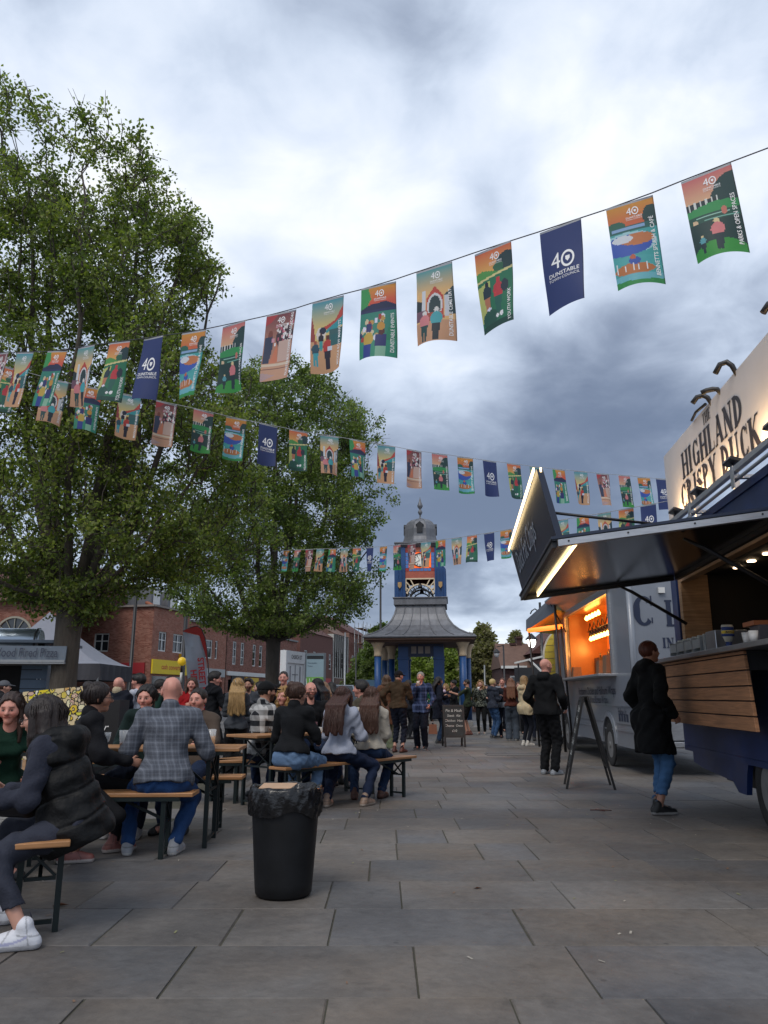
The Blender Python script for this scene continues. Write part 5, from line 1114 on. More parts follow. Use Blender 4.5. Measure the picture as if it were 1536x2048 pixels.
        s.sky('#149fb8', '#f0d27a', .8); s.poly([(0, .4), (.1, .8), (.14, 1.2), (0, 1.4)], '#a8433f'); s.poly([(1, .25), (1, .55), (.45, .85), (.4, .75), (.75, .62)], '#d2493c'); s.poly([(1, .55), (1, .8), (.4, .95), (.4, .88)], '#2ba7ae'); s.rect(.55, .85, 1, 1.2, '#3f6d6e'); s.put(s.V > 1.15, '#e0a878'); s.ell(.3, .95, .14, .2, '#efe2d8'); s.ell(.35, .86, .1, .1, '#23304a')
        s.person(.3, .9, .5, '#223', '#3aa', '#422'); s.person(.14, 1.12, .7, '#2b5a6e', '#36aebb', '#b5583c'); s.person(.5, 1.0, .9, '#d0392f', '#2a2438', '#6a3322', w=1.05); s.rect(.5, 1.3, .66, 1.42, '#dfe8f4'); s.rect(.6, 1.0, 1, 1.3, '#2f6f72')
    else:  # wedding scene
        s.sky('#7d3a48', '#c58a70', 1.0); s.poly([(0, 0), (.45, 0), (.2, .25), (0, .35)], '#c03a40'); s.ell(.7, .75, .3, .34, '#4a3540')
        for k in range(40): s.ell(rg.uniform(.35, 1), rg.uniform(.35, .95), .035, .05, ['#f0e6e0', '#e89aa0', '#d0607a', '#fff'][k % 4])
        s.rect(.5, .85, .95, 1.45, '#dbb8a8'); s.poly([(.02, .7), (.28, .65), (.3, 1.0), (.2, 1.55), (.02, 1.6)], '#35415e'); s.ell(.2, .6, .08, .1, '#8a4a3e'); s.ell(.3, .8, .06, .07, '#e5a0b0'); s.poly([(.2, 1.55), (.45, .9), (.5, 1.45)], '#e0825c'); s.put(s.V > 1.48, '#d9a483'); s.rect(0, 1.50, 1, 1.56, '#e9d3b8'); s.rect(0, 1.64, 1, 1.655, '#8a5a4a'); s.poly([(0, 1.75), (.5, 1.85), (0, 2)], '#c7a6a4')
    if kind != 'navy': s.rect(.965, 0, 1, 2, grad((0.02, .02, .02), (.1, .1, .1), .3)) if False else None
    s.a[:2] = hexc('#b9bcc0'); s.a[:, -1] *= .55
    g_ = s.a.mean(2, keepdims=True); s.a = s.a * .86 + g_ * .08 + .025
    return s.a
fabM = None
def fab_mat():
    m = bpy.data.materials.new('printed_polyester'); m.use_nodes = True; nt = m.node_tree; nt.nodes.clear()
    out = N(nt, 'ShaderNodeOutputMaterial'); p = N(nt, 'ShaderNodeBsdfPrincipled'); p.inputs['Roughness'].default_value = .6; at = N(nt, 'ShaderNodeVertexColor', layer_name='tint'); nt.links.new(at.outputs[0], p.inputs[0])
    tr = N(nt, 'ShaderNodeBsdfTranslucent'); nt.links.new(at.outputs[0], tr.inputs[0]); mx = N(nt, 'ShaderNodeMixShader'); mx.inputs[0].default_value = .5; nt.links.new(p.outputs[0], mx.inputs[1]); nt.links.new(tr.outputs[0], mx.inputs[2]); nt.links.new(mx.outputs[0], out.inputs[0]); return m
fabM = fab_mat(); letF = mat('printed_white', (.8, .8, .8), rough=.7, var=0)
WORDS = dict(parks='PARKS & OPEN SPACES', splash='BENNETTS SPLASH & CAFÉ', youth='YOUTH WORK', priory='DUNSTABLE CEMETERY', events='DUNSTABLE EVENTS', markets='MIDDLE ROW MARKETS', wedding='DUNSTABLE TOWN AMBASSADORS')
_bm = {}
def banner_mesh(kind, var, lite):
    key = (kind, var, lite)
    if key in _bm: return _bm[key]
    amp = [.035, -.03, .055, -.05, .02][var]; tw = [.03, -.05, .0, .06, -.02][var]
    def bend(x, z, d=0.):   # x -.5..+.5 width, z 0..-1 height; curls a little at the foot
        k = (-z) ** 1.5
        return (x * BW * (1 - .05 * k), amp * k * (1 - (2 * x) ** 2) * 1.6 + tw * k * x * 2 + .02 * math.sin(3 * x + 5 * z + var) * k - d, z * BH)
    st = 2 if lite else 1; a = art(kind); v, f, cl = [], [], []; nx, ny = NB_X // st, NB_Y // st
    for j in range(ny + 1):
        for i in range(nx + 1): v.append(bend(i / nx - .5, -j / ny))
    for j in range(ny):
        for i in range(nx):
            k = j * (nx + 1) + i; f.append((k, k + nx + 1, k + nx + 2, k + 1)); cc = a[j * st:(j + 1) * st, i * st:(i + 1) * st].mean((0, 1)); cl.append((*cc, 1))
    me = bpy.data.meshes.new('banner'); me.from_pydata(v, [], f); me.materials.append(fabM); at = me.color_attributes.new('tint', 'FLOAT_COLOR', 'CORNER'); at.data.foreach_set('color', np.repeat(np.array(cl, np.float32), 4, axis=0).ravel()); me.polygons.foreach_set('use_smooth', [True] * len(f)); me.update()
    tb = MB(); big = kind == 'navy'; fs = .235 if big else .105; cx, cz = (0, -.44 * BH) if big else (.03 * BW, -.12 * BH)
    curve = lambda p: Vector(bend(p[0] / BW, p[2] / BH, .005))
    ax = (Vector((1, 0, 0)), Vector((0, 0, 1)))
    vs_, fs_ = text_mesh('4', fs / .16 * .16, .012); vs_ = [(x * fs * .85, y * fs) for x, y in text_mesh('4', 1, .0)[0]]
    add_text(tb, '4', (cx - fs * .26, 0, cz), *ax, fs, bold=.0, sx=.85, fn=curve)
    for k in range(20):
        a0, a1 = 2 * math.pi * k / 20, 2 * math.pi * (k + 1) / 20; rx, rz, w = fs * .28, fs * .38, fs * .09; c0 = (cx + fs * .24, cz)
        q = [(c0[0] + rx * math.cos(t) * s, c0[1] + rz * math.sin(t) * s) for t, s in ((a0, 1), (a1, 1), (a1, .72), (a0, .72))]; tb.face([curve(Vector((x, 0, z))) for x, z in q])
    c0 = (cx + fs * .24, cz); q = [(-.09, .12), (.09, .12), (.09, -.02), (0, -.14), (-.09, -.02)]; tb.face([curve(Vector((c0[0] + x * fs, 0, c0[1] + z * fs))) for x, z in q])
    add_text(tb, 'DUNSTABLE', (cx + .01, 0, cz - fs * .56), *ax, fs * .24, bold=.01, fn=curve); add_text(tb, 'TOWN COUNCIL', (cx + .01, 0, cz - fs * .76), *ax, fs * .17, fn=curve)
    if kind in WORDS and not lite:
        L = WORDS[kind]; sz = .048; wd = len(L) * sz * .62; add_text(tb, L, (.40 * BW, 0, -BH * .96 + wd / 2), (0, 0, 1), (-1, 0, 0), sz, bold=.01, off=0, fn=curve)
    tb.v = [tuple(x) for x in tb.v]; lm = bpy.data.meshes.new('lettering'); lm.from_pydata(tb.v, [], tb.f); lm.materials.append(letF); lm.update()
    _bm[key] = (me, lm); return _bm[key]
SEQ = ['wedding', 'markets', 'events', 'priory', 'youth', 'navy', 'splash', 'parks']
cordM = mat('white_cord', (.35, .36, .37), rough=.7, var=0); cordD = mat('dark_cord', (.06, .06, .07), rough=.7, var=0)
def bunting(label, items, hA, hB, seed, lite=False, extend=(None, None), cm=cordM, swing=4):
    """items: (px, py_top, kind); hA/hB apparent heights (px) of the first/last banner, from which the real distances follow"""
    rg = random.Random(seed)
    def dep(px, py, h): v = (1024 - py) / FPX; return (_cp - v * _sp) * FPX * BH / h
    def at_depth(px, py, d): r = ray(px, py); return Vector((0, 0, EYE)) + r * d
    A = at_depth(*items[0][:2], dep(*items[0][:2], hA)); B = at_depth(*items[-1][:2], dep(*items[-1][:2], hB))
    root = thing('bunting_line', label, 'bunting', (A.x, A.y, 0), group='bunting lines over the square')
    nrm = Vector((B.y - A.y, A.x - B.x, 0)).normalized()
    def hit(px, py): r = ray(px, py); return Vector((0, 0, EYE)) + r * ((A - Vector((0, 0, EYE))).dot(nrm) / r.dot(nrm))
    pts = [hit(px, py) for px, py, k in items]; dr = Vector((B.x - A.x, B.y - A.y, 0)).normalized(); along = [(p - A).dot(dr) for p in pts]
    ang = math.atan2(dr.y, dr.x)
    line = []
    for i, (p, (px, py, kind)) in enumerate(zip(pts, items)):
        a = pts[max(0, i - 1)]; b = pts[min(len(pts) - 1, i + 1)]; sl = (b.z - a.z) / max(.01, (Vector((b.x - a.x, b.y - a.y, 0))).length)
        me, lm = banner_mesh(kind, rg.randrange(5), lite)
        o = bpy.data.objects.new('banner', me); C.objects.link(o); o.parent = root; o.location = p - Vector(root.location)
        o.rotation_euler = (R(rg.uniform(-swing, swing)), math.atan(-sl), ang + R(rg.uniform(-8, 8)))
        l = bpy.data.objects.new('lettering', lm); C.objects.link(l); l.parent = o
        hw = dr * BW / 2; line += [p - hw + upv * (-.5 * BW * sl + .008), p + hw + upv * (.5 * BW * sl + .008)]
    if extend[0]: line.insert(0, hit(*extend[0]))
    if extend[1]: line.append(hit(*extend[1]))
    m = MB(); m.tube(line, .006 if not lite else .008, 5); m.build('cord', cm, root)
    return root
bunting('nearest bunting line of large banners climbing to the upper right', [(5, 706, 'wedding'), (51, 705, 'markets'), (115, 702, 'events'), (173, 693, 'priory'), (240, 684, 'youth'), (307, 675, 'navy'), (388, 663, 'splash'), (468, 647, 'parks'), (563, 625, 'wedding'), (656, 598, 'markets'), (757, 570, 'events'), (868, 534, 'priory'), (985, 495, 'youth'), (1120, 451, 'navy'), (1258, 404, 'splash'), (1411, 345, 'parks')],
        102, 172, 3, extend=((-40, 706), (1570, 283)), cm=cordD)
bunting('middle bunting line sloping down from the tall tree past the tower spire', [(18, 736, 'youth'), (113, 761, 'priory'), (181, 775, 'events'), (260, 791, 'markets'), (334, 806, 'wedding'), (408, 822, 'parks'), (473, 837, 'splash'), (537, 850, 'navy'), (597, 862, 'youth'), (659, 872, 'priory'), (715, 881, 'events'), (773, 891, 'markets'), (828, 901, 'wedding'), (879, 908, 'parks'), (930, 915, 'splash'), (979, 922, 'navy'), (1027, 928, 'youth'), (1072, 934, 'priory'), (1117, 939, 'events'), (1161, 943, 'markets'), (1205, 948, 'wedding'), (1248, 951, 'parks'), (1287, 955, 'splash'), (1322, 958, 'navy'), (1356, 961, 'youth')],
        90, 60, 4, extend=((-30, 724), (1372, 963)))
bunting('farthest bunting line of small banners crossing in front of the clock tower', [(573, 1101, 'splash'), (596, 1100, 'parks'), (619, 1099, 'wedding'), (641, 1098, 'markets'), (665, 1098, 'events'), (689, 1097, 'priory'), (714, 1096, 'youth'), (740, 1095, 'navy'), (767, 1093, 'splash'), (794, 1090, 'parks'), (823, 1088, 'wedding'), (852, 1084, 'markets'), (881, 1080, 'events'), (913, 1076, 'priory'), (944, 1071, 'youth'), (978, 1066, 'navy'), (1012, 1060, 'splash'), (1047, 1054, 'parks'), (1084, 1047, 'wedding'), (1124, 1040, 'markets'), (1165, 1033, 'events'), (1208, 1026, 'priory'), (1252, 1018, 'youth'), (1296, 1010, 'navy')],
        42, 64, 5, lite=True, extend=((545, 1102), (1400, 990)))

# ================================================================ BEER BENCHES AND TABLES
pine = mat('varnished_pine', (.33, .16, .065), rough=.45, var=.15, vscale=3, fn=plank_fn)
greenS = mat('dark_green_steel', (.007, .014, .015), rough=.45, metal=.3, var=.1)
def bench_proto(name, L, W, H_, th, inset, braces=True):
    root = bpy.data.objects.new(name, None); C.objects.link(root)
    m = MB(); m.box((-L / 2, -W / 2, H_ - th), (L / 2, W / 2, H_)); m.build('top' if H_ > .6 else 'seat', pine, root, bevel=.006)
    for sx in (-1, 1):
        xs = sorted((sx * (L / 2 - inset + .12), sx * (L / 2 - inset - .5))); m = MB()
        for y in (-W / 2 + .02, W / 2 - .02): m.box((xs[0], y - .015, H_ - th - .03), (xs[1], y + .015, H_ - th - .001))
        m.box((xs[0] - .02, -W / 2 + .005, H_ - th - .028), (xs[0], W / 2 - .005, H_ - th - .002)); m.build('under_rail', greenS, root)
    for sx in (-1, 1):
        x = sx * (L / 2 - inset); m = MB(); w2 = W / 2 - .035
        for y in (-w2, w2): m.beam((x, y, 0), (x, y, H_ - th), .035, .018 if False else .03)
        m.beam((x, -w2 + .018, .05), (x, w2 - .018, .05), .02); m.beam((x, -w2 + .018, H_ * .55), (x, w2 - .018, H_ * .55), .018)
        m.beam((x, -w2 + .02, H_ * .57), (x, w2 - .02, H_ - th - .03), .014); m.beam((x + .012, w2 - .02, H_ * .57), (x + .012, -w2 + .02, H_ - th - .03), .014)
        m.beam((x, 0, H_ * .55), (x - sx * .38, 0, H_ - th - .01), .02)
        m.build('leg_frame', greenS, root)
    return root
bp = bench_proto('beer_bench', 2.2, .26, .47, .03, .22); tp = bench_proto('beer_table', 2.2, .52, .77, .03, .25)
used = {}
def put(proto, x, y, ang, label, cat, group):
    o = proto if proto not in used else copy_tree(proto); used[proto] = 1
    o.location = (x, y, 0); o.rotation_euler = (0, 0, R(ang)); tag(o, label, cat, group); return o
def near_end(xr, y, ang, L=2.2): a = R(ang); return xr - L / 2 * math.cos(a), y - L / 2 * math.sin(a)
x, y = near_end(-1.45, 6.28, 2); put(bp, x, y, 2, 'bench carrying the man in the grey check shirt', 'bench', 'beer benches')
x, y = near_end(-1.20, 6.85, 3); T1 = put(tp, x, y, 3, 'wooden table between the grey check shirt man and the dark haired woman', 'table', 'beer tables')
x, y = near_end(-1.30, 7.52, 2); put(bp, x, y, 2, 'bench on the far side of the table behind the grey check shirt man', 'bench', 'beer benches')
put(bp, -.40, 9.20, 50, 'bench by the bin carrying the three women with their backs turned', 'bench', 'beer benches')
T2 = put(tp, -.86, 9.62, 50, 'table behind the women on the bench by the bin', 'table', 'beer tables')
put(bp, -1.36, 10.05, 50, 'far bench on the other side of the table behind the bin', 'bench', 'beer benches')
x, y = near_end(-1.48, 9.35, 4); put(bp, x, y, 4, 'bench left of the man in the black cap', 'bench', 'beer benches')
put(bp, -2.12, 5.15, 112, 'nearest bench under the woman in the black padded jacket', 'bench', 'beer benches')
put(tp, -2.78, 4.9, 112, 'nearest table at the left edge in front of the padded jacket woman', 'table', 'beer tables')
# cups
clearP = mat('clear_plastic', (.75, .78, .8), rough=.12, var=0, alpha=.35, spec=.8); beerM = mat('lager', (.75, .36, .04), rough=.15, var=0, emit=(.7, .32, .03), estr=.05)
def cup(px, py, Y, h, r, label, fill=None, fh=.6, col=None, z=.77):
    p = atY(px, py, Y); p.z = z + .001; t = thing('plastic_cup', label, 'cup', p)
    m = MB(); m.lathe([(.001, 0), (r * .72, 0), (r, h), (r * .97, h), (r * .70, .004)], p, 18); m.build('cup_wall', clearP, t)
    if fill: m = MB(); m.lathe([(.001, .003), (r * .69, .003), (r * (.70 + .26 * fh), h * fh), (.001, h * fh)], p, 18); m.build('drink', fill, t)
cup(421, 1500, 6.75, .14, .043, 'clear cup half full of amber lager on the table end', beerM, .6)
cup(246, 1510, 6.55, .14, .043, 'clear cup with pinkish dregs before the dark haired woman', mat('pink_dregs', (.5, .25, .17), var=.4, vscale=60), .3)
p = atY(210, 1512, 6.5); p.z = .771; t = thing('wine_glass', 'small stemmed plastic glass left of the dregs cup', 'glass', p); m = MB(); m.lathe([(.03, 0), (.03, .004), (.006, .01), (.006, .04), (.025, .055), (.034, .1), (.036, .125), (.033, .125), (.03, .1)], p, 16); m.build('bowl', clearP, t)
p = atY(640, 1471, 9.6); m = MB(); m.box((p.x - .05, p.y - .05, .771), (p.x + .10, p.y + .07, .82)); tag(m.build('food_box', whiteP), 'white takeaway box between the blazer woman and the long haired woman', 'box')
p = atY(629, 1471, 9.5); m = MB().lathe([(.001, 0), (.033, 0), (.033, .115), (.001, .115)], (p.x, p.y, .771), 14); tag(m.build('drink_can', mat('dark_can', (.12, .03, .035), rough=.3, metal=.4)), 'dark red drinks can beside the white takeaway box', 'can')
# ---------------------------------------------------------------- litter bin
b0 = gnd(558, 1806); bx, by = b0.x, b0.y + .19
BN = thing('litter_bin', 'black plastic bin lined with a crumpled black bag and a card lid scrap', 'bin', (bx, by, 0))
binM = mat('black_bin_plastic', (.007, .0075, .009), rough=.5, spec=.3, var=.4, vscale=7, bump=.1, bscale=6)
m = MB(); m.lathe([(.001, .0), (.155, 0), (.172, .02), (.178, .08), (.200, .38), (.213, .565), (.218, .622), (.206, .622), (.19, .52)], (bx, by, 0), 40); m.build('shell', binM, BN)
bag = mat('black_bag_film', (.006, .006, .007), rough=.24, spec=.5, var=.0, bump=.45, bscale=30)
nA_, nZ = 96, 16; v, f = [], []
rg = random.Random(4); ph = [rg.uniform(0, 6.28) for _ in range(8)]
for j in range(nZ + 1):
    t = j / nZ
    for i in range(nA_):
        a = 2 * math.pi * i / nA_
        wr = .004 * math.sin(11 * a + ph[0] + 9 * t) + .0035 * math.sin(23 * a + ph[1] - 15 * t) + .003 * math.sin(41 * a + ph[2] + 24 * t)
        if t < .45: r = .222 + .008 * math.sin(t * 7) + wr; z = .478 + t / .45 * .145 + .012 * math.sin(5 * a + ph[3]) * (1 - t / .45) - (.018 * math.sin(3 * a + ph[5])) * (1 - t / .45)
        elif t < .6: q = (t - .45) / .15; r = .222 - .02 * q + wr * .8; z = .623 + .014 * math.sin(q * math.pi) + .006 * math.sin(9 * a + ph[4])
        else: q = (t - .6) / .4; r = .200 - .05 * q + wr * (1 + q); z = .623 - .14 * q + .01 * math.sin(6 * a + ph[6])
        v.append((bx + r * math.cos(a), by + r * math.sin(a), z))
for j in range(nZ):
    for i in range(nA_): f.append((j * nA_ + i, j * nA_ + (i + 1) % nA_, (j + 1) * nA_ + (i + 1) % nA_, (j + 1) * nA_ + i))
m = MB(); m.faces(v, f, 0, True); m.build('bag', bag, BN)
m = MB(); m.lathe([(.001, .52), (.19, .52)], (bx, by, 0), 24); m.build('bag_floor', bag, BN)
m = MB(); m.hexa([(bx - .17, by - .02, 0.617), (bx + .04, by - .09, 0.624), (bx + .07, by + .02, 0.644), (bx - .15, by + .07, 0.638), (bx - .17, by - .02, 0.621), (bx + .04, by - .09, 0.628), (bx + .07, by + .02, 0.648), (bx - .15, by + .07, 0.642)]); tag(m.build('card_scrap', mat('pale_card', (.42, .27, .17), rough=.8)), 'flat brown card tray lying across the top of the bin', 'card tray')
# ---------------------------------------------------------------- chalkboards
def aboard(label, x, y, ang, w, h, spread, lean=0, txt=None, rows=None, tsx=1.):
    t = thing('chalkboard', label, 'A-board', (x, y, 0), R(ang)); inv = Matrix.Rotation(R(ang), 4, 'Z')
    f = lambda p: Vector((x, y, 0)) + inv @ Vector(p)
    fr = mat('black_timber', (.014, .013, .013), rough=.55); sl = mat('chalk_slate', (.02, .024, .026), rough=.7, var=.3, vscale=8)
    for sg in (-1, 1):
        g = lambda u, z, k=0: f((u, sg * (spread / 2 * (1 - z / h) + .012 + k), z)); m = MB()
        for u in (-w / 2, w / 2 - .045): m.hexa([g(u, 0), g(u + .045, 0), g(u + .045, 0, .03), g(u, 0, .03), g(u, h), g(u + .045, h), g(u + .045, h, .03), g(u, h, .03)])
        for z in (h * .22, h - .05): m.hexa([g(-w / 2 + .046, z), g(w / 2 - .046, z), g(w / 2 - .046, z, .028), g(-w / 2 + .046, z, .028), g(-w / 2 + .046, z + .05), g(w / 2 - .046, z + .05), g(w / 2 - .046, z + .05, .028), g(-w / 2 + .046, z + .05, .028)])
        p = m.build('leaf', fr, None, world=True); p.parent = t; p.matrix_parent_inverse = Matrix.Identity(4); 
        p.location = inv.inverted() @ (Vector(p.location) - Vector(t.location)); p.rotation_euler = (0, 0, -R(ang))
        m = MB(); m.hexa([g(-w / 2 + .046, h * .22 + .05, .008), g(w / 2 - .046, h * .22 + .05, .008), g(w / 2 - .046, h * .22 + .05, .018), g(-w / 2 + .046, h * .22 + .05, .018), g(-w / 2 + .046, h - .05, .008), g(w / 2 - .046, h - .05, .008), g(w / 2 - .046, h - .05, .018), g(-w / 2 + .046, h - .05, .018)])
        def addp(m, nm, mt):
            o = m.build(nm, mt, None, world=True); o.parent = t; o.location = inv.inverted() @ (Vector(o.location) - Vector(t.location)); o.rotation_euler = (0, 0, -R(ang)); return o
        addp(m, 'slate', sl)
        if rows:
            tb = MB(); yd = (g(0, h) - g(0, 0)).normalized(); xd = (f((1, 0, 0)) - f((0, 0, 0))) * (-sg if sg > 0 else 1)
            for k, (s_, sz) in enumerate(rows): add_text(tb, s_, g(0, h * .86 - k * h * .12, .022), xd, yd, sz, sx=tsx, shear=.15, off=.0)
            addp(tb, 'chalk_lettering', mat('chalk', (.55, .55, .52), rough=.9, var=.2))
q0 = gnd(1142, 1576); q1 = gnd(1223, 1573); aboard('tall chalkboard standing edge-on beside the grey van wheel', (q0.x + q1.x) / 2 - .02, 10.9, 80, .62, 1.18, .56, rows=[('Chicken', .13), ('Wraps', .13), ('Pork £9', .12), ('Chips £4', .12), ('Loaded', .12)])
q = gnd(909, 1494); aboard('small chalkboard menu on the paving in front of the crowd', q.x, q.y + .2, 4, .52, .98, .42, rows=[('Pie & Mash', .09), ('Steak  Ale', .08), ('Chicken  Ham', .08), ('Cheese  Onion', .075), ('£10', .08)])

# ================================================================ LEFT SIDE STALLS
PZ = thing('food_trailer', 'grey pizza trailer with a lettered fascia and a steel oven drum', 'food trailer', (-8.5, 16.2, 0))
aL = Vector((1, .12, 0)).normalized(); nL = Vector((.12, -1, 0)).normalized()
pr_ = atY(108, 1300, 16.2); xr = pr_.x
TP = lambda p: Vector((xr, 16.2, 0)) + aL * p[0] + nL * p[1] + upv * p[2]
zt_, zb_ = atY(100, 1296, 16.2).z + .04, atY(100, 1327, 16.2).z + .02
pg = mat('grey_trailer_paint', (.13, .16, .20), rough=.5, var=.1)
m = MB(TP); m.hexa([(-4.5, 0, zb_), (.25, 0, zb_), (.25, .05, zb_), (-4.5, .05, zb_), (-4.5, -.06, zt_), (.25, -.06, zt_), (.25, .0, zt_), (-4.5, .0, zt_)]); FA = m.build('fascia', pg, PZ)
m = MB(TP); m.box((-4.5, -.9, zb_ - .03), (.25, .08, zb_ - .001)); m.box((-4.5, .052, zb_), (.25, .09, zb_ + .05)); m.build('awning', mat('grey_trim', (.3, .31, .32), rough=.4), PZ)
tb = MB(); add_text(tb, 'Wood Fired Pizza', TP((-.55, .054, (zb_ + zt_) / 2 + .02)), aL, (TP((0, -.06, zt_)) - TP((0, 0, zb_))), .27, sx=.66, off=.012); tb.build('lettering', dkb, FA)
m = MB(TP); m.box((-4.5, -2.6, .4), (-.35, -.85, .95)); m.box((-4.5, -2.6, .95), (-.35, -2.5, 2.3)); m.box((-4.5, -2.6, 2.3), (-.1, -.5, 2.36)); m.box((-.45, -2.5, .4), (-.35, -.85, 2.3)); m.build('body', pg, PZ)
m = MB(TP)
for k in range(9): m.box((-.86, -.84, .35 + k * .2), (-.33, -.80, .35 + k * .2 + .185))
m.build('plank_end', mat('blue_grey_plank', (.10, .15, .22), rough=.6, var=.1), PZ)
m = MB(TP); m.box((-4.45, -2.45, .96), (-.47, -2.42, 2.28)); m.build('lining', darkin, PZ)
m = MB(TP); m.box((-4.5, -.9, .96), (-.33, -.5, 1.0)); m.build('counter', ply, PZ)
dz = atY(30, 1281, 17).z; m = MB(); p0, p1 = TP((-2.6, -1.0, 0)), TP((-.62, -1.0, 0)); p0.z = p1.z = dz
rd_ = .27; m.tube([p0, p1, p1 + aL * .05], [rd_, rd_, rd_ * .85], 24); dr_ = m.build('oven_drum', mat('pale_steel', (.32, .38, .45), rough=.25, metal=.7, var=.1), PZ)
m = MB()
for t_ in (.45, .98): c_ = p0.lerp(p1, t_); m.tube([c_, c_ + aL * .04], rd_ + .012, 24)
m.tube([p1 + aL * .05 + upv * -.05, p1 + aL * .12 + upv * -.05], .05, 8); m.build('band', blackm, dr_)
# gazebo
G_ = thing('gazebo', 'grey peaked gazebo with a dark valance behind the tree trunk', 'gazebo', (-9.6, 25, 0))
gx1 = atY(262, 1340, 24).x; gx0 = gx1 - 4.2; gy0, gy1 = 24, 27; zg = atY(262, 1327, 24).z; gx1 = atY(262, 1340, 27).x; gx0 = gx1 - 4.0; zp = atY(92, 1222, 25.5).z
apx = Vector((atY(100, 1222, 25.8).x, 25.8, zp)); crn = [Vector((gx0, gy0, zg)), Vector((gx1, gy0, zg)), Vector((gx1, gy1, zg)), Vector((gx0, gy1, zg))]
m = MB(); nn = 10
def rp(k, u, t):
    e = crn[k].lerp(crn[(k + 1) % 4], u); p = e.lerp(apx, t); p.z = zg + (zp - zg) * (t ** 1.35); return p
for k in range(4):
    for i in range(nn):
        for j in range(nn): m.face([rp(k, i / nn, j / nn), rp(k, (i + 1) / nn, j / nn), rp(k, (i + 1) / nn, (j + 1) / nn), rp(k, i / nn, (j + 1) / nn)], 0, True)
m.build('canopy', mat('grey_canvas', (.20, .21, .25), rough=.75, var=.08, bump=.2, bscale=4), G_)
m = MB(); zv = atY(262, 1360, 24).z
for k in range(4):
    for i in range(30):
        a, b = crn[k].lerp(crn[(k + 1) % 4], i / 30), crn[k].lerp(crn[(k + 1) % 4], (i + 1) / 30); off = lambda t: .05 * math.sin(t * 1.1 + k)
        m.face([(a.x + off(i), a.y + off(i), zv), (b.x + off(i + 1), b.y + off(i + 1), zv), (b.x, b.y, zg), (a.x, a.y, zg)], 0, True)
m.build('valance', mat('dark_canvas', (.045, .045, .055), rough=.75, var=.08), G_)
for k in range(4): m = MB(); c_ = crn[k]; m.box((c_.x - .03 - (.05 if k in (1, 2) else -.05), c_.y - .03 + (.06 if k < 2 else -.06), 0), (c_.x + .03 - (.05 if k in (1, 2) else -.05), c_.y + .03 + (.06 if k < 2 else -.06), zg - .02)); m.build('post', steel, G_)
# hot dog banner hanging in the gazebo shade
p = atY(92, 1362, 18); t = thing('hanging_sign', 'black roll banner with hot dog wording left of the trunk', 'sign', (p.x, 18, 0)); z0, z1 = atY(92, 1480, 18).z, atY(92, 1336, 18).z; x0, x1 = atY(66, 1400, 18).x, atY(130, 1400, 18).x
m = MB(); m.box((x0, 18, z0), (x1, 18.03, z1)); m.build('cloth', mat('sign_black', (.012, .012, .014)), t); m = MB(); m.beam(((x0 + x1) / 2, 18.06, 0), ((x0 + x1) / 2, 18.06, z1), .03); m.build('stand', steel, t)
tb = MB(); add_text(tb, 'HOT DOGS', ((x0 + x1) / 2 + .1, 17.996, atY(90, 1356, 18).z), (1, 0, 0), upv, .17, bold=.02); add_text(tb, 'BURGERS', ((x0 + x1) / 2, 17.993, z1 - .07), (1, 0, 0), upv, .09, bold=.02); add_text(tb, 'FRIES', ((x0 + x1) / 2 - .05, 17.993, z1 - .15), (1, 0, 0), upv, .08, bold=.02); tb.build('lettering', letW, t)
m = MB(); m.prism([((x0 + x1) / 2 - .04 + .13 * math.cos(a * math.pi / 10), 17.998, z1 - .11 + .12 * math.sin(a * math.pi / 10)) for a in range(20)], (0, -.002, 0)); m.build('emblem', mat('sign_red', (.4, .02, .02), var=0), t)
# doodle board
DB = thing('painted_board', 'bright board of yellow and cream doodles outlined in black, behind the seated women', 'painted board', (-4, 10, 0))
a_, b_ = atY(46, 1384, 10), atY(190, 1370, 9.9); z0 = .42
gw, gh = 84, 78; Art2 = Art.__new__(Art); NBX2, NBY2 = NB_X, NB_Y
Art2.a = np.zeros((gh, gw, 3)); Art2.U, Art2.V = np.meshgrid((np.arange(gw) + .5) / gw, (np.arange(gh) + .5) / gh); s = Art2; rg = random.Random(8)
s.put(s.U > -1, '#cdb98e'); s.rect(.1, 0, .36, .12, '#d8c41a')
pal = ['#cdb64a', '#d8cfa8', '#c9b080', '#c4b49a', '#d0c890', '#c49a5a', '#c8c03c', '#dcd6c4', '#c9a58f', '#d4b22a']
for k in range(230):
    u, v_ = rg.random(), rg.random(); r1, r2 = rg.uniform(.018, .05), rg.uniform(.018, .06)
    s.ell(u, v_, r1 + .012, r2 + .012, '#15120f'); s.ell(u, v_, r1, r2, pal[k % 10])
    if k % 3 == 0: s.ell(u, v_, r1 * .45, r2 * .45, '#15120f'); s.ell(u, v_, r1 * .25, r2 * .28, pal[(k + 3) % 10])
for (u, v_, r1, r2) in [(.2, .5, .16, .42)]:
    s.ell(u, v_, r1, r2, '#15120f'); s.ell(u, v_, r1 - .015, r2 - .015, '#d9cf5a'); s.ell(u, v_, r1 - .05, r2 - .06, '#15120f'); s.ell(u, v_, r1 - .062, r2 - .072, '#e0dba0')
v, f, cl = [], [], []
for j in range(gh + 1):
    for i in range(gw + 1): q = a_.lerp(b_, i / gw); zt2 = a_.z + (b_.z - a_.z) * i / gw; v.append((q.x + (-.04 * j / gh if i == 0 else 0), q.y, zt2 + (z0 - zt2) * j / gh))
for j in range(gh):
    for i in range(gw): k = j * (gw + 1) + i; f.append((k, k + gw + 1, k + gw + 2, k + 1)); cl.append((*s.a[j, i], 1))
color_mesh('artwork', v, f, cl, mat('painted_surface', attr='tint', rough=.5, var=.05), DB)
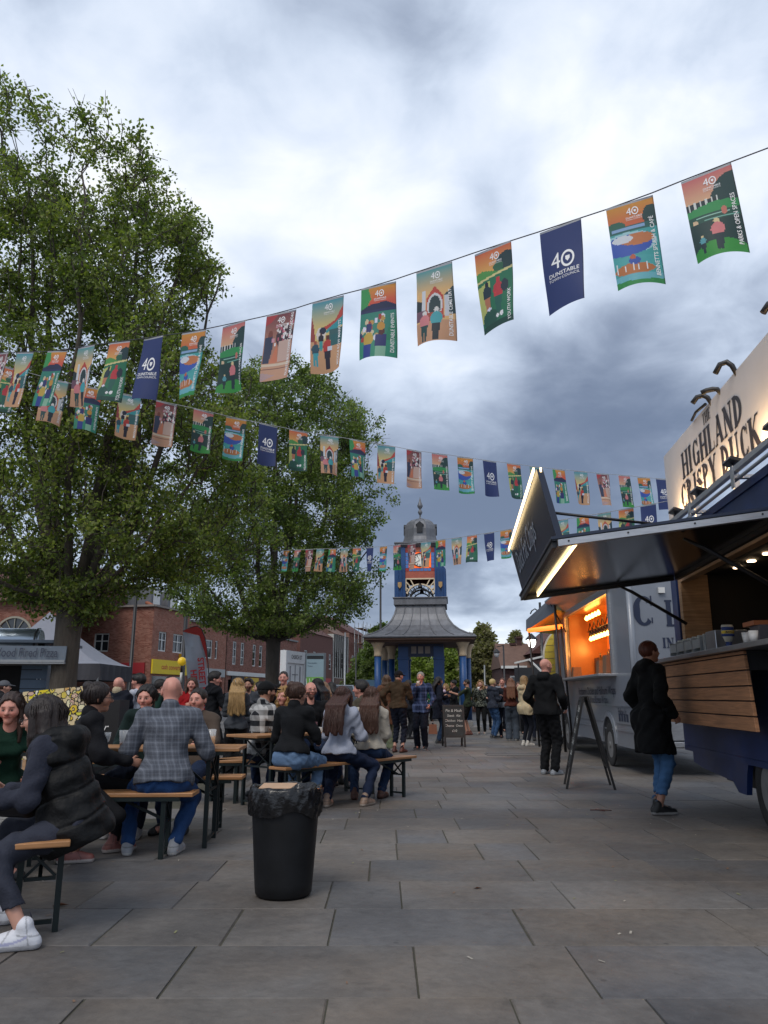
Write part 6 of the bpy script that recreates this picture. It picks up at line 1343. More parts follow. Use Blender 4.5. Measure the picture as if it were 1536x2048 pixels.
m = MB(); m.hexa([a_ + Vector((0, .01, z0 - a_.z)), b_ + Vector((0, .01, z0 - b_.z)), b_ + Vector((0, .04, z0 - b_.z)), a_ + Vector((0, .04, z0 - a_.z)), a_ + Vector((0, .01, 0)), b_ + Vector((0, .01, 0)), b_ + Vector((0, .04, 0)), a_ + Vector((0, .04, 0))]); m.build('board', ply, DB)
m = MB()
for u in (.12, .88): q = a_.lerp(b_, u); m.beam((q.x, q.y + .06, 1.2), (q.x, q.y - .0, 0), .04); m.beam((q.x, q.y + .06, 1.2), (q.x, q.y + .5, 0), .04)
m.build('easel_leg', ply, DB)
# black counter panel to the right of it with white scribble
p0_, p1_ = atY(192, 1372, 10.6), atY(236, 1372, 10.6); t = thing('counter_panel', 'black draped counter with a white script scrawl right of the doodle board', 'counter', (p0_.x, 10.6, 0))
m = MB(); m.box((p0_.x, 10.6, 0), (p0_.x + .34, 11.0, atY(200, 1400, 10.6).z)); m.build('drape', mat('black_drape', (.012, .012, .014), rough=.8), t); tb = MB(); add_text(tb, 'Bar', (p0_.x + .1, 10.596, atY(190, 1455, 10.6).z), (1, 0, 0), upv, .14, shear=.4); tb.build('lettering', letW, t)
# feather flag
ff = mat('grey_flag_cloth', (.38, .41, .47), rough=.7, var=.1, vscale=3, bump=.3, bscale=5); fr_ = mat('red_flag_cloth', (.32, .02, .015), rough=.7, var=.1); Y0 = 22
FFt = thing('feather_flag', 'tall grey feather flag with red street food lettering and a red tip', 'flag', (atY(418, 1400, Y0).x, Y0, 0))
Lp = [(366, 1264), (369, 1290), (372, 1320), (375, 1350), (380, 1392), (385, 1440)]; Rp = [(399, 1272), (408, 1300), (413, 1330), (416, 1356), (418, 1395), (420, 1440)]
def wav(i, u): return Vector((0, .05 * math.sin(i * 1.7 + u * 6), 0))
m = MB(); nU = 6
for i in range(5):
    for k in range(nU):
        g = lambda ii, uu: atY(*Lp[ii], Y0).lerp(atY(*Rp[ii], Y0), uu) + wav(ii, uu)
        m.face([g(i + 1, k / nU), g(i + 1, (k + 1) / nU), g(i, (k + 1) / nU), g(i, k / nU)], 0, True)
m.build('flag_cloth', ff, FFt)
m = MB(); poly = [(366, 1263), (372, 1259), (384, 1255), (394, 1253), (402, 1258), (409, 1275), (413, 1295), (416, 1330), (408, 1299), (399, 1271)]; m.prism([atY(*p, Y0) + Vector((0, -.02, 0)) for p in poly], (0, .012, 0)); m.build('flag_tip', fr_, FFt)
m = MB(); m.tube([atY(*p, Y0) for p in [(366, 1262), (384, 1254), (395, 1252), (403, 1258), (410, 1275), (414, 1300), (417, 1340), (420, 1380), (422, 1440)]] + [Vector((atY(422, 1440, Y0).x, Y0, 0))], .015, 6); m.build('pole', blackm, FFt)
tb = MB(); c1 = atY(403, 1345, Y0 - .1); c2 = atY(388, 1362, Y0 - .1); dn = (atY(407, 1400, Y0) - atY(398, 1300, Y0)).normalized()
add_text(tb, 'STREET FOOD', c1 + dn * .32, dn, Vector((-dn.z * -1, 0, dn.x * -1)).normalized() if False else dn.cross(Vector((0, 1, 0))) * -1 if False else Vector((0, 1, 0)).cross(dn) * -1, .24, bold=.03, sx=.95); add_text(tb, 'HEROES', c2 + dn * .1, dn, Vector((0, 1, 0)).cross(dn) * -1, .24, bold=.03, sx=.95); tb.build('lettering', letR, FFt)
# town map totem
Yt = 26; a_, b_ = atY(608, 1390, Yt), atY(650, 1390, Yt); zt3 = atY(628, 1306, Yt).z
TT = thing('map_totem', 'slim grey information totem with a pale blue and green map panel', 'totem', ((a_.x + b_.x) / 2, Yt, 0)); m = MB(); m.box((a_.x, Yt, 0), (b_.x, Yt + .2, zt3)); m.build('case', mat('totem_grey', (.13, .15, .17), rough=.4), TT, bevel=.01)
w_ = b_.x - a_.x; e = .06; m = MB(); m.box((a_.x + e, Yt - .012, .3), (b_.x - e, Yt - .002, zt3 - .06), 0); m.box((a_.x + e + .01, Yt - .016, zt3 - .2), (b_.x - e - .01, Yt - .0125, zt3 - .08), 1); m.build('poster', [mat('pale_blue_poster', (.30, .42, .47), rough=.3, var=.03), mat('poster_dark', (.02, .025, .03))], TT)
m = MB(); zz_ = atY(628, 1354, Yt).z
m.box((a_.x + e + .003, Yt - .018, .5), (b_.x - e - .003, Yt - .013, zz_)); m.build('map', mat('green_map', (.22, .5, .10), rough=.4, var=.4, vscale=2.4), TT)
m = MB()
for k in range(5): x_ = a_.x + .1 + k * .11; m.tube([(x_, Yt - .02, .5), (x_ + .06, Yt - .02, .8), (x_ - .04, Yt - .02, zz_ - .05)], .012, 4)
m.build('map_roads', mat('pale_road_print', (.55, .62, .58), var=0), TT)
tb = MB(); add_text(tb, 'Dunstable', (a_.x + .25, Yt - .013, zt3 - .33), (1, 0, 0), upv, .075); add_text(tb, 'Town', (a_.x + .18, Yt - .013, zt3 - .43), (1, 0, 0), upv, .075); tb.build('lettering', mat('dark_lettering', (.03, .06, .1), var=0), TT)
# white panelled kiosk
Yk = 30; a_, b_ = atY(573, 1300, Yk), atY(613, 1310, Yk + 2); t = thing('kiosk', 'white panelled kiosk with black lettering between the trunk and the totem', 'kiosk', (a_.x, Yk, 0))
ud = Vector((b_.x - a_.x, 2, 0)); Lk = ud.length; ud = ud.normalized(); ndk = Vector((ud.y, -ud.x, 0)); zk = atY(573, 1300, Yk).z
m = MB(); m.wallgrid((a_.x, Yk, 0), ud, [0, Lk], [0, zk], [(Lk * .08, Lk * .9, .3, zk * .36), (Lk * .08, Lk * .9, zk * .42, zk * .84)], .06, ndk); O = Vector((a_.x, Yk, 0))
m.face([O - ndk * .06 + ud * .02, O - ndk * .06 + ud * Lk, O - ndk * .06 + ud * Lk + upv * zk, O - ndk * .06 + ud * .02 + upv * zk]); m.face([O, O + upv * zk, O - ndk * .25 + upv * zk, O - ndk * .25]); m.build('wall', mat('white_kiosk_paint', (.66, .67, .68), rough=.5, var=.08), t)
m = MB(); c0 = O + ud * Lk * .5 + ndk * -.05; zc = zk * .63
m.beam(c0 + upv * (zc - .5), c0 + upv * (zc + .55), .03); m.beam(c0 + upv * (zc + .18) - ud * .28, c0 + upv * (zc + .18) + ud * .28, .03); m.beam(c0 + upv * (zc - .55) - ud * .3, c0 + upv * (zc - .55) + ud * .3, .03)
for u in (-.5, .5): m.beam(c0 + upv * (zc - .5) + ud * u, c0 + upv * (zc + .5) + ud * u, .05)
m.build('moulding', mat('kiosk_grey', (.22, .23, .25)), t); tb = MB(); add_text(tb, 'CHURCH ST', O + ud * Lk * .5 + upv * zk * .92, ud, upv, .22, bold=.02, sx=.9); tb.build('lettering', letK, t)
# road works barrier and little tree of flowers are far: barriers
for i, px in enumerate((700, 722, 744)):
    a_ = atY(px, 1372, 64); t = thing('road_barrier', ['orange road works barrier left of three behind the parked cars', 'orange road works barrier in the middle of three behind the parked cars', 'orange road works barrier right of three behind the parked cars'][i], 'barrier', (a_.x, 64, 0), group='orange barriers'); m = MB()
    m.box((a_.x, 64, .1), (a_.x + .85, 64.05, .35)); m.box((a_.x, 64, .75), (a_.x + .85, 64.05, 1.05)); 
    for k in range(4): m.box((a_.x + .02 + k * .26, 64.01, .35), (a_.x + .07 + k * .26, 64.04, .75))
    m.box((a_.x + .05, 63.8, 0), (a_.x + .15, 64.25, .1)); m.build('panel', mat('barrier_orange', (.65, .12, .02), rough=.5), t)
# ---------------------------------------------------------------- parked cars
def car(label, px, Y, col, ang=0, lights=False, kind='hatch'):
    p = atY(px, 1393, Y); t = thing('parked_car', label, 'car', (p.x, Y, 0), R(ang), group='cars parked along the street'); T = None
    hh = 1.46 if kind == 'hatch' else 1.85
    sec = [(-2.1, .45, .72, .78), (-2.05, .32, .84, .86), (-1.2, .25, .95, .89), (0, .25, .97, .9), (1.2, .25, .97, .89), (2.0, .3, .9, .86), (2.1, .45, .8, .8)]
    m = MB(); b = []
    for (y, z0, z1, w) in sec: b.append([(-w, y, z0 + .1), (-w * .96, y, z0), (w * .96, y, z0), (w, y, z0 + .1), (w, y, z1 - .12), (w * .93, y, z1), (-w * .93, y, z1), (-w, y, z1 - .12)])
    base = len(m.v)
    for r_ in b:
        for q in r_: m.P(q)
    for i in range(len(b) - 1):
        for j in range(8): m.f.append([base + i * 8 + j, base + i * 8 + (j + 1) % 8, base + (i + 1) * 8 + (j + 1) % 8, base + (i + 1) * 8 + j]); m.mi.append(0); m.sm.append(True)
    m.f.append([base + j for j in range(8)]); m.mi.append(0); m.sm.append(False); m.f.append([base + (len(b) - 1) * 8 + j for j in range(8)][::-1]); m.mi.append(0); m.sm.append(False)
    y0, y1, y2, y3 = (-1.25, -.55, .9, 1.75) if kind == 'hatch' else (-1.3, -.8, 1.7, 1.95)
    P = [(-.82, y0, .94), (.82, y0, .94), (.82, y3, .94), (-.82, y3, .94), (-.66, y1, hh), (.66, y1, hh), (.66, y2, hh), (-.66, y2, hh)]; m.faces(P, [(4, 5, 6, 7)], 0)
    cm = mat('car_paint_' + ''.join('%02x' % int(255 * c) for c in col), col, rough=.25, var=0, coat=.6, metal=.2)
    bo = m.build('body', cm, None, world=False); bo.parent = t
    m = MB(); m.faces(P, [(0, 1, 5, 4), (1, 2, 6, 5), (2, 3, 7, 6), (3, 0, 4, 7)]); o = m.build('glasshouse', glassD, None, world=False); o.parent = t
    m = MB(); 
    for q in ((0, 4), (1, 5), (2, 6), (3, 7)): m.beam(P[q[0]], P[q[1]], .07)
    for q in ((4, 5), (6, 7), (4, 7), (5, 6)): m.beam(P[q[0]], P[q[1]], .06)
    o = m.build('pillars', cm, None, world=False); o.parent = t
    for sx in (-1, 1):
        for y in (-1.35, 1.3):
            m = MB(); m.lathe([(.001, -.1), (.31, -.1), (.32, 0), (.31, .1), (.001, .1)], (sx * .82, y, .32), 18, axis='x'); o = m.build('wheel', rubber, None, world=False); o.parent = t
        m = MB(); m.box((sx * .62 - .15, -2.13, .6), (sx * .62 + .15, -2.08, .75)); o = m.build('headlight', mat('headlight_on', (1, 1, 1), emit=(1, 1, 1), estr=6) if lights and sx > 0 else mat('headlight_lens', (.5, .52, .55), rough=.1), None, world=False); o.parent = t
    m = MB(); m.box((-.6, -2.125, .48), (.6, -2.09, .62)); o = m.build('grille', blackm, None, world=False); o.parent = t
    return t
car('silver grey estate car parked furthest left beyond the totem', 678, 50, (.33, .36, .40), 18, kind='van')
car('blue car with a bright headlight beside the silver estate', 702, 50, (.05, .15, .36), 20, lights=True)
car('pale pinkish silver car right of the blue car', 724, 54, (.45, .36, .34), 14)
car('white car seen between the tower piers', 868, 60, (.62, .62, .62), 5, kind='van')
car('grey car beyond the right tower column', 1000, 62, (.12, .12, .13), -20)
car('dark blue car at the street end left of the totem', 655, 64, (.04, .06, .12), 12)
# blue street sign + litter bin far
p = atY(748, 1376, 40); t = thing('street_sign', 'small pale blue sign on a post left of the tower', 'sign', (p.x, 40, 0)); m = MB(); m.box((p.x - .45, 40, p.z - .1), (p.x + .4, 40.03, p.z + .4)); m.build('plate', mat('pale_blue_sign', (.16, .28, .38)), t); m = MB(); m.beam((p.x, 40.05, 0), (p.x, 40.05, p.z + .4), .06); m.build('post', steel, t)
# ================================================================ PEOPLE (volumes blended on a grid, one smooth skin per body and per garment)
class Vol:
    def __init__(s, lo, hi, h):
        s.h = h; s.lo = np.array(lo, np.float32); s.n = np.maximum(4, np.ceil((np.array(hi) - s.lo) / h).astype(int) + 1); s.a = np.full(s.n, .08, np.float32)
    def sub(s, lo, hi):
        i0 = np.clip(np.floor((np.array(lo) - s.lo) / s.h).astype(int), 0, s.n); i1 = np.clip(np.ceil((np.array(hi) - s.lo) / s.h).astype(int) + 1, 0, s.n)
        if np.any(i1 <= i0): return None, None
        g = np.meshgrid(*[s.lo[k] + s.h * np.arange(i0[k], i1[k], dtype=np.float32) for k in range(3)], indexing='ij')
        return tuple(slice(i0[k], i1[k]) for k in range(3)), g
    def mix(s, sl, d, k, op='u'):
        a = s.a[sl]
        if op == 'u': hh = np.clip(.5 + .5 * (a - d) / k, 0, 1); s.a[sl] = a * (1 - hh) + d * hh - k * hh * (1 - hh)
        else: d = -d; hh = np.clip(.5 - .5 * (a - d) / k, 0, 1); s.a[sl] = a * (1 - hh) + d * hh + k * hh * (1 - hh)
    def cap(s, a, b, ra, rb, k=.02, ax=None, sq=1., op='u'):
        """tapered capsule; flattened along ax by factor sq"""
        a, b = np.array(a, np.float32), np.array(b, np.float32); m = max(ra, rb) + .05
        sl, g = s.sub(np.minimum(a, b) - m, np.maximum(a, b) + m)
        if sl is None: return
        P = [g[i] - a[i] for i in range(3)]; ab = b - a
        if ax is not None:
            ax = np.array(ax, np.float32); q = P[0] * ax[0] + P[1] * ax[1] + P[2] * ax[2]; w = (1 / sq - 1); P = [P[i] + q * w * ax[i] for i in range(3)]; ab = ab + ax * (ab @ ax) * w
        t = np.clip((P[0] * ab[0] + P[1] * ab[1] + P[2] * ab[2]) / max(1e-9, ab @ ab), 0, 1)
        d = np.sqrt((P[0] - t * ab[0]) ** 2 + (P[1] - t * ab[1]) ** 2 + (P[2] - t * ab[2]) ** 2) - (ra + (rb - ra) * t)
        if ax is not None: d = d * (sq ** .5)
        s.mix(sl, d, k, op)
    def ell(s, c, fr, r, k=.02, op='u'):
        c = np.array(c, np.float32); m = max(r) + .05; sl, g = s.sub(c - m, c + m)
        if sl is None: return
        P = [g[i] - c[i] for i in range(3)]; q0 = q1 = 0
        for v, rr in zip(fr, r): w = P[0] * v[0] + P[1] * v[1] + P[2] * v[2]; q0 = q0 + (w / rr) ** 2; q1 = q1 + (w / rr ** 2) ** 2
        k0 = np.sqrt(q0); d = k0 * (k0 - 1) / np.maximum(1e-4, np.sqrt(q1)); s.mix(sl, d.astype(np.float32), k, op)
    def grid(s): return np.meshgrid(*[s.lo[k] + s.h * np.arange(s.n[k], dtype=np.float32) for k in range(3)], indexing='ij')
    def cut(s, p, n):   # keep the side where (x-p).n < 0
        g = s.grid(); s.a = np.maximum(s.a, (g[0] - p[0]) * n[0] + (g[1] - p[1]) * n[1] + (g[2] - p[2]) * n[2]).astype(np.float32)
    def wrinkle(s, amp, freq, seed):
        g = s.grid(); rg = np.random.default_rng(seed); d = 0
        for _ in range(4):
            v = rg.normal(size=3); v /= np.linalg.norm(v); w = rg.normal(size=3) * freq * .35; ph = rg.random() * 6.28; f = freq * rg.uniform(.6, 1.5)
            d = d + np.sin(f * (g[0] * v[0] + g[1] * v[1] + g[2] * v[2]) + 1.6 * np.sin(g[0] * w[0] + g[1] * w[1] + g[2] * w[2] + ph))
        s.a += np.where(np.abs(s.a) < .06, d * amp / 2, 0).astype(np.float32)
    def mesh(s, name, m, cfn=None):
        a = s.a; ins = a < 0; c = [ins[:-1, :-1, :-1], ins[1:, :-1, :-1], ins[:-1, 1:, :-1], ins[1:, 1:, :-1], ins[:-1, :-1, 1:], ins[1:, :-1, 1:], ins[:-1, 1:, 1:], ins[1:, 1:, 1:]]
        cnt = sum(x.astype(np.int8) for x in c); I = np.nonzero((cnt > 0) & (cnt < 8)); N_ = len(I[0])
        if N_ == 0: return None
        off = np.array([(x, y, z) for z in (0, 1) for y in (0, 1) for x in (0, 1)]); cv = np.stack([a[I[0] + o[0], I[1] + o[1], I[2] + o[2]] for o in off], 1)
        pos = np.zeros((N_, 3)); num = np.zeros(N_)
        for e0 in range(8):
            for b in (1, 2, 4):
                e1 = e0 | b
                if e1 == e0: continue
                x, y = cv[:, e0], cv[:, e1]; mk = (x < 0) != (y < 0); t = np.where(mk, x / np.where(x == y, 1, x - y), 0)
                pos += np.where(mk[:, None], off[e0] + t[:, None] * (off[e1] - off[e0]), 0); num += mk
        v = (pos / num[:, None] + np.stack(I, 1)) * s.h + s.lo
        idx = np.full(cnt.shape, -1, np.int32); idx[I] = np.arange(N_); F = []
        for ax in range(3):
            o1, o2 = [(1, 2), (2, 0), (0, 1)][ax]; A = np.moveaxis(ins, [ax, o1, o2], [0, 1, 2]); X = np.moveaxis(idx, [ax, o1, o2], [0, 1, 2])
            d = (A[:-1, 1:-1, 1:-1] != A[1:, 1:-1, 1:-1]); J = np.nonzero(d); i, j, k = J; q = np.stack([X[i, j, k], X[i, j + 1, k], X[i, j + 1, k + 1], X[i, j, k + 1]], 1)
            fl = ~A[:-1, 1:-1, 1:-1][J]; q[fl] = q[fl][:, ::-1]; F.append(q)
        F = np.concatenate(F); F = F[(F >= 0).all(1)]
        me = bpy.data.meshes.new(name); me.vertices.add(N_); me.vertices.foreach_set('co', v.astype(np.float32).ravel()); me.loops.add(F.size); me.loops.foreach_set('vertex_index', F.astype(np.int32).ravel())
        me.polygons.add(len(F)); me.polygons.foreach_set('loop_start', np.arange(0, F.size, 4, dtype=np.int32)); me.polygons.foreach_set('loop_total', np.full(len(F), 4, np.int32)); me.polygons.foreach_set('use_smooth', np.ones(len(F), bool)); me.update(calc_edges=True)
        if cfn is not None: at = me.color_attributes.new('tint', 'FLOAT_COLOR', 'POINT'); cc = np.ones((N_, 4), np.float32); cc[:, :3] = cfn(v); at.data.foreach_set('color', cc.ravel())
        me.materials.append(m); return me
def cloth(name, col, pat=None, rough=.85, bump=.25, bs=70, var=.1):
    """pat: ('plaid'|'check', colour2, scale) printed in the weave"""
    fn = None
    if pat:
        kind, c2, sc = pat; c2 = hexc(c2) if isinstance(c2, str) else c2
        def fn(nt, vec, base):
            sp = N(nt, 'ShaderNodeSeparateXYZ'); nt.links.new(vec, sp.inputs[0])
            def mth(op, a, b=None):
                n = nt.nodes.new('ShaderNodeMath'); n.operation = op
                for i, x in enumerate((a, b)):
                    if x is None: continue
                    if isinstance(x, (int, float)): n.inputs[i].default_value = x
                    else: nt.links.new(x, n.inputs[i])
                return n.outputs[0]
            h = mth('ADD', sp.outputs[0], mth('MULTIPLY', sp.outputs[1], .8)); z = sp.outputs[2]
            stripe = lambda x, s_, th: mth('GREATER_THAN', mth('SINE', mth('MULTIPLY', x, s_)), th)
            if kind == 'check': f = mth('MULTIPLY', mth('ADD', stripe(h, sc, 0), stripe(z, sc, 0)), .5)
            elif kind == 'stripe': f = stripe(z, sc, .3)
            elif kind == 'fleck':
                nn = N(nt, 'ShaderNodeTexNoise', i_Scale=sc); nt.links.new(vec, nn.inputs['Vector']); f = mth('GREATER_THAN', nn.outputs['Fac'], .54)
            else: f = mth('MULTIPLY', mth('ADD', mth('ADD', stripe(h, sc, .86), stripe(z, sc, .86)), mth('MULTIPLY', mth('ADD', stripe(h, sc * 3, .5), stripe(z, sc * 3, .5)), .35)), .5)
            mx = N(nt, 'ShaderNodeMixRGB'); nt.links.new(mth('MINIMUM', f, 1.0), mx.inputs[0]); nt.links.new(base, mx.inputs[1]); mx.inputs[2].default_value = (*c2, 1); return mx.outputs[0]
    return mat(name, col, rough=rough, bump=bump, bscale=bs, var=var, vscale=9, fn=fn, spec=.25)
skinM = mat('skin', attr='tint', rough=.5, var=.05, vscale=30, spec=.4)
hairM = lambda c: mat('hair_' + c.strip('#'), c, rough=.5, var=.55, vscale=26, stretch=(5, 5, .45), bump=.35, bscale=30, spec=.4)
shoeM = mat('shoe_leather', attr='tint', rough=.55, var=.08, bump=.15, bscale=60)
capM = lambda c: cloth('cap_' + c.strip('#'), c)
def V3(*a): return np.array(a, float)
def nrm(v): return v / max(1e-9, np.linalg.norm(v))
def ik(a, b, l1, l2, pole):
    d = b - a; L = np.linalg.norm(d); L2 = min(L, (l1 + l2) * .999); u = nrm(d); x = (l1 ** 2 - l2 ** 2 + L2 ** 2) / (2 * L2); h = math.sqrt(max(1e-6, l1 ** 2 - x * x)); p = nrm(pole - u * (pole @ u)); return a + u * x + p * h, a + u * L2
ARMS = dict(down=(.10, .02, -.50), fold=(-.10, .26, -.20), phone=(-.06, .30, -.10), table=(.02, .36, -.26), eat=(-.13, .22, -.02), pocket=(.06, .12, -.42), hip=(.10, .0, -.40), cup=(-.04, .28, -.16), reach=(.0, .46, -.10), lap=(-.06, .28, -.36))
SKIN = dict(fair=(.50, .27, .20), tan=(.36, .18, .12), pink=(.54, .25, .19), brown=(.16, .075, .045))
PN = 0
def person(label, x, y, yaw, h=1.72, sit=False, fem=False, z=0., q=.012, lean=0., head=(0, 0), skin='fair', hair=('short', '#2a1c14'), beard=False,
           top=('jacket', '#111318'), pat=None, bot=('jeans', '#1c2740'), bpat=None, shoe=('#1a1a1c', '#1a1a1c'), arms=('down', 'down'), glasses=False, cap=None, legs=None, seat=.47, hood=False, bulk=1., extra=None, group=None, hem=None, sleeve_to=1., collar=None, pole=None, stance=.10):
    global PN; PN += 1; sd = PN
    k = h / 1.75; ya = R(yaw); Fw = V3(-math.sin(ya), math.cos(ya), 0); Rt = V3(math.cos(ya), math.sin(ya), 0); Up = V3(0, 0, 1)
    O = V3(x, y, z); L = lambda r, f, u: O + Rt * r + Fw * f + Up * u
    la = R(lean); Tu = Up * math.cos(la) + Fw * math.sin(la); Tf = Fw * math.cos(la) - Up * math.sin(la)
    sw, hw = (.155, .092) if fem else (.185, .088)
    pz = (seat + .10) if sit else .945 * k
    pel = L(0, 0, pz); chest = pel + Tu * .34 * k; nb = pel + Tu * .515 * k; sh = [nb - Tu * .055 * k + s_ * Rt * sw * k for s_ in (-1, 1)]
    hp = [pel + s_ * Rt * hw * k - Up * .02 for s_ in (-1, 1)]
    if legs is None: legs = ((-.10, .40), (.12, .36)) if sit else ((-stance, .02), (stance, -.03))
    ank = [L(l[0], l[1], .085 + (l[2] if len(l) > 2 else 0)) for l in legs]; kn = []
    for i in (0, 1):
        kk, aa = ik(hp[i], ank[i], .45 * k, .43 * k, Fw * (1 if not sit else .9) + Up * (.02 if not sit else .7) + Rt * ((-.25, .25)[i] if sit else 0)); kn.append(kk); ank[i] = aa
    el, wr = [], []
    for i in (0, 1):
        a = arms[i]
        if isinstance(a, str): a = ARMS[a]
        s_ = (-1, 1)[i]; t = sh[i] + Rt * s_ * a[0] * k + Tf * a[1] * k + Tu * a[2] * k if not (len(a) > 3) else L(a[0], a[1], a[2])
        e, w = ik(sh[i], t, .285 * k, .25 * k, -Up * 1. - Fw * .35 + Rt * s_ * .45 if pole is None else pole); el.append(e); wr.append(w)
    hy, hpit = R(head[0]), R(head[1]); Hf = Fw * math.cos(hy) + np.cross(Up, Fw) * math.sin(hy); Hr = np.cross(Hf, Up); Hf = Hf * math.cos(hpit) + Up * math.sin(hpit); Hu = np.cross(Hr, Hf)
    hc = nb + (Tu * .45 + Up * .55) * .145 * k + Hf * .022 + Hu * .0; hs = k ** .4
    Hp = lambda r, f, u: hc + (Hr * r + Hf * f + Hu * u) * hs
    fr = (Hr, Hf, Hu); B = bulk
    allp = np.array([pel, chest, nb, hc] + sh + kn + ank + el + wr); lo = allp.min(0) - .24; hi = allp.max(0) + .24; lo[2] = max(z - .01, lo[2])
    root = thing('person', label, 'person', (x, y, z), group=group)
    def emit(vol, name, m, cfn=None):
        me = vol.mesh(name, m, cfn)
        if me is None: return None
        return link_obj(name, me, root)
    def handpts(i):
        w = wr[i]; d = nrm(w - el[i]); s_ = (-1, 1)[i]; inn = nrm(-Rt * s_ + Fw * .15); inn = nrm(inn - d * (inn @ d)); sd_ = np.cross(d, inn) * s_ * -1
        return w, d, inn, sd_
    # ---- body
    v = Vol(lo, hi, q)
    v.ell(Hp(0, -.012, .028), fr, (.074 * hs, .095 * hs, .088 * hs), .02); v.cap(Hp(0, .035, .005), Hp(0, .047, -.062), .060 * hs, .038 * hs, .03, Hr, 1.0)
    v.cap(Hp(-.035, .05, -.02), Hp(.035, .05, -.02), .034, .034, .02); v.cap(Hp(0, .055, -.082), Hp(0, .066, -.086), .022, .020, .02)
    v.cap(Hp(-.028, .076, .026), Hp(.028, .076, .026), .013, .013, .015)
    for s_ in (-1, 1): v.ell(Hp(.031 * s_, .094, .004), fr, (.016, .016, .012), .012, op='s'); v.ell(Hp(.031 * s_, .076, .004), fr, (.0125, .0125, .011), .004); v.ell(Hp(.077 * s_, -.008, -.002), fr, (.011, .018, .031), .008)
    v.cap(Hp(0, .088, .012), Hp(0, .111, -.02), .0095, .0135, .008); v.cap(Hp(-.013, .096, -.024), Hp(.013, .096, -.024), .008, .008, .008); v.cap(Hp(-.018, .085, -.047), Hp(.018, .085, -.047), .0085, .0085, .006)
    v.cap(Hp(0, -.025, -.045), nb - Tf * .0 + Tu * .01, .052 * k, .058 * k * B, .03)
    v.cap(pel, chest, .115 * k * B, .125 * k * B, .05, Tf, .72); v.cap(sh[0], sh[1], .052 * k, .052 * k, .05)
    for i in (0, 1):
        v.cap(sh[i], el[i], .047 * k * B, .038 * k * B, .02); v.cap(el[i], wr[i], .037 * k * B, .026 * k, .015)
        w, d, inn, sd_ = handpts(i); kn_ = w + d * .082 * k; v.cap(w + d * .01, kn_, .030 * k, .036 * k, .01, inn, .42)
        for j, (o, ln_) in enumerate(zip((-.028, -.0095, .0095, .027), (.060, .074, .070, .054))):
            b0 = kn_ + sd_ * o * k; dd = nrm(d + inn * .55); b1 = b0 + dd * ln_ * .5 * k; d2 = nrm(d * .5 + inn * 1.0); v.cap(b0 - d * .01, b1, .0092 * k, .0085 * k, .004); v.cap(b1, b1 + d2 * ln_ * .5 * k, .0085 * k, .0072 * k, .003)
        t0 = w + d * .025 * k - sd_ * .026 * k; t1 = t0 + nrm(d * .7 - sd_ * .55 + inn * .5) * .04 * k; v.cap(t0, t1, .0115 * k, .0105 * k, .006); v.cap(t1, t1 + nrm(d + inn * .5) * .03 * k, .010 * k, .0085 * k, .003)
        v.cap(hp[i], kn[i], .078 * k * B, .052 * k, .03); v.cap(kn[i], ank[i], .050 * k, .034 * k, .02); v.cap(ank[i] - Up * .03, ank[i] + Fw * .10 - Up * .045, .034, .03, .02)
    sc = np.array(SKIN[skin]); hcl = np.array(hexc(hair[1]))
    def tint(P):
        p = (P - hc) / hs; r, f, u = p @ Hr, p @ Hf, p @ Hu; c = np.repeat(sc[None], len(P), 0); inh = (np.abs(r) < .1) & (f > .02) & (np.abs(u) < .12)
        ck = np.exp(-(((np.abs(r) - .043) / .02) ** 2 + ((u + .025) / .02) ** 2)) * (f > .03); c = c * (1 - .25 * ck[:, None] * np.array([0, .8, .8]))
        def put(m, col, a=1.): c[m] = c[m] * (1 - a) + np.array(col) * a
        ar = np.abs(r)
        put(inh & (f > .06) & (((ar - .031) / .019) ** 2 + ((u - .004) / .012) ** 2 < 1), sc * .5, .6); put(inh & (f > .06) & (((ar - .031) / .013) ** 2 + ((u - .003) / .0065) ** 2 < 1), (.38, .33, .30), .6)
        put(inh & (f > .06) & (((ar - .031) / .0068) ** 2 + ((u - .003) / .0075) ** 2 < 1), (.02, .012, .01)); put(inh & (f > .06) & (ar > .012) & (ar < .05) & (np.abs(u - .026 + (ar - .03) * .12) < .0048), hcl * .6 + .01, .6)
        put(inh & (f > .07) & ((r / .024) ** 2 + ((u + .047) / .0085) ** 2 < 1), (.38, .10, .09) if fem else sc * (.85, .5, .5), .8); put(inh & (f > .07) & (ar < .018) & (np.abs(u + .047) < .0016), (.14, .04, .03), .5)
        put((ar < .012) & (f > .08) & (np.abs(u + .034) < .004) & (ar > .004), sc * .4, .6)
        if beard: put(inh & (u < -.02) & (f > -.01) & (((r / .03) ** 2 + ((u + .043) / .012) ** 2 > 1)) & ~((ar < .03) & (u > -.03)), hcl, .8)
        if hair[0] == 'bald': put((u > .0) & (f < .06 - u * .5) & (u < .065) & (ar > .03), hcl, .22)
        return c
    emit(v, 'body', skinM, tint)
    # ---- trousers
    t = .014 if bot[0] != 'leggings' else .006
    v = Vol(lo, hi, q * 1.15); kind = bot[0]; wide = .03 if kind == 'wide' else (.012 if kind == 'loose' else 0)
    v.cap(pel - Rt * hw * .6 * k, pel + Rt * hw * .6 * k, .108 * k * B + t, .108 * k * B + t, .04, Fw, .88); v.cap(pel, pel + Tu * .1 * k, .112 * k * B, .110 * k * B, .04, Tf, .72)
    for i in (0, 1):
        v.cap(hp[i], kn[i], .085 * k * B + t, .055 * k + t + wide, .04)
        if kind not in ('shorts', 'skirt'): v.cap(kn[i], ank[i] + (Up * .015 if kind != 'wide' else -Up * .03), .053 * k + t + wide, .036 * k + t * 1.2 + wide * 1.3, .02)
    if kind != 'leggings': v.wrinkle(.006, 60, sd)
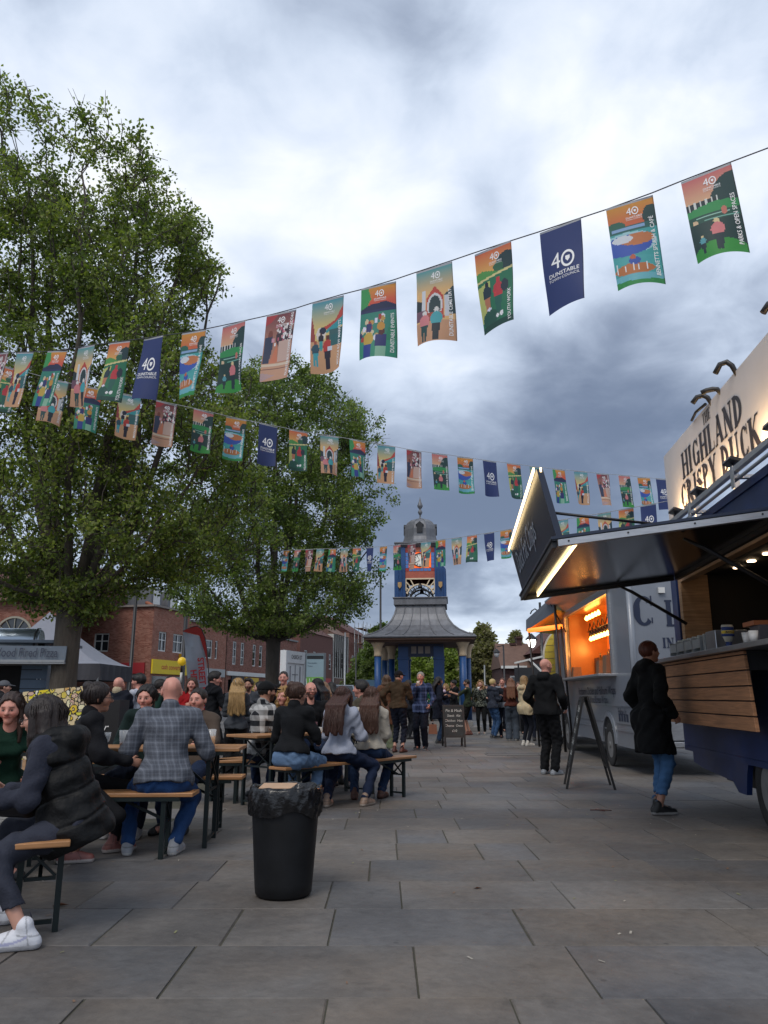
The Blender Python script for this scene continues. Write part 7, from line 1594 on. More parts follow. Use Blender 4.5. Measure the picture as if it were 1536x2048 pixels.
    for i in (0, 1):
        if kind == 'crop': v.cap(ank[i] + (kn[i] - ank[i]) * .2, ank[i] - Up * .05, .06, .07, .004, op='s')
    v.cut(V3(0, 0, z + .035), -Up) if not sit or True else None
    emit(v, 'trousers' if kind != 'shorts' else 'shorts', cloth('%s_%s%s' % (kind, bot[1].strip('#'), 'p' if bpat else ''), bot[1], bpat, bs=90))
    # ---- shoes
    for i in (0, 1):
        fd = Fw if legs[i][0:1] else Fw; a = ank[i]; out = Rt * ((-1, 1)[i]) * .18; fdv = nrm(fd + out); gz = a[2] - .085
        vv = Vol(np.array([a[0] - .24, a[1] - .24, gz - .004]), np.array([a[0] + .24, a[1] + .24, gz + .17]), min(q, .009))
        bs = V3(a[0], a[1], gz); sh_ = np.cross(fdv, Up)
        vv.cap(bs - fdv * .055 + Up * .028, bs + fdv * .15 * k + Up * .024, .040, .040, .01); vv.cap(bs - fdv * .035 + Up * .05, bs + fdv * .08 * k + Up * .04, .040, .036, .02); vv.cap(bs - fdv * .02 + Up * .06, bs - fdv * .01 + Up * .105, .040, .042, .02); vv.cap(bs + fdv * .02 + Up * .075, bs + fdv * .10 + Up * .045, .022, .026, .015)
        g = vv.grid(); vv.a = np.maximum(vv.a, (gz + .002) - g[2])
        c1, c2 = np.array(hexc(shoe[0])), np.array(hexc(shoe[1]))
        def st(P, gz=gz, bs=bs, fdv=fdv): 
            m = ((P[:, 2] - gz) < .026)[:, None]; c = np.where(m, c2[None], c1[None]); tt = (P - bs) @ fdv; ln = (np.abs(((P[:, 2] - gz) * 8 + tt * 9) % 1 - .5) < .08) & (tt > .02) & (tt < .09) & ((P[:, 2] - gz) > .05)
            hh_ = P[:, 2] - gz; sd2 = (P - bs) @ np.cross(fdv, Up); seam = (np.abs(tt - .105 + hh_ * .6) < .004) | (np.abs(hh_ - .068 - .10 * (tt + .02)) < .0032) & (tt < .02) | (np.abs(tt + .045 - hh_ * .2) < .003); sw_ = (np.abs(hh_ - .034 - 2.6 * (tt - .05) ** 2 - .12 * (.09 - tt)) < .006) & (tt > -.03) & (tt < .09) & (np.abs(sd2) > .028) & (shoe[0] == '#c9cbd2')
            c = c * np.where(ln | (seam & ~m[:, 0]), .55, 1.)[:, None]; c = np.where(sw_[:, None], np.array(hexc('#9a9cb8'))[None], c); return c
        emit(vv, 'shoe', shoeM, st)
    # ---- upper garment
    kind = top[0]; th = dict(tee=.010, shirt=.014, jumper=.020, jacket=.024, hoodie=.024, coat=.028, puffer=.042, blazer=.016)[kind]
    v = Vol(lo - .03, hi + .03, q); hm = hem if hem is not None else dict(tee=-.08, shirt=-.13, jumper=-.06, jacket=-.08, hoodie=-.07, coat=-.42, puffer=-.14, blazer=-.10)[kind]
    if sit: hm = max(hm, -.05) if hem is None else hem
    if fem: v.cap(pel + Tu * .10 * k, chest, .105 * k * B + th, .118 * k * B + th, .05, Tf, .76)
    else: v.cap(pel + Tu * .06 * k, chest, .122 * k * B + th, .135 * k * B + th, .05, Tf, .72)
    v.cap(pel + Tu * .0, pel + Tu * (hm * .9), .125 * k * B + th, .13 * k * B + th + (.03 if kind == 'coat' else 0), .05, Tf, .78)
    v.cap(chest + Tu * .06, nb - Tu * .05, .125 * k * B + th, .07 * k + th, .05, Tf, .72)
    if fem: v.cap(chest + Tf * .06 - Rt * .055 - Tu * .02, chest + Tf * .06 + Rt * .055 - Tu * .02, .052 + th * .5, .052 + th * .5, .04)
    if kind == 'coat': v.cap(pel, L(0, 0, pz + hm), .13 * k + th, .16 * k + th, .05, Fw, .75)
    v.cap(pel - Rt * hw * .6 * k + Tu * max(hm, -.02), pel + Rt * hw * .6 * k + Tu * max(hm, -.02), .108 * k * B + th + .024, .108 * k * B + th + .024, .05, Fw, .92)
    if kind == 'coat' or hm < -.1:
        for i in (0, 1): v.cap(hp[i], kn[i], .092 * k * B + th, .075 * k + th, .06)
    v.cut(pel + (Tu if kind != 'coat' else Up) * hm, -(Tu if kind != 'coat' else Up))
    v.cap(sh[0] + Rt * .02, sh[1] - Rt * .02, .054 * k + th, .054 * k + th, .05)
    for i in (0, 1):
        v.cap(sh[i], el[i], .050 * k * B + th, .042 * k * B + th, .03)
        if kind != 'tee': e_ = el[i] + (wr[i] - el[i]) * .97 * sleeve_to; v.cap(el[i], e_, .041 * k * B + th, .031 * k + th * .8, .02)
    if kind == 'tee':
        for i in (0, 1): v.cap(sh[i] + (el[i] - sh[i]) * .78, el[i] + (el[i] - sh[i]) * .3, .075, .09, .004, op='s') if False else None
    if kind == 'puffer' :
        g = v.grid(); c_ = (g[0] - pel[0]) * Tu[0] + (g[1] - pel[1]) * Tu[1] + (g[2] - pel[2]) * Tu[2]; v.a += np.where(np.abs(v.a) < .07, .011 * (1 - np.abs(np.sin(c_ * 27)) ** .5) , 0).astype(np.float32)
    v.wrinkle(.006, 20, sd + 150); v.wrinkle(.0075 if kind in ('jacket', 'hoodie', 'coat', 'jumper') else .006, 42, sd + 50)
    if kind in ('shirt', 'jacket', 'blazer', 'coat', 'puffer'): v.cap(nb - Tu * .02 - Tf * .01, nb + Tu * .022 - Tf * .02, .066 * k + th * .3, .068 * k + th * .2, .015)
    if kind == 'hoodie' or hood: v.cap(nb - Tf * .085 - Tu * .02 - Rt * .04, nb - Tf * .085 - Tu * .02 + Rt * .04, .062, .062, .03); v.cap(nb - Tf * .06 + Tu * .02 - Rt * .06, nb - Tf * .06 + Tu * .02 + Rt * .06, .045, .045, .03)
    # neck opening
    v.cap(nb + Tf * .055 + Tu * .015, nb + Tf * .12 + Tu * .06, .052, .07, .012, op='s')
    if kind == 'tee':
        keep = v.a.copy()
    emit(v, {'tee': 't_shirt', 'jumper': 'sweatshirt'}.get(kind, kind if kind != 'puffer' else 'padded_jacket'), cloth('%s_%s%s' % (kind, top[1].strip('#'), sd if pat else ''), top[1], pat, rough=.5 if kind == 'puffer' else .85, bump=.25))
    if collar:
        v = Vol(nb - .2, nb + .2, q); v.cap(nb - Tu * .0 - Tf * .01, nb + Tu * .04 - Tf * .02, .078 * k, .082 * k, .015); v.cap(nb + Tf * .07, nb + Tf * .16 + Tu * .05, .05, .07, .01, op='s'); v.cut(nb - Tu * .035, -Tu); emit(v, 'collar', cloth('collar_' + collar.strip('#'), collar, bump=.6))
    # ---- hair / headwear
    hk, hcol = hair
    if hk != 'bald':
        v = Vol(hc - .52 if hk in ('long', 'pony', 'curly') else hc - .26, hc + .26, min(q, .010)); e = {'short': .010, 'crop': .005}.get(hk, .016)
        v.ell(Hp(0, -.014, .032), fr, ((.076 + e) * hs, (.096 + e) * hs, (.088 + e) * hs), .01)
        if hk == 'quiff': v.cap(Hp(-.03, .06, .10), Hp(.03, .06, .10), .028, .028, .02); v.cap(Hp(0, .02, .11), Hp(0, -.04, .10), .03, .03, .02)
        if hk == 'mop':
            for a in range(9): t_ = a * .7; v.cap(Hp(.055 * math.cos(t_), .03 + .05 * math.sin(t_), .085), Hp(.075 * math.cos(t_), .04 + .065 * math.sin(t_), .045), .022, .014, .015)
        lo_ = -.0 if hk in ('short', 'crop', 'quiff', 'mop') else -.02
        v.cap(Hp(-.055, .11, -.05), Hp(.055, .11, -.05), .085 * hs, .085 * hs, .01, op='s'); v.cap(Hp(0, .09, .015), Hp(0, .12, .03), .058, .06, .01, op='s')
        if hk in ('short', 'crop', 'quiff', 'mop'): v.cap(Hp(-.05, -.04, -.115), Hp(.05, -.04, -.115), .075, .075, .01, op='s'); v.cap(Hp(-.12, .03, -.04), Hp(.12, .03, -.04), .045, .045, .01, op='s')
        if hk == 'bun': v.ell(Hp(0, -.085, .095), fr, (.045, .042, .042), .01); v.cap(Hp(-.05, -.05, -.115), Hp(.05, -.05, -.115), .06, .06, .01, op='s')
        if hk in ('long', 'bob', 'curly', 'pony'):
            th0 = th * .9 + (.05 if kind == 'hoodie' or hood else 0); Ln = dict(long=.40, bob=.14, curly=.20, pony=.30)[hk]; bk = nb - Tf * .10
            if hk == 'pony': v.cap(Hp(0, -.11, .03), Hp(0, -.15, -.03), .03, .035, .01); v.cap(Hp(0, -.15, -.03), bk - Up * (Ln - .16) - Tf * .05, .036, .015, .015)
            else:
                for a in range(-3, 4):
                    t_ = a / 3; s0 = Hp(.075 * t_, -.09 + .055 * abs(t_) ** 1.5, .02); mid = Hp(.088 * t_, -.105 + .065 * abs(t_) ** 1.5, -.09); en = mid - Up * (Ln - .11)
                    if Ln > .2: mid = nb - Tf * (.115 + th0) + Tu * .02 + Rt * .085 * t_; en = nb - Tf * (.150 + th0) - Tu * (Ln - .13 + .02 * math.sin(a * 2.3)) + Rt * (.10 * t_)
                    v.cap(s0, mid, .036, .036, .012); v.cap(mid, en, .036, .022 + .006 * math.sin(a * 2.1), .012)
                if hk != 'bob' or True:
                    for s_ in (-1, 1): v.cap(Hp(.078 * s_, .02, .03), Hp(.088 * s_, .03, -.10), .020, .022, .012); v.cap(Hp(.088 * s_, .03, -.10), Hp(.09 * s_, .045, -min(.24, Ln)), .022, .014, .012)
        if hk == 'curly': v.wrinkle(.022, 95, sd)
        g = v.grid(); rr = (g[0] - hc[0]) * Hr[0] + (g[1] - hc[1]) * Hr[1]; v.a += (.0028 * np.sin(rr * 190 + 4 * np.sin((g[2] - hc[2]) * 14 + sd))).astype(np.float32)
        emit(v, 'hair', hairM(hcol))
        if q <= .010 and hk in ('long', 'bob', 'pony', 'curly', 'bun'):   # loose strands over the mass
            rg = random.Random(sd); m = MB(); e = .018
            for _ in range(170 if hk == 'long' else 110):
                th_ = rg.uniform(-2.2, 2.2); el_ = rg.uniform(.1, 1.3); c0 = math.cos(el_); s0 = Hp((.076 + e) * c0 * math.sin(th_), -.014 - (.096 + e) * c0 * math.cos(th_), .032 + (.088 + e) * math.sin(el_))
                t_ = math.sin(th_); low = Hp((.078 + e) * t_, -.014 - (.098 + e) * math.cos(th_) * (1 if abs(th_) < 1.6 else .6), -.03)
                pts = [s0, (s0 + low) / 2 + (s0 + low - 2 * hc) * .09, low]
                if hk == 'long' and abs(t_) < .95: pts += [nb - Tf * (.15 + th0) + Tu * .0 + Rt * .10 * t_, nb - Tf * (.186 + th0) - Tu * (Ln - .16 + rg.uniform(-.06, .07)) + Rt * (.125 * t_ + rg.uniform(-.02, .02))]
                elif hk == 'bob': pts += [low - Up * rg.uniform(.05, .12)]
                m.tube([p_ + rg.gauss(0, .0025) for p_ in pts], [.0022] * (len(pts) - 1) + [.001], 3, cap=False)
            m.build('loose_strands', hairM(hcol), root)
    if cap:
        ck, cc = cap; v = Vol(hc - .2, hc + .22, min(q, .009)); v.ell(Hp(0, -.012, .035), fr, (.092 * hs, .112 * hs, .098 * hs), .01); v.cut(Hp(0, 0, .028 if ck == 'cap' else .02), -Hu)
        if ck == 'cap': v.cap(Hp(0, .09, .04), Hp(0, .155, .030), .062, .045, .008, Hu, .14)
        emit(v, 'cap' if ck == 'cap' else 'beanie', capM(cc))
    if glasses:
        m = MB()
        for s_ in (-1, 1):
            pts = [Hp(s_ * .033 + .023 * math.cos(a), .106, .001 + .018 * math.sin(a)) for a in [2 * math.pi * i / 16 for i in range(17)]]; m.tube(pts, .0022, 5, cap=False); m.tube([Hp(s_ * .056, .104, .004), Hp(s_ * .082, .0, .008)], .002, 5)
        m.tube([Hp(-.01, .108, .006), Hp(.01, .108, .006)], .002, 5); m.build('glasses', blackm, root)
    return dict(root=root, wr=wr, el=el, hc=hc, Hp=Hp, nb=nb, Tu=Tu, Tf=Tf, Rt=Rt, Fw=Fw, pel=pel, emit=emit, sh=sh, kn=kn, ank=ank, handpts=handpts)
def held(name, label, cat, p, i, build, m):
    w, d, inn, sd_ = p['handpts'](i); c = w + d * .085 + inn * .03; o = build(c, d, inn, sd_); return tag(o.build(name, m), label, cat)
def phone(p, i, label):
    def b(c, d, inn, s): 
        u = nrm(d * .5 + V3(0, 0, 1)); r = nrm(np.cross(u, inn)); n = np.cross(r, u); mm = MB(); mm.hexa([c + r * a * .036 + u * b_ * .075 + n * e * .004 for e in (-1, 1) for a, b_ in ((-1, -1), (1, -1), (1, 1), (-1, 1))]); return mm
    held('phone', label, 'phone', p, i, b, mat('phone_black', (.01, .01, .012), rough=.2))
def tray(p, i, label, m=None):
    def b(c, d, inn, s): c = Vector(c) + Vector((0, 0, .02)); return MB().hexa([c + Vector(q) for q in ((-.06, -.045, 0), (.06, -.045, 0), (.06, .045, 0), (-.06, .045, 0), (-.075, -.06, .04), (.075, -.06, .04), (.075, .06, .04), (-.075, .06, .04))])
    held('food_tray', label, 'food tray', p, i, b, m or kraft)
def cupheld(p, i, label, col=(.6, .6, .6)):
    def b(c, d, inn, s): return MB().lathe([(.001, -.04), (.028, -.04), (.038, .07), (.034, .07)], c, 14)
    held('cup_in_hand', label, 'cup', p, i, b, mat('cup_%d' % int(col[0] * 99 + col[2] * 9), col, rough=.3, var=0))
def strapbag(p, label, side=1, col='#0c0c0e', low=.02, sz=(.13, .06, .10)):
    a = p['sh'][0 if side > 0 else 1] * .6 + p['nb'] * .4 + p['Tu'] * .035; b = p['pel'] + p['Rt'] * side * .19 + V3(0, 0, low); m = MB(); Tf = p['Tf']; mid1 = (a * .6 + b * .4) - Tf * .17; m.tube([a + p['Tu'] * .03, a - Tf * .13, mid1, b * .8 + a * .2 - Tf * .14, b], .008, 5)
    f = p['Fw']; r = p['Rt']; u = V3(0, 0, 1); c = b - u * sz[2] * .8; m.hexa([c + f * x_ * sz[0] + r * y_ * sz[1] * .5 + u * z_ * sz[2] for z_ in (-1, 1) for x_, y_ in ((-1, -1), (1, -1), (1, 1), (-1, 1))])
    tag(m.build('shoulder_bag', mat('bag_' + col.strip('#'), col, rough=.45, bump=.1), bevel=.008), label, 'bag')
# ---------------------------------------------------------------- the crowd
def G2(px, py): v = gnd(px, py); return v.x, v.y
BLK = '#101114'; JE = '#1d2b45'; JL = '#4b6a8c'
# right hand side
x, y = G2(1316, 1628)
p = person('woman in a long black coat and cropped jeans waiting at the plank fronted counter', x, y, -72, 1.79, fem=True, q=.008, lean=3, head=(0, 6), hair=('short', '#4a1f10'), skin='tan', top=('coat', '#050608'), hood=True, bot=('crop', '#3f6288'), shoe=('#08080a', '#8f8d8c'), arms=('pocket', 'pocket'), legs=((-.06, .05), (.06, -.02)), hem=-.36)
x, y = G2(1100, 1549); person('bald man in black hoodie, black trousers and grey trainers beside the tall chalkboard', x, y, -38, 1.80, q=.009, hair=('bald', '#5a4038'), skin='pink', head=(-25, 4), top=('hoodie', '#07080b'), bot=('loose', '#07080c'), shoe=('#7d8288', '#9a9da0'), arms=('pocket', 'pocket'), bulk=1.12)
x, y = G2(1053, 1492); p = person('fair haired woman in a cream hooded jacket eating from a tray', x, y, -55, 1.70, fem=True, hair=('bob', '#8a7350'), top=('jacket', '#b9ab8c'), hood=True, bot=('leggings', '#10141f'), shoe=('#b8b4ac', '#c8c6c2'), arms=('fold', 'eat'), hem=-.17); tray(p, 1, 'brown tray held by the woman in the cream jacket')
x, y = G2(1072, 1482); person('grey haired person in dark jacket right of the cream jacket woman', x + .05, y, -20, 1.72, hair=('short', '#8c8a88'), glasses=True, head=(40, 0), top=('jacket', '#171a22'), bot=('jeans', '#151b2a'), arms=('eat', 'fold'))
x, y = G2(1026, 1481); person('long haired woman in rust top and pale grey jeans with her back turned', x, y, -12, 1.70, fem=True, hair=('long', '#6b4630'), top=('jumper', '#4a241c'), bot=('wide', '#3c444e'), arms=('fold', 'down'), shoe=('#6c6a66', '#999999'), hem=.0)
x, y = G2(1009, 1476); person('reddish faced man in a black and white hooded jacket behind the pale jeans woman', x, y, 158, 1.74, hair=('crop', '#5a3a2a'), skin='pink', top=('hoodie', '#1b1e26'), pat=('stripe', '#777a82', 9), bot=('jeans', '#121826'), arms=('pocket', 'down'))
x, y = G2(988, 1477); person('short blonde haired woman in a grey hoodie and blue jeans facing right', x, y, -62, 1.70, fem=True, hair=('short', '#b39b6a'), top=('hoodie', '#2b303c'), bot=('jeans', '#2c4668'), arms=('fold', 'fold'), shoe=('#141416', '#99999b'))
x, y = G2(964, 1469); p = person('smiling curly haired woman in a patterned top and black trousers facing the square', x, y, 165, 1.70, fem=True, hair=('curly', '#8c6a44'), top=('jumper', '#1e2220'), pat=('fleck', '#6e7266', 26), bot=('leggings', '#08090b'), arms=('eat', 'down'), shoe=('#77736e', '#aaaaaa')); cupheld(p, 0, 'white cup held by the curly haired woman', (.7, .7, .7))
x, y = G2(937, 1470); person('man in olive green t-shirt and dark shorts beside the small chalkboard', x, y, 72, 1.74, hair=('crop', '#1d1510'), beard=True, skin='tan', top=('tee', '#26301f'), bot=('shorts', '#14100f'), arms=('reach', 'down'), shoe=('#5c2f22', '#4c281d'))
x, y = G2(910, 1466); person('dark curly haired man in a black hoodie behind the small chalkboard', x, y, 100, 1.74, hair=('mop', '#0c0a0a'), skin='tan', top=('hoodie', '#090a0d'), bot=('jeans', '#23282f'), arms=('fold', 'down'))
x, y = G2(925, 1458); person('person in a pale blue shirt half hidden behind the dark curly haired man', x, y, 120, 1.62, hair=('short', '#2c1c14'), top=('shirt', '#7f98b2'), bot=('jeans', JE), arms=('down', 'reach'))
x, y = G2(893, 1462); p = person('blonde haired figure in navy holding a pink ball of candy floss', x, y, 150, 1.62, fem=True, hair=('curly', '#8f7444'), top=('jumper', '#12182a'), bot=('jeans', '#121a2c'), arms=('eat', 'down'))
w = p['wr'][0]; m = MB().lathe([(.001, -.06), (.05, -.04), (.065, 0), (.05, .045), (.001, .06)], w + V3(0, -.08, .08), 12); tag(m.build('candy_floss', mat('pale_pink', (.6, .45, .55), rough=.9)), 'pale pink ball of candy floss in the blonde figure\'s hand', 'candy floss')
x, y = G2(878, 1487); person('dark haired woman in a long navy coat and black trainers left of the small chalkboard', x, y, -75, 1.70, fem=True, hair=('long', '#130e0d'), skin='tan', top=('coat', '#0c1120'), bot=('jeans', '#1b2d46'), arms=('fold', 'down'), hem=-.30, shoe=('#0c0c10', '#77797c'))
x, y = G2(884, 1456); person('man in a black cap standing behind the navy coat woman', x, y, 185, 1.78, hair=('crop', '#14100e'), skin='tan', cap=('cap', '#0b0d14'), top=('hoodie', '#0d1220'), bot=('jeans', '#0e1524'))
x, y = G2(843, 1499); p = person('grey haired man in a blue plaid shirt eating left of the navy coat woman', x, y, 162, 1.76, q=.010, hair=('short', '#8b857c'), skin='pink', top=('shirt', '#14203c'), pat=('plaid', '#55648a', 46), bot=('loose', '#0d1220'), arms=('pocket', 'eat'), shoe=('#0c0d10', '#a0a0a0'), bulk=1.05); cupheld(p, 1, 'cream cup raised by the man in the blue plaid shirt', (.6, .5, .4))
x, y = G2(797, 1505); person('man in a brown jacket and black cap seen from behind with turned up dark trousers', x, y, -22, 1.76, q=.010, hair=('crop', '#2b1d16'), head=(-25, -5), cap=('cap', '#0d0d10'), top=('jacket', '#3d2f20'), bot=('crop', '#0f1524'), arms=('hip', 'phone'), shoe=('#4a2014', '#2c130c'), bulk=1.08, hem=-.02)
x, y = G2(773, 1500); person('woman in a long tan cardigan and pale green wide trousers', x, y, 20, 1.68, fem=True, q=.010, hair=('bob', '#574231'), top=('coat', '#5c4130'), bot=('wide', '#66705a'), arms=('fold', 'down'), hem=-.34, shoe=('#8d8d88', '#aaaaaa'))
x, y = G2(817, 1478); person('person in a dark jacket with grey piping behind the brown jacket man', x, y, -60, 1.66, hair=('bob', '#20150f'), fem=True, top=('jacket', '#1b1e26'), bot=('jeans', '#12151c'), arms=('fold', 'pocket'))
x, y = G2(862, 1462); person('person with a green bag and black skirt seen past the plaid shirt man', x, y, 30, 1.62, fem=True, hair=('pony', '#2c1d16'), top=('tee', '#1f5a40'), bot=('leggings', '#0b0b0e'), arms=('down', 'down'))
m = MB(); q = gnd(866, 1468); m.hexa([(q.x - .14, q.y, 0), (q.x + .14, q.y, 0), (q.x + .14, q.y + .12, 0), (q.x - .14, q.y + .12, 0), (q.x - .12, q.y + .02, .3), (q.x + .12, q.y + .02, .3), (q.x + .12, q.y + .1, .3), (q.x - .12, q.y + .1, .3)]); m.tube([(q.x - .06, q.y + .06, .3), (q.x, q.y + .06, .44), (q.x + .06, q.y + .06, .3)], .008, 5); tag(m.build('tote_bag', mat('tan_leather', (.22, .08, .04), rough=.5), bevel=.01), 'tan leather tote bag on the paving right of the plaid shirt man', 'bag')
# more of the queue, partly hidden
for (px, py, yw, hh, fm, hr, tp_, bt, lb) in [
    (1002, 1463, 200, 1.72, 0, ('short', '#33241c'), ('jacket', '#3a1618'), '#10131a', 'dark red jacketed man at the back of the queue by the willow'),
    (1040, 1468, 175, 1.66, 1, ('bob', '#4c3626'), ('jacket', '#20242c'), '#10131a', 'woman in charcoal jacket hidden between the long haired woman and the cream jacket'),
    (1088, 1474, -30, 1.74, 0, ('short', '#1c1512'), ('jacket', '#10141d'), '#0d1017', 'man in dark navy jacket between the grey haired person and the bald man'),
    (976, 1460, 170, 1.60, 1, ('long', '#2a1b14'), ('jumper', '#141518'), '#0b0c10', 'girl in black behind the curly haired woman'),
    (832, 1455, 190, 1.66, 0, ('short', '#2a2018'), ('jacket', '#2b2f38'), '#0d1017', 'distant man in grey beneath the clock tower'),
    (905, 1450, 185, 1.68, 0, ('short', '#1a1310'), ('tee', '#7a6a50'), '#151a26', 'distant man in a sand coloured t-shirt beneath the clock tower')]:
    x, y = G2(px, py); person(lb, x, y, yw, hh, fem=bool(fm), q=.014, hair=hr, top=tp_, bot=('jeans', bt), arms=('fold', 'down'))
# standing group on the left (feet hidden by the tables)
def at_head(px, ytop, Y, h=1.75):
    """ground spot at distance Y straight below a pixel column, and the height that puts the crown at ytop"""
    a = atY(px, ytop, Y); return a.x, Y, a.z
def stand(label, px, ytop, Y, yaw, **kw):
    x, y, hh = at_head(px, ytop, Y); return person(label, x, y, yaw, min(1.9, max(1.45, hh - (.02 if not kw.get('hx') else 0))), **{k: v for k, v in kw.items() if k != 'hx'})
stand('bald man in a navy jacket with a cream fleece collar seen from behind', 238, 1350, 11.5, -8, q=.009, hair=('bald', '#6a4a3c'), skin='pink', top=('jacket', '#0a0f1c'), collar='#a89a80', bot=('jeans', '#10131c'), arms=('fold', 'fold'), bulk=1.15)
stand('young man with a dark mop of hair in a white t-shirt facing left', 281, 1343, 11.8, 75, q=.009, hair=('mop', '#0e0b0a'), skin='pink', top=('tee', '#a9adb8'), bot=('jeans', '#10131c'), arms=('fold', 'fold'))
stand('boy with dark hair in a green and navy top facing right', 320, 1360, 12.6, -70, hair=('mop', '#191310'), skin='pink', top=('jumper', '#0e2c24'), bot=('jeans', '#10131c'), arms=('fold', 'down'))
stand('man with cropped hair looking toward the camera behind the boy', 341, 1348, 14.2, 170, hair=('crop', '#1f1612'), beard=True, skin='pink', top=('jacket', '#14161c'), bot=('jeans', '#10131c'))
stand('woman in a black gilet with bright red sleeves staring across the square', 385, 1352, 13.2, 185, fem=True, q=.009, hair=('bob', '#3c2a1e'), skin='pink', top=('jacket', '#8f1016'), bot=('jeans', '#10131c'), arms=('fold', 'fold'))
p = stand('young man in a black tracksuit jacket with pale piping holding a phone', 428, 1339, 12.8, -58, q=.009, hair=('quiff', '#15100d'), skin='pink', top=('jacket', '#080a10'), bot=('loose', '#08090d'), arms=('phone', 'phone'), head=(-20, -8)); phone(p, 1, 'black phone held by the man in the piped tracksuit jacket')
m = MB(); m.tube([p['nb'] + p['Rt'] * .06 + p['Tf'] * .09, p['nb'] + p['Rt'] * .12 + p['Tf'] * .12 - V3(0, 0, .15), p['pel'] + p['Rt'] * .12 + p['Tf'] * .13], .006, 5); m.build('piping', cordM, p['root'])
p = stand('long blonde haired woman in a cream cap and grey top with her back turned', 476, 1362, 11.8, 8, fem=True, q=.009, hair=('long', '#9a7a4c'), cap=('cap', '#a59c8c'), top=('jumper', '#3a3d42'), bot=('wide', '#0c0c0f'), arms=('fold', 'fold'), head=(10, 0))
stand('bearded man in grey sweatshirt and black sleeves facing the camera', 499, 1354, 14.0, 172, hair=('quiff', '#15100d'), beard=True, skin='tan', top=('jumper', '#3b3e44'), bot=('jeans', '#10131c'), arms=('cup', 'cup'))
stand('dark haired woman in black talking behind the bearded man', 521, 1364, 14.6, 100, fem=True, hair=('long', '#14100f'), skin='fair', top=('jacket', '#0b0c10'), bot=('jeans', '#10131c'))
stand('broad balding man in an open black jacket facing the camera in front of the trunk', 568, 1338, 13.2, 196, q=.009, hair=('crop', '#231a16'), skin='pink', top=('jacket', '#090a0e'), bot=('jeans', '#10131c'), bulk=1.2, head=(-18, 0))
stand('person in grey beanie and dark coat between the black jacket man and the denim woman', 586, 1374, 15.5, -80, hair=('short', '#2a1c16'), cap=('beanie', '#44464c'), skin='brown', top=('coat', '#15171c'), bot=('jeans', '#10131c'))
stand('woman with long black hair and a denim jacket in profile before the totem', 636, 1354, 13.0, 62, fem=True, q=.009, hair=('long', '#0b090b'), skin='pink', top=('jacket', '#141f30'), bot=('jeans', '#10131c'), arms=('fold', 'fold'))
stand('light brown haired woman behind the denim jacket woman', 649, 1364, 15.0, 15, fem=True, hair=('long', '#6f5640'), top=('jumper', '#3c3a3e'), bot=('jeans', '#10131c'))
stand('black haired woman in a white top beyond the seated bald man', 664, 1362, 16.0, 60, fem=True, hair=('long', '#0c0a0b'), skin='tan', top=('tee', '#a8a9ae'), bot=('jeans', '#10131c'))
# ---------------------------------------------------------------- seated people
# foreground left: padded jacket woman
p = person('woman in a black padded jacket and glasses seated at the near left bench', -1.66, 4.42, 96, 1.54, sit=True, fem=True, q=.005, lean=24, head=(-4, -10), hair=('bob', '#1d1310'), skin='fair', glasses=True, top=('jumper', '#2a2d39'), bot=('crop', '#2f323d'), arms=((.02, .36, -.12), (.0, .37, -.12)), legs=((-.34, .12), (.12, .40)), shoe=('#c9cbd2', '#a9aaae'), sleeve_to=.95, seat=.43)
def puffer(p):   # sleeveless quilted jacket with a big hood, worn over the sleeves
    k = .95; T, f, r = p['Tu'], p['Tf'], p['Rt']; pel, nb, sh = p['pel'], p['nb'], p['sh']; lo = np.minimum(pel, nb) - .38; hi = np.maximum(pel, nb) + .34; v = Vol(lo, hi, .006)
    ch = pel + T * .32; v.cap(pel - T * .06 - f * .01, ch - f * .01, .186, .162, .05, f, .90); v.cap(pel - r * .06 + f * .06 - T * .02, pel + r * .06 + f * .06 - T * .02, .150, .150, .05); v.cap(ch, nb - T * .06, .16, .115, .05, f, .86); v.cap(sh[0] + r * .05, sh[1] - r * .05, .095, .095, .05)
    g = v.grid(); c_ = (g[0] - pel[0]) * T[0] + (g[1] - pel[1]) * T[1] + (g[2] - pel[2]) * T[2]; v.a += np.where(np.abs(v.a) < .07, .011 * np.maximum(0, 1 - np.abs(np.sin((c_ + .012 * np.sin(g[1] * 14 + g[0] * 9)) * 21)) * 3.2), 0).astype(np.float32); v.wrinkle(.008, 45, 91)
    v.cap(nb - f * .13 - T * .045 - r * .06, nb - f * .13 - T * .045 + r * .06, .072, .072, .03); v.cap(nb - f * .08 + T * .0 - r * .075, nb - f * .08 + T * .0 + r * .075, .045, .045, .03)
    for sg in (-1, 1): v.cap(nb + f * .06 - T * .03 + r * .07 * sg, nb - f * .05 + T * .01 + r * .08 * sg, .034, .04, .025)
    v.cut(pel - T * .13, -T); p['emit'](v, 'padded_jacket', cloth('quilted_black', '#08090b', rough=.62, bump=.5, bs=22))
puffer(p)
w, d, inn, s_ = p['handpts'](0); m = MB(); c = w - d * .02; m.tube([c + s_ * .034 * math.cos(a) + inn * .030 * math.sin(a) for a in [2 * math.pi * i / 14 for i in range(15)]], .009, 6, cap=False); m.tube([c - inn * .032 , c - inn * .044], [.021, .020], 18); m.build('wrist_watch', mat('watch_grey', (.09, .095, .10), rough=.3, metal=.5), p['root'])
m = MB(); c = (p['wr'][0] + p['wr'][1]) / 2 + p['Fw'] * .10 - V3(0, 0, .04); c = Vector(c); m.hexa([c + Vector(q) for q in ((-.09, -.06, 0), (.09, -.06, 0), (.09, .06, 0), (-.09, .06, 0), (-.11, -.08, .035), (.11, -.08, .035), (.11, .08, .035), (-.11, .08, .035))]); tag(m.build('food_tray', mat('pale_card', (.42, .27, .17), rough=.8)), 'pale card tray of food between the padded jacket woman\'s hands', 'food tray')
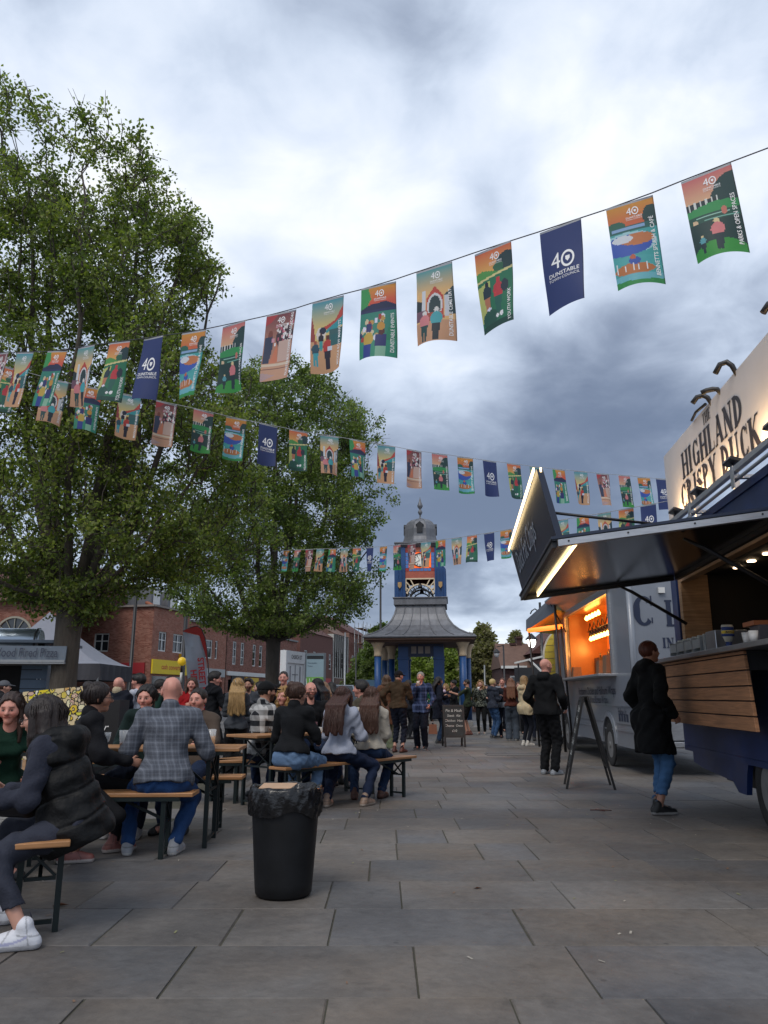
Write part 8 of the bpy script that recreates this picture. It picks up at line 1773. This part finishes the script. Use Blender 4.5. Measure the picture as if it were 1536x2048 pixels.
m = MB(); c = p['pel'] + p['Fw'] * .30 - p['Rt'] * .02 + V3(0, 0, .09); v = Vol(c - .2, c + .2, .008); v.cap(c - p['Fw'] * .05, c + p['Fw'] * .09, .075, .06, .03); v.wrinkle(.008, 40, 5); me = v.mesh('handbag', mat('soft_black_bag', (.012, .012, .015), rough=.35, bump=.15)); tag(link_obj('handbag', me), 'soft black handbag on the lap of the padded jacket woman', 'bag')
person('girl with long brown hair in a dark green top at the left edge', -2.78, 5.9, -150, 1.44, sit=True, fem=True, q=.007, lean=16, head=(-20, -8), hair=('long', '#2c1b14'), skin='pink', top=('jumper', '#0b2a1e'), bot=('leggings', '#0c0d10'), arms=('table', 'table'))
person('woman with a dark hair bun and glasses half hidden behind the padded jacket woman', -2.36, 6.2, -62, 1.60, sit=True, fem=True, q=.008, lean=10, hair=('bun', '#1a0f0d'), skin='tan', glasses=True, top=('jacket', '#0e0f14'), bot=('leggings', '#0b0c10'), arms=('table', 'table'), legs=((-.1, .34), (.18, -.02)), shoe=('#7c4a45', '#b0a8a4'))
person('dark haired woman in green and black facing the camera across the table', -2.22, 7.50, 178, 1.60, sit=True, fem=True, q=.0065, lean=8, head=(0, -6), hair=('pony', '#15100f'), skin='pink', top=('jacket', '#0a1d1b'), bot=('jeans', '#141b2a'), arms=('fold', 'table'), shoe=('#8c8c90', '#b2b2b4'))
p = person('bald man in grey check shirt and blue jeans seated with his back turned', -1.70, 6.26, 8, 1.76, sit=True, q=.007, lean=13, head=(6, -8), hair=('bald', '#5a3c30'), skin='pink', top=('shirt', '#474b54'), pat=('plaid', '#6d727c', 100), bot=('jeans', '#203f6c'), arms=((.14, .30, -.24), (.12, .32, -.26)), legs=((-.26, .14), (.10, .10)), shoe=('#8f9298', '#b4b4b4'), bulk=1.22)
person('small dark haired person seated behind the grey check shirt man', -1.78, 7.62, 168, 1.52, sit=True, q=.010, hair=('short', '#1c1410'), skin='pink', top=('jumper', '#4b4038'), bot=('jeans', JE), arms=('table', 'table'))
person('bearded man in a black cap and a black and white checked overshirt', -1.48, 9.35, -55, 1.76, sit=True, q=.009, lean=8, hair=('crop', '#120d0b'), beard=True, skin='tan', cap=('cap', '#08090b'), top=('shirt', '#a7a6a4'), pat=('check', '#15171c', 52), bot=('jeans', '#121a2c'), arms=('table', 'table'), bulk=1.12, shoe=('#a0a0a0', '#a0a0a0'))
person('brown haired woman in black blazer and light jeans seated with her back turned', -.98, 8.42, -16, 1.70, sit=True, fem=True, q=.008, lean=10, head=(-38, -4), hair=('bun', '#3a2419'), skin='fair', glasses=True, top=('blazer', '#0c0e12'), bot=('jeans', '#5c7594'), arms=('table', 'table'), hem=.03, bulk=1.06)
person('woman in a white hoodie with very long brown hair, her back turned', -.50, 9.05, -20, 1.60, sit=True, fem=True, q=.008, lean=6, hair=('long', '#3a2018'), skin='fair', top=('hoodie', '#9aa0b0'), bot=('jeans', '#121e36'), arms=('table', 'table'), legs=((-.10, -.10), (.28, .10)), shoe=('#7f6a5c', '#a59a90'), hem=-.02)
p = person('woman with long brown hair in a cream sweatshirt at the right end of the bench', -.16, 9.52, -10, 1.60, sit=True, fem=True, q=.008, lean=5, head=(-12, 0), hair=('long', '#43281c'), skin='fair', top=('jumper', '#a8a298'), bot=('jeans', '#1a2d4a'), arms=('table', 'lap'), legs=((-.2, .05), (.1, .2)), shoe=('#4a2c24', '#3a221c'), hem=-.0)
strapbag(p, 'black shoulder bag against the hip of the cream sweatshirt woman', side=-1, col='#0a0a0c')
person('bald bearded man with glasses in black seated facing the camera', -.98, 10.5, 200, 1.72, sit=True, q=.009, hair=('bald', '#241813'), beard=True, skin='pink', glasses=True, top=('jacket', '#0b0c10'), bot=('jeans', JE), arms=('table', 'table'), head=(0, 6), seat=.5)
person('blonde curly haired person in an olive coat seated beside the bald bearded man', -1.28, 10.25, 150, 1.60, sit=True, fem=True, q=.011, hair=('curly', '#8c6b3c'), skin='pink', top=('coat', '#2c2f1e'), bot=('jeans', JE), arms=('table', 'table'))
person('smiling dark haired woman with glasses seated between the long haired women', -.55, 11.2, 175, 1.60, sit=True, fem=True, q=.009, hair=('bob', '#15100f'), skin='tan', glasses=True, top=('jacket', '#6b6f74'), pat=('fleck', '#1b1d22', 22), bot=('jeans', JE), arms=('table', 'table'))
person('dark haired man in a brown jacket in profile behind the cream sweatshirt woman', -.30, 11.0, 75, 1.74, sit=True, q=.010, hair=('quiff', '#120e0c'), skin='pink', top=('jacket', '#4a4438'), bot=('jeans', JE), arms=('table', 'table'), seat=.52)
person('man with dark brown hair seen low between the blazer woman and the bald bearded man', -1.08, 11.2, 20, 1.60, sit=True, q=.012, hair=('short', '#2a1b14'), skin='fair', top=('jacket', '#15161b'), bot=('jeans', JE), arms=('table', 'table'), seat=.42)
# trailer staff, lit by the trailer lamps
t = TA((-1.75, -.85, 0)); person('trailer cook with an orange lit face standing inside the navy trailer', t.x, t.y, 78, 1.72, z=.66, q=.010, hair=('short', '#2a1610'), skin='tan', top=('tee', '#2a1410'), bot=('jeans', '#14100f'), arms=('cup', 'cup'))
t = TA((-3.0, -3, 0))
# person at the pizza trailer edge
stand('person in a grey cap at the pizza trailer counter on the left edge', 3, 1402, 13.5, -60, hair=('short', '#3a1c12'), cap=('cap', '#55575c'), top=('jacket', '#15161a'), bot=('jeans', '#10131c'), hx=1)
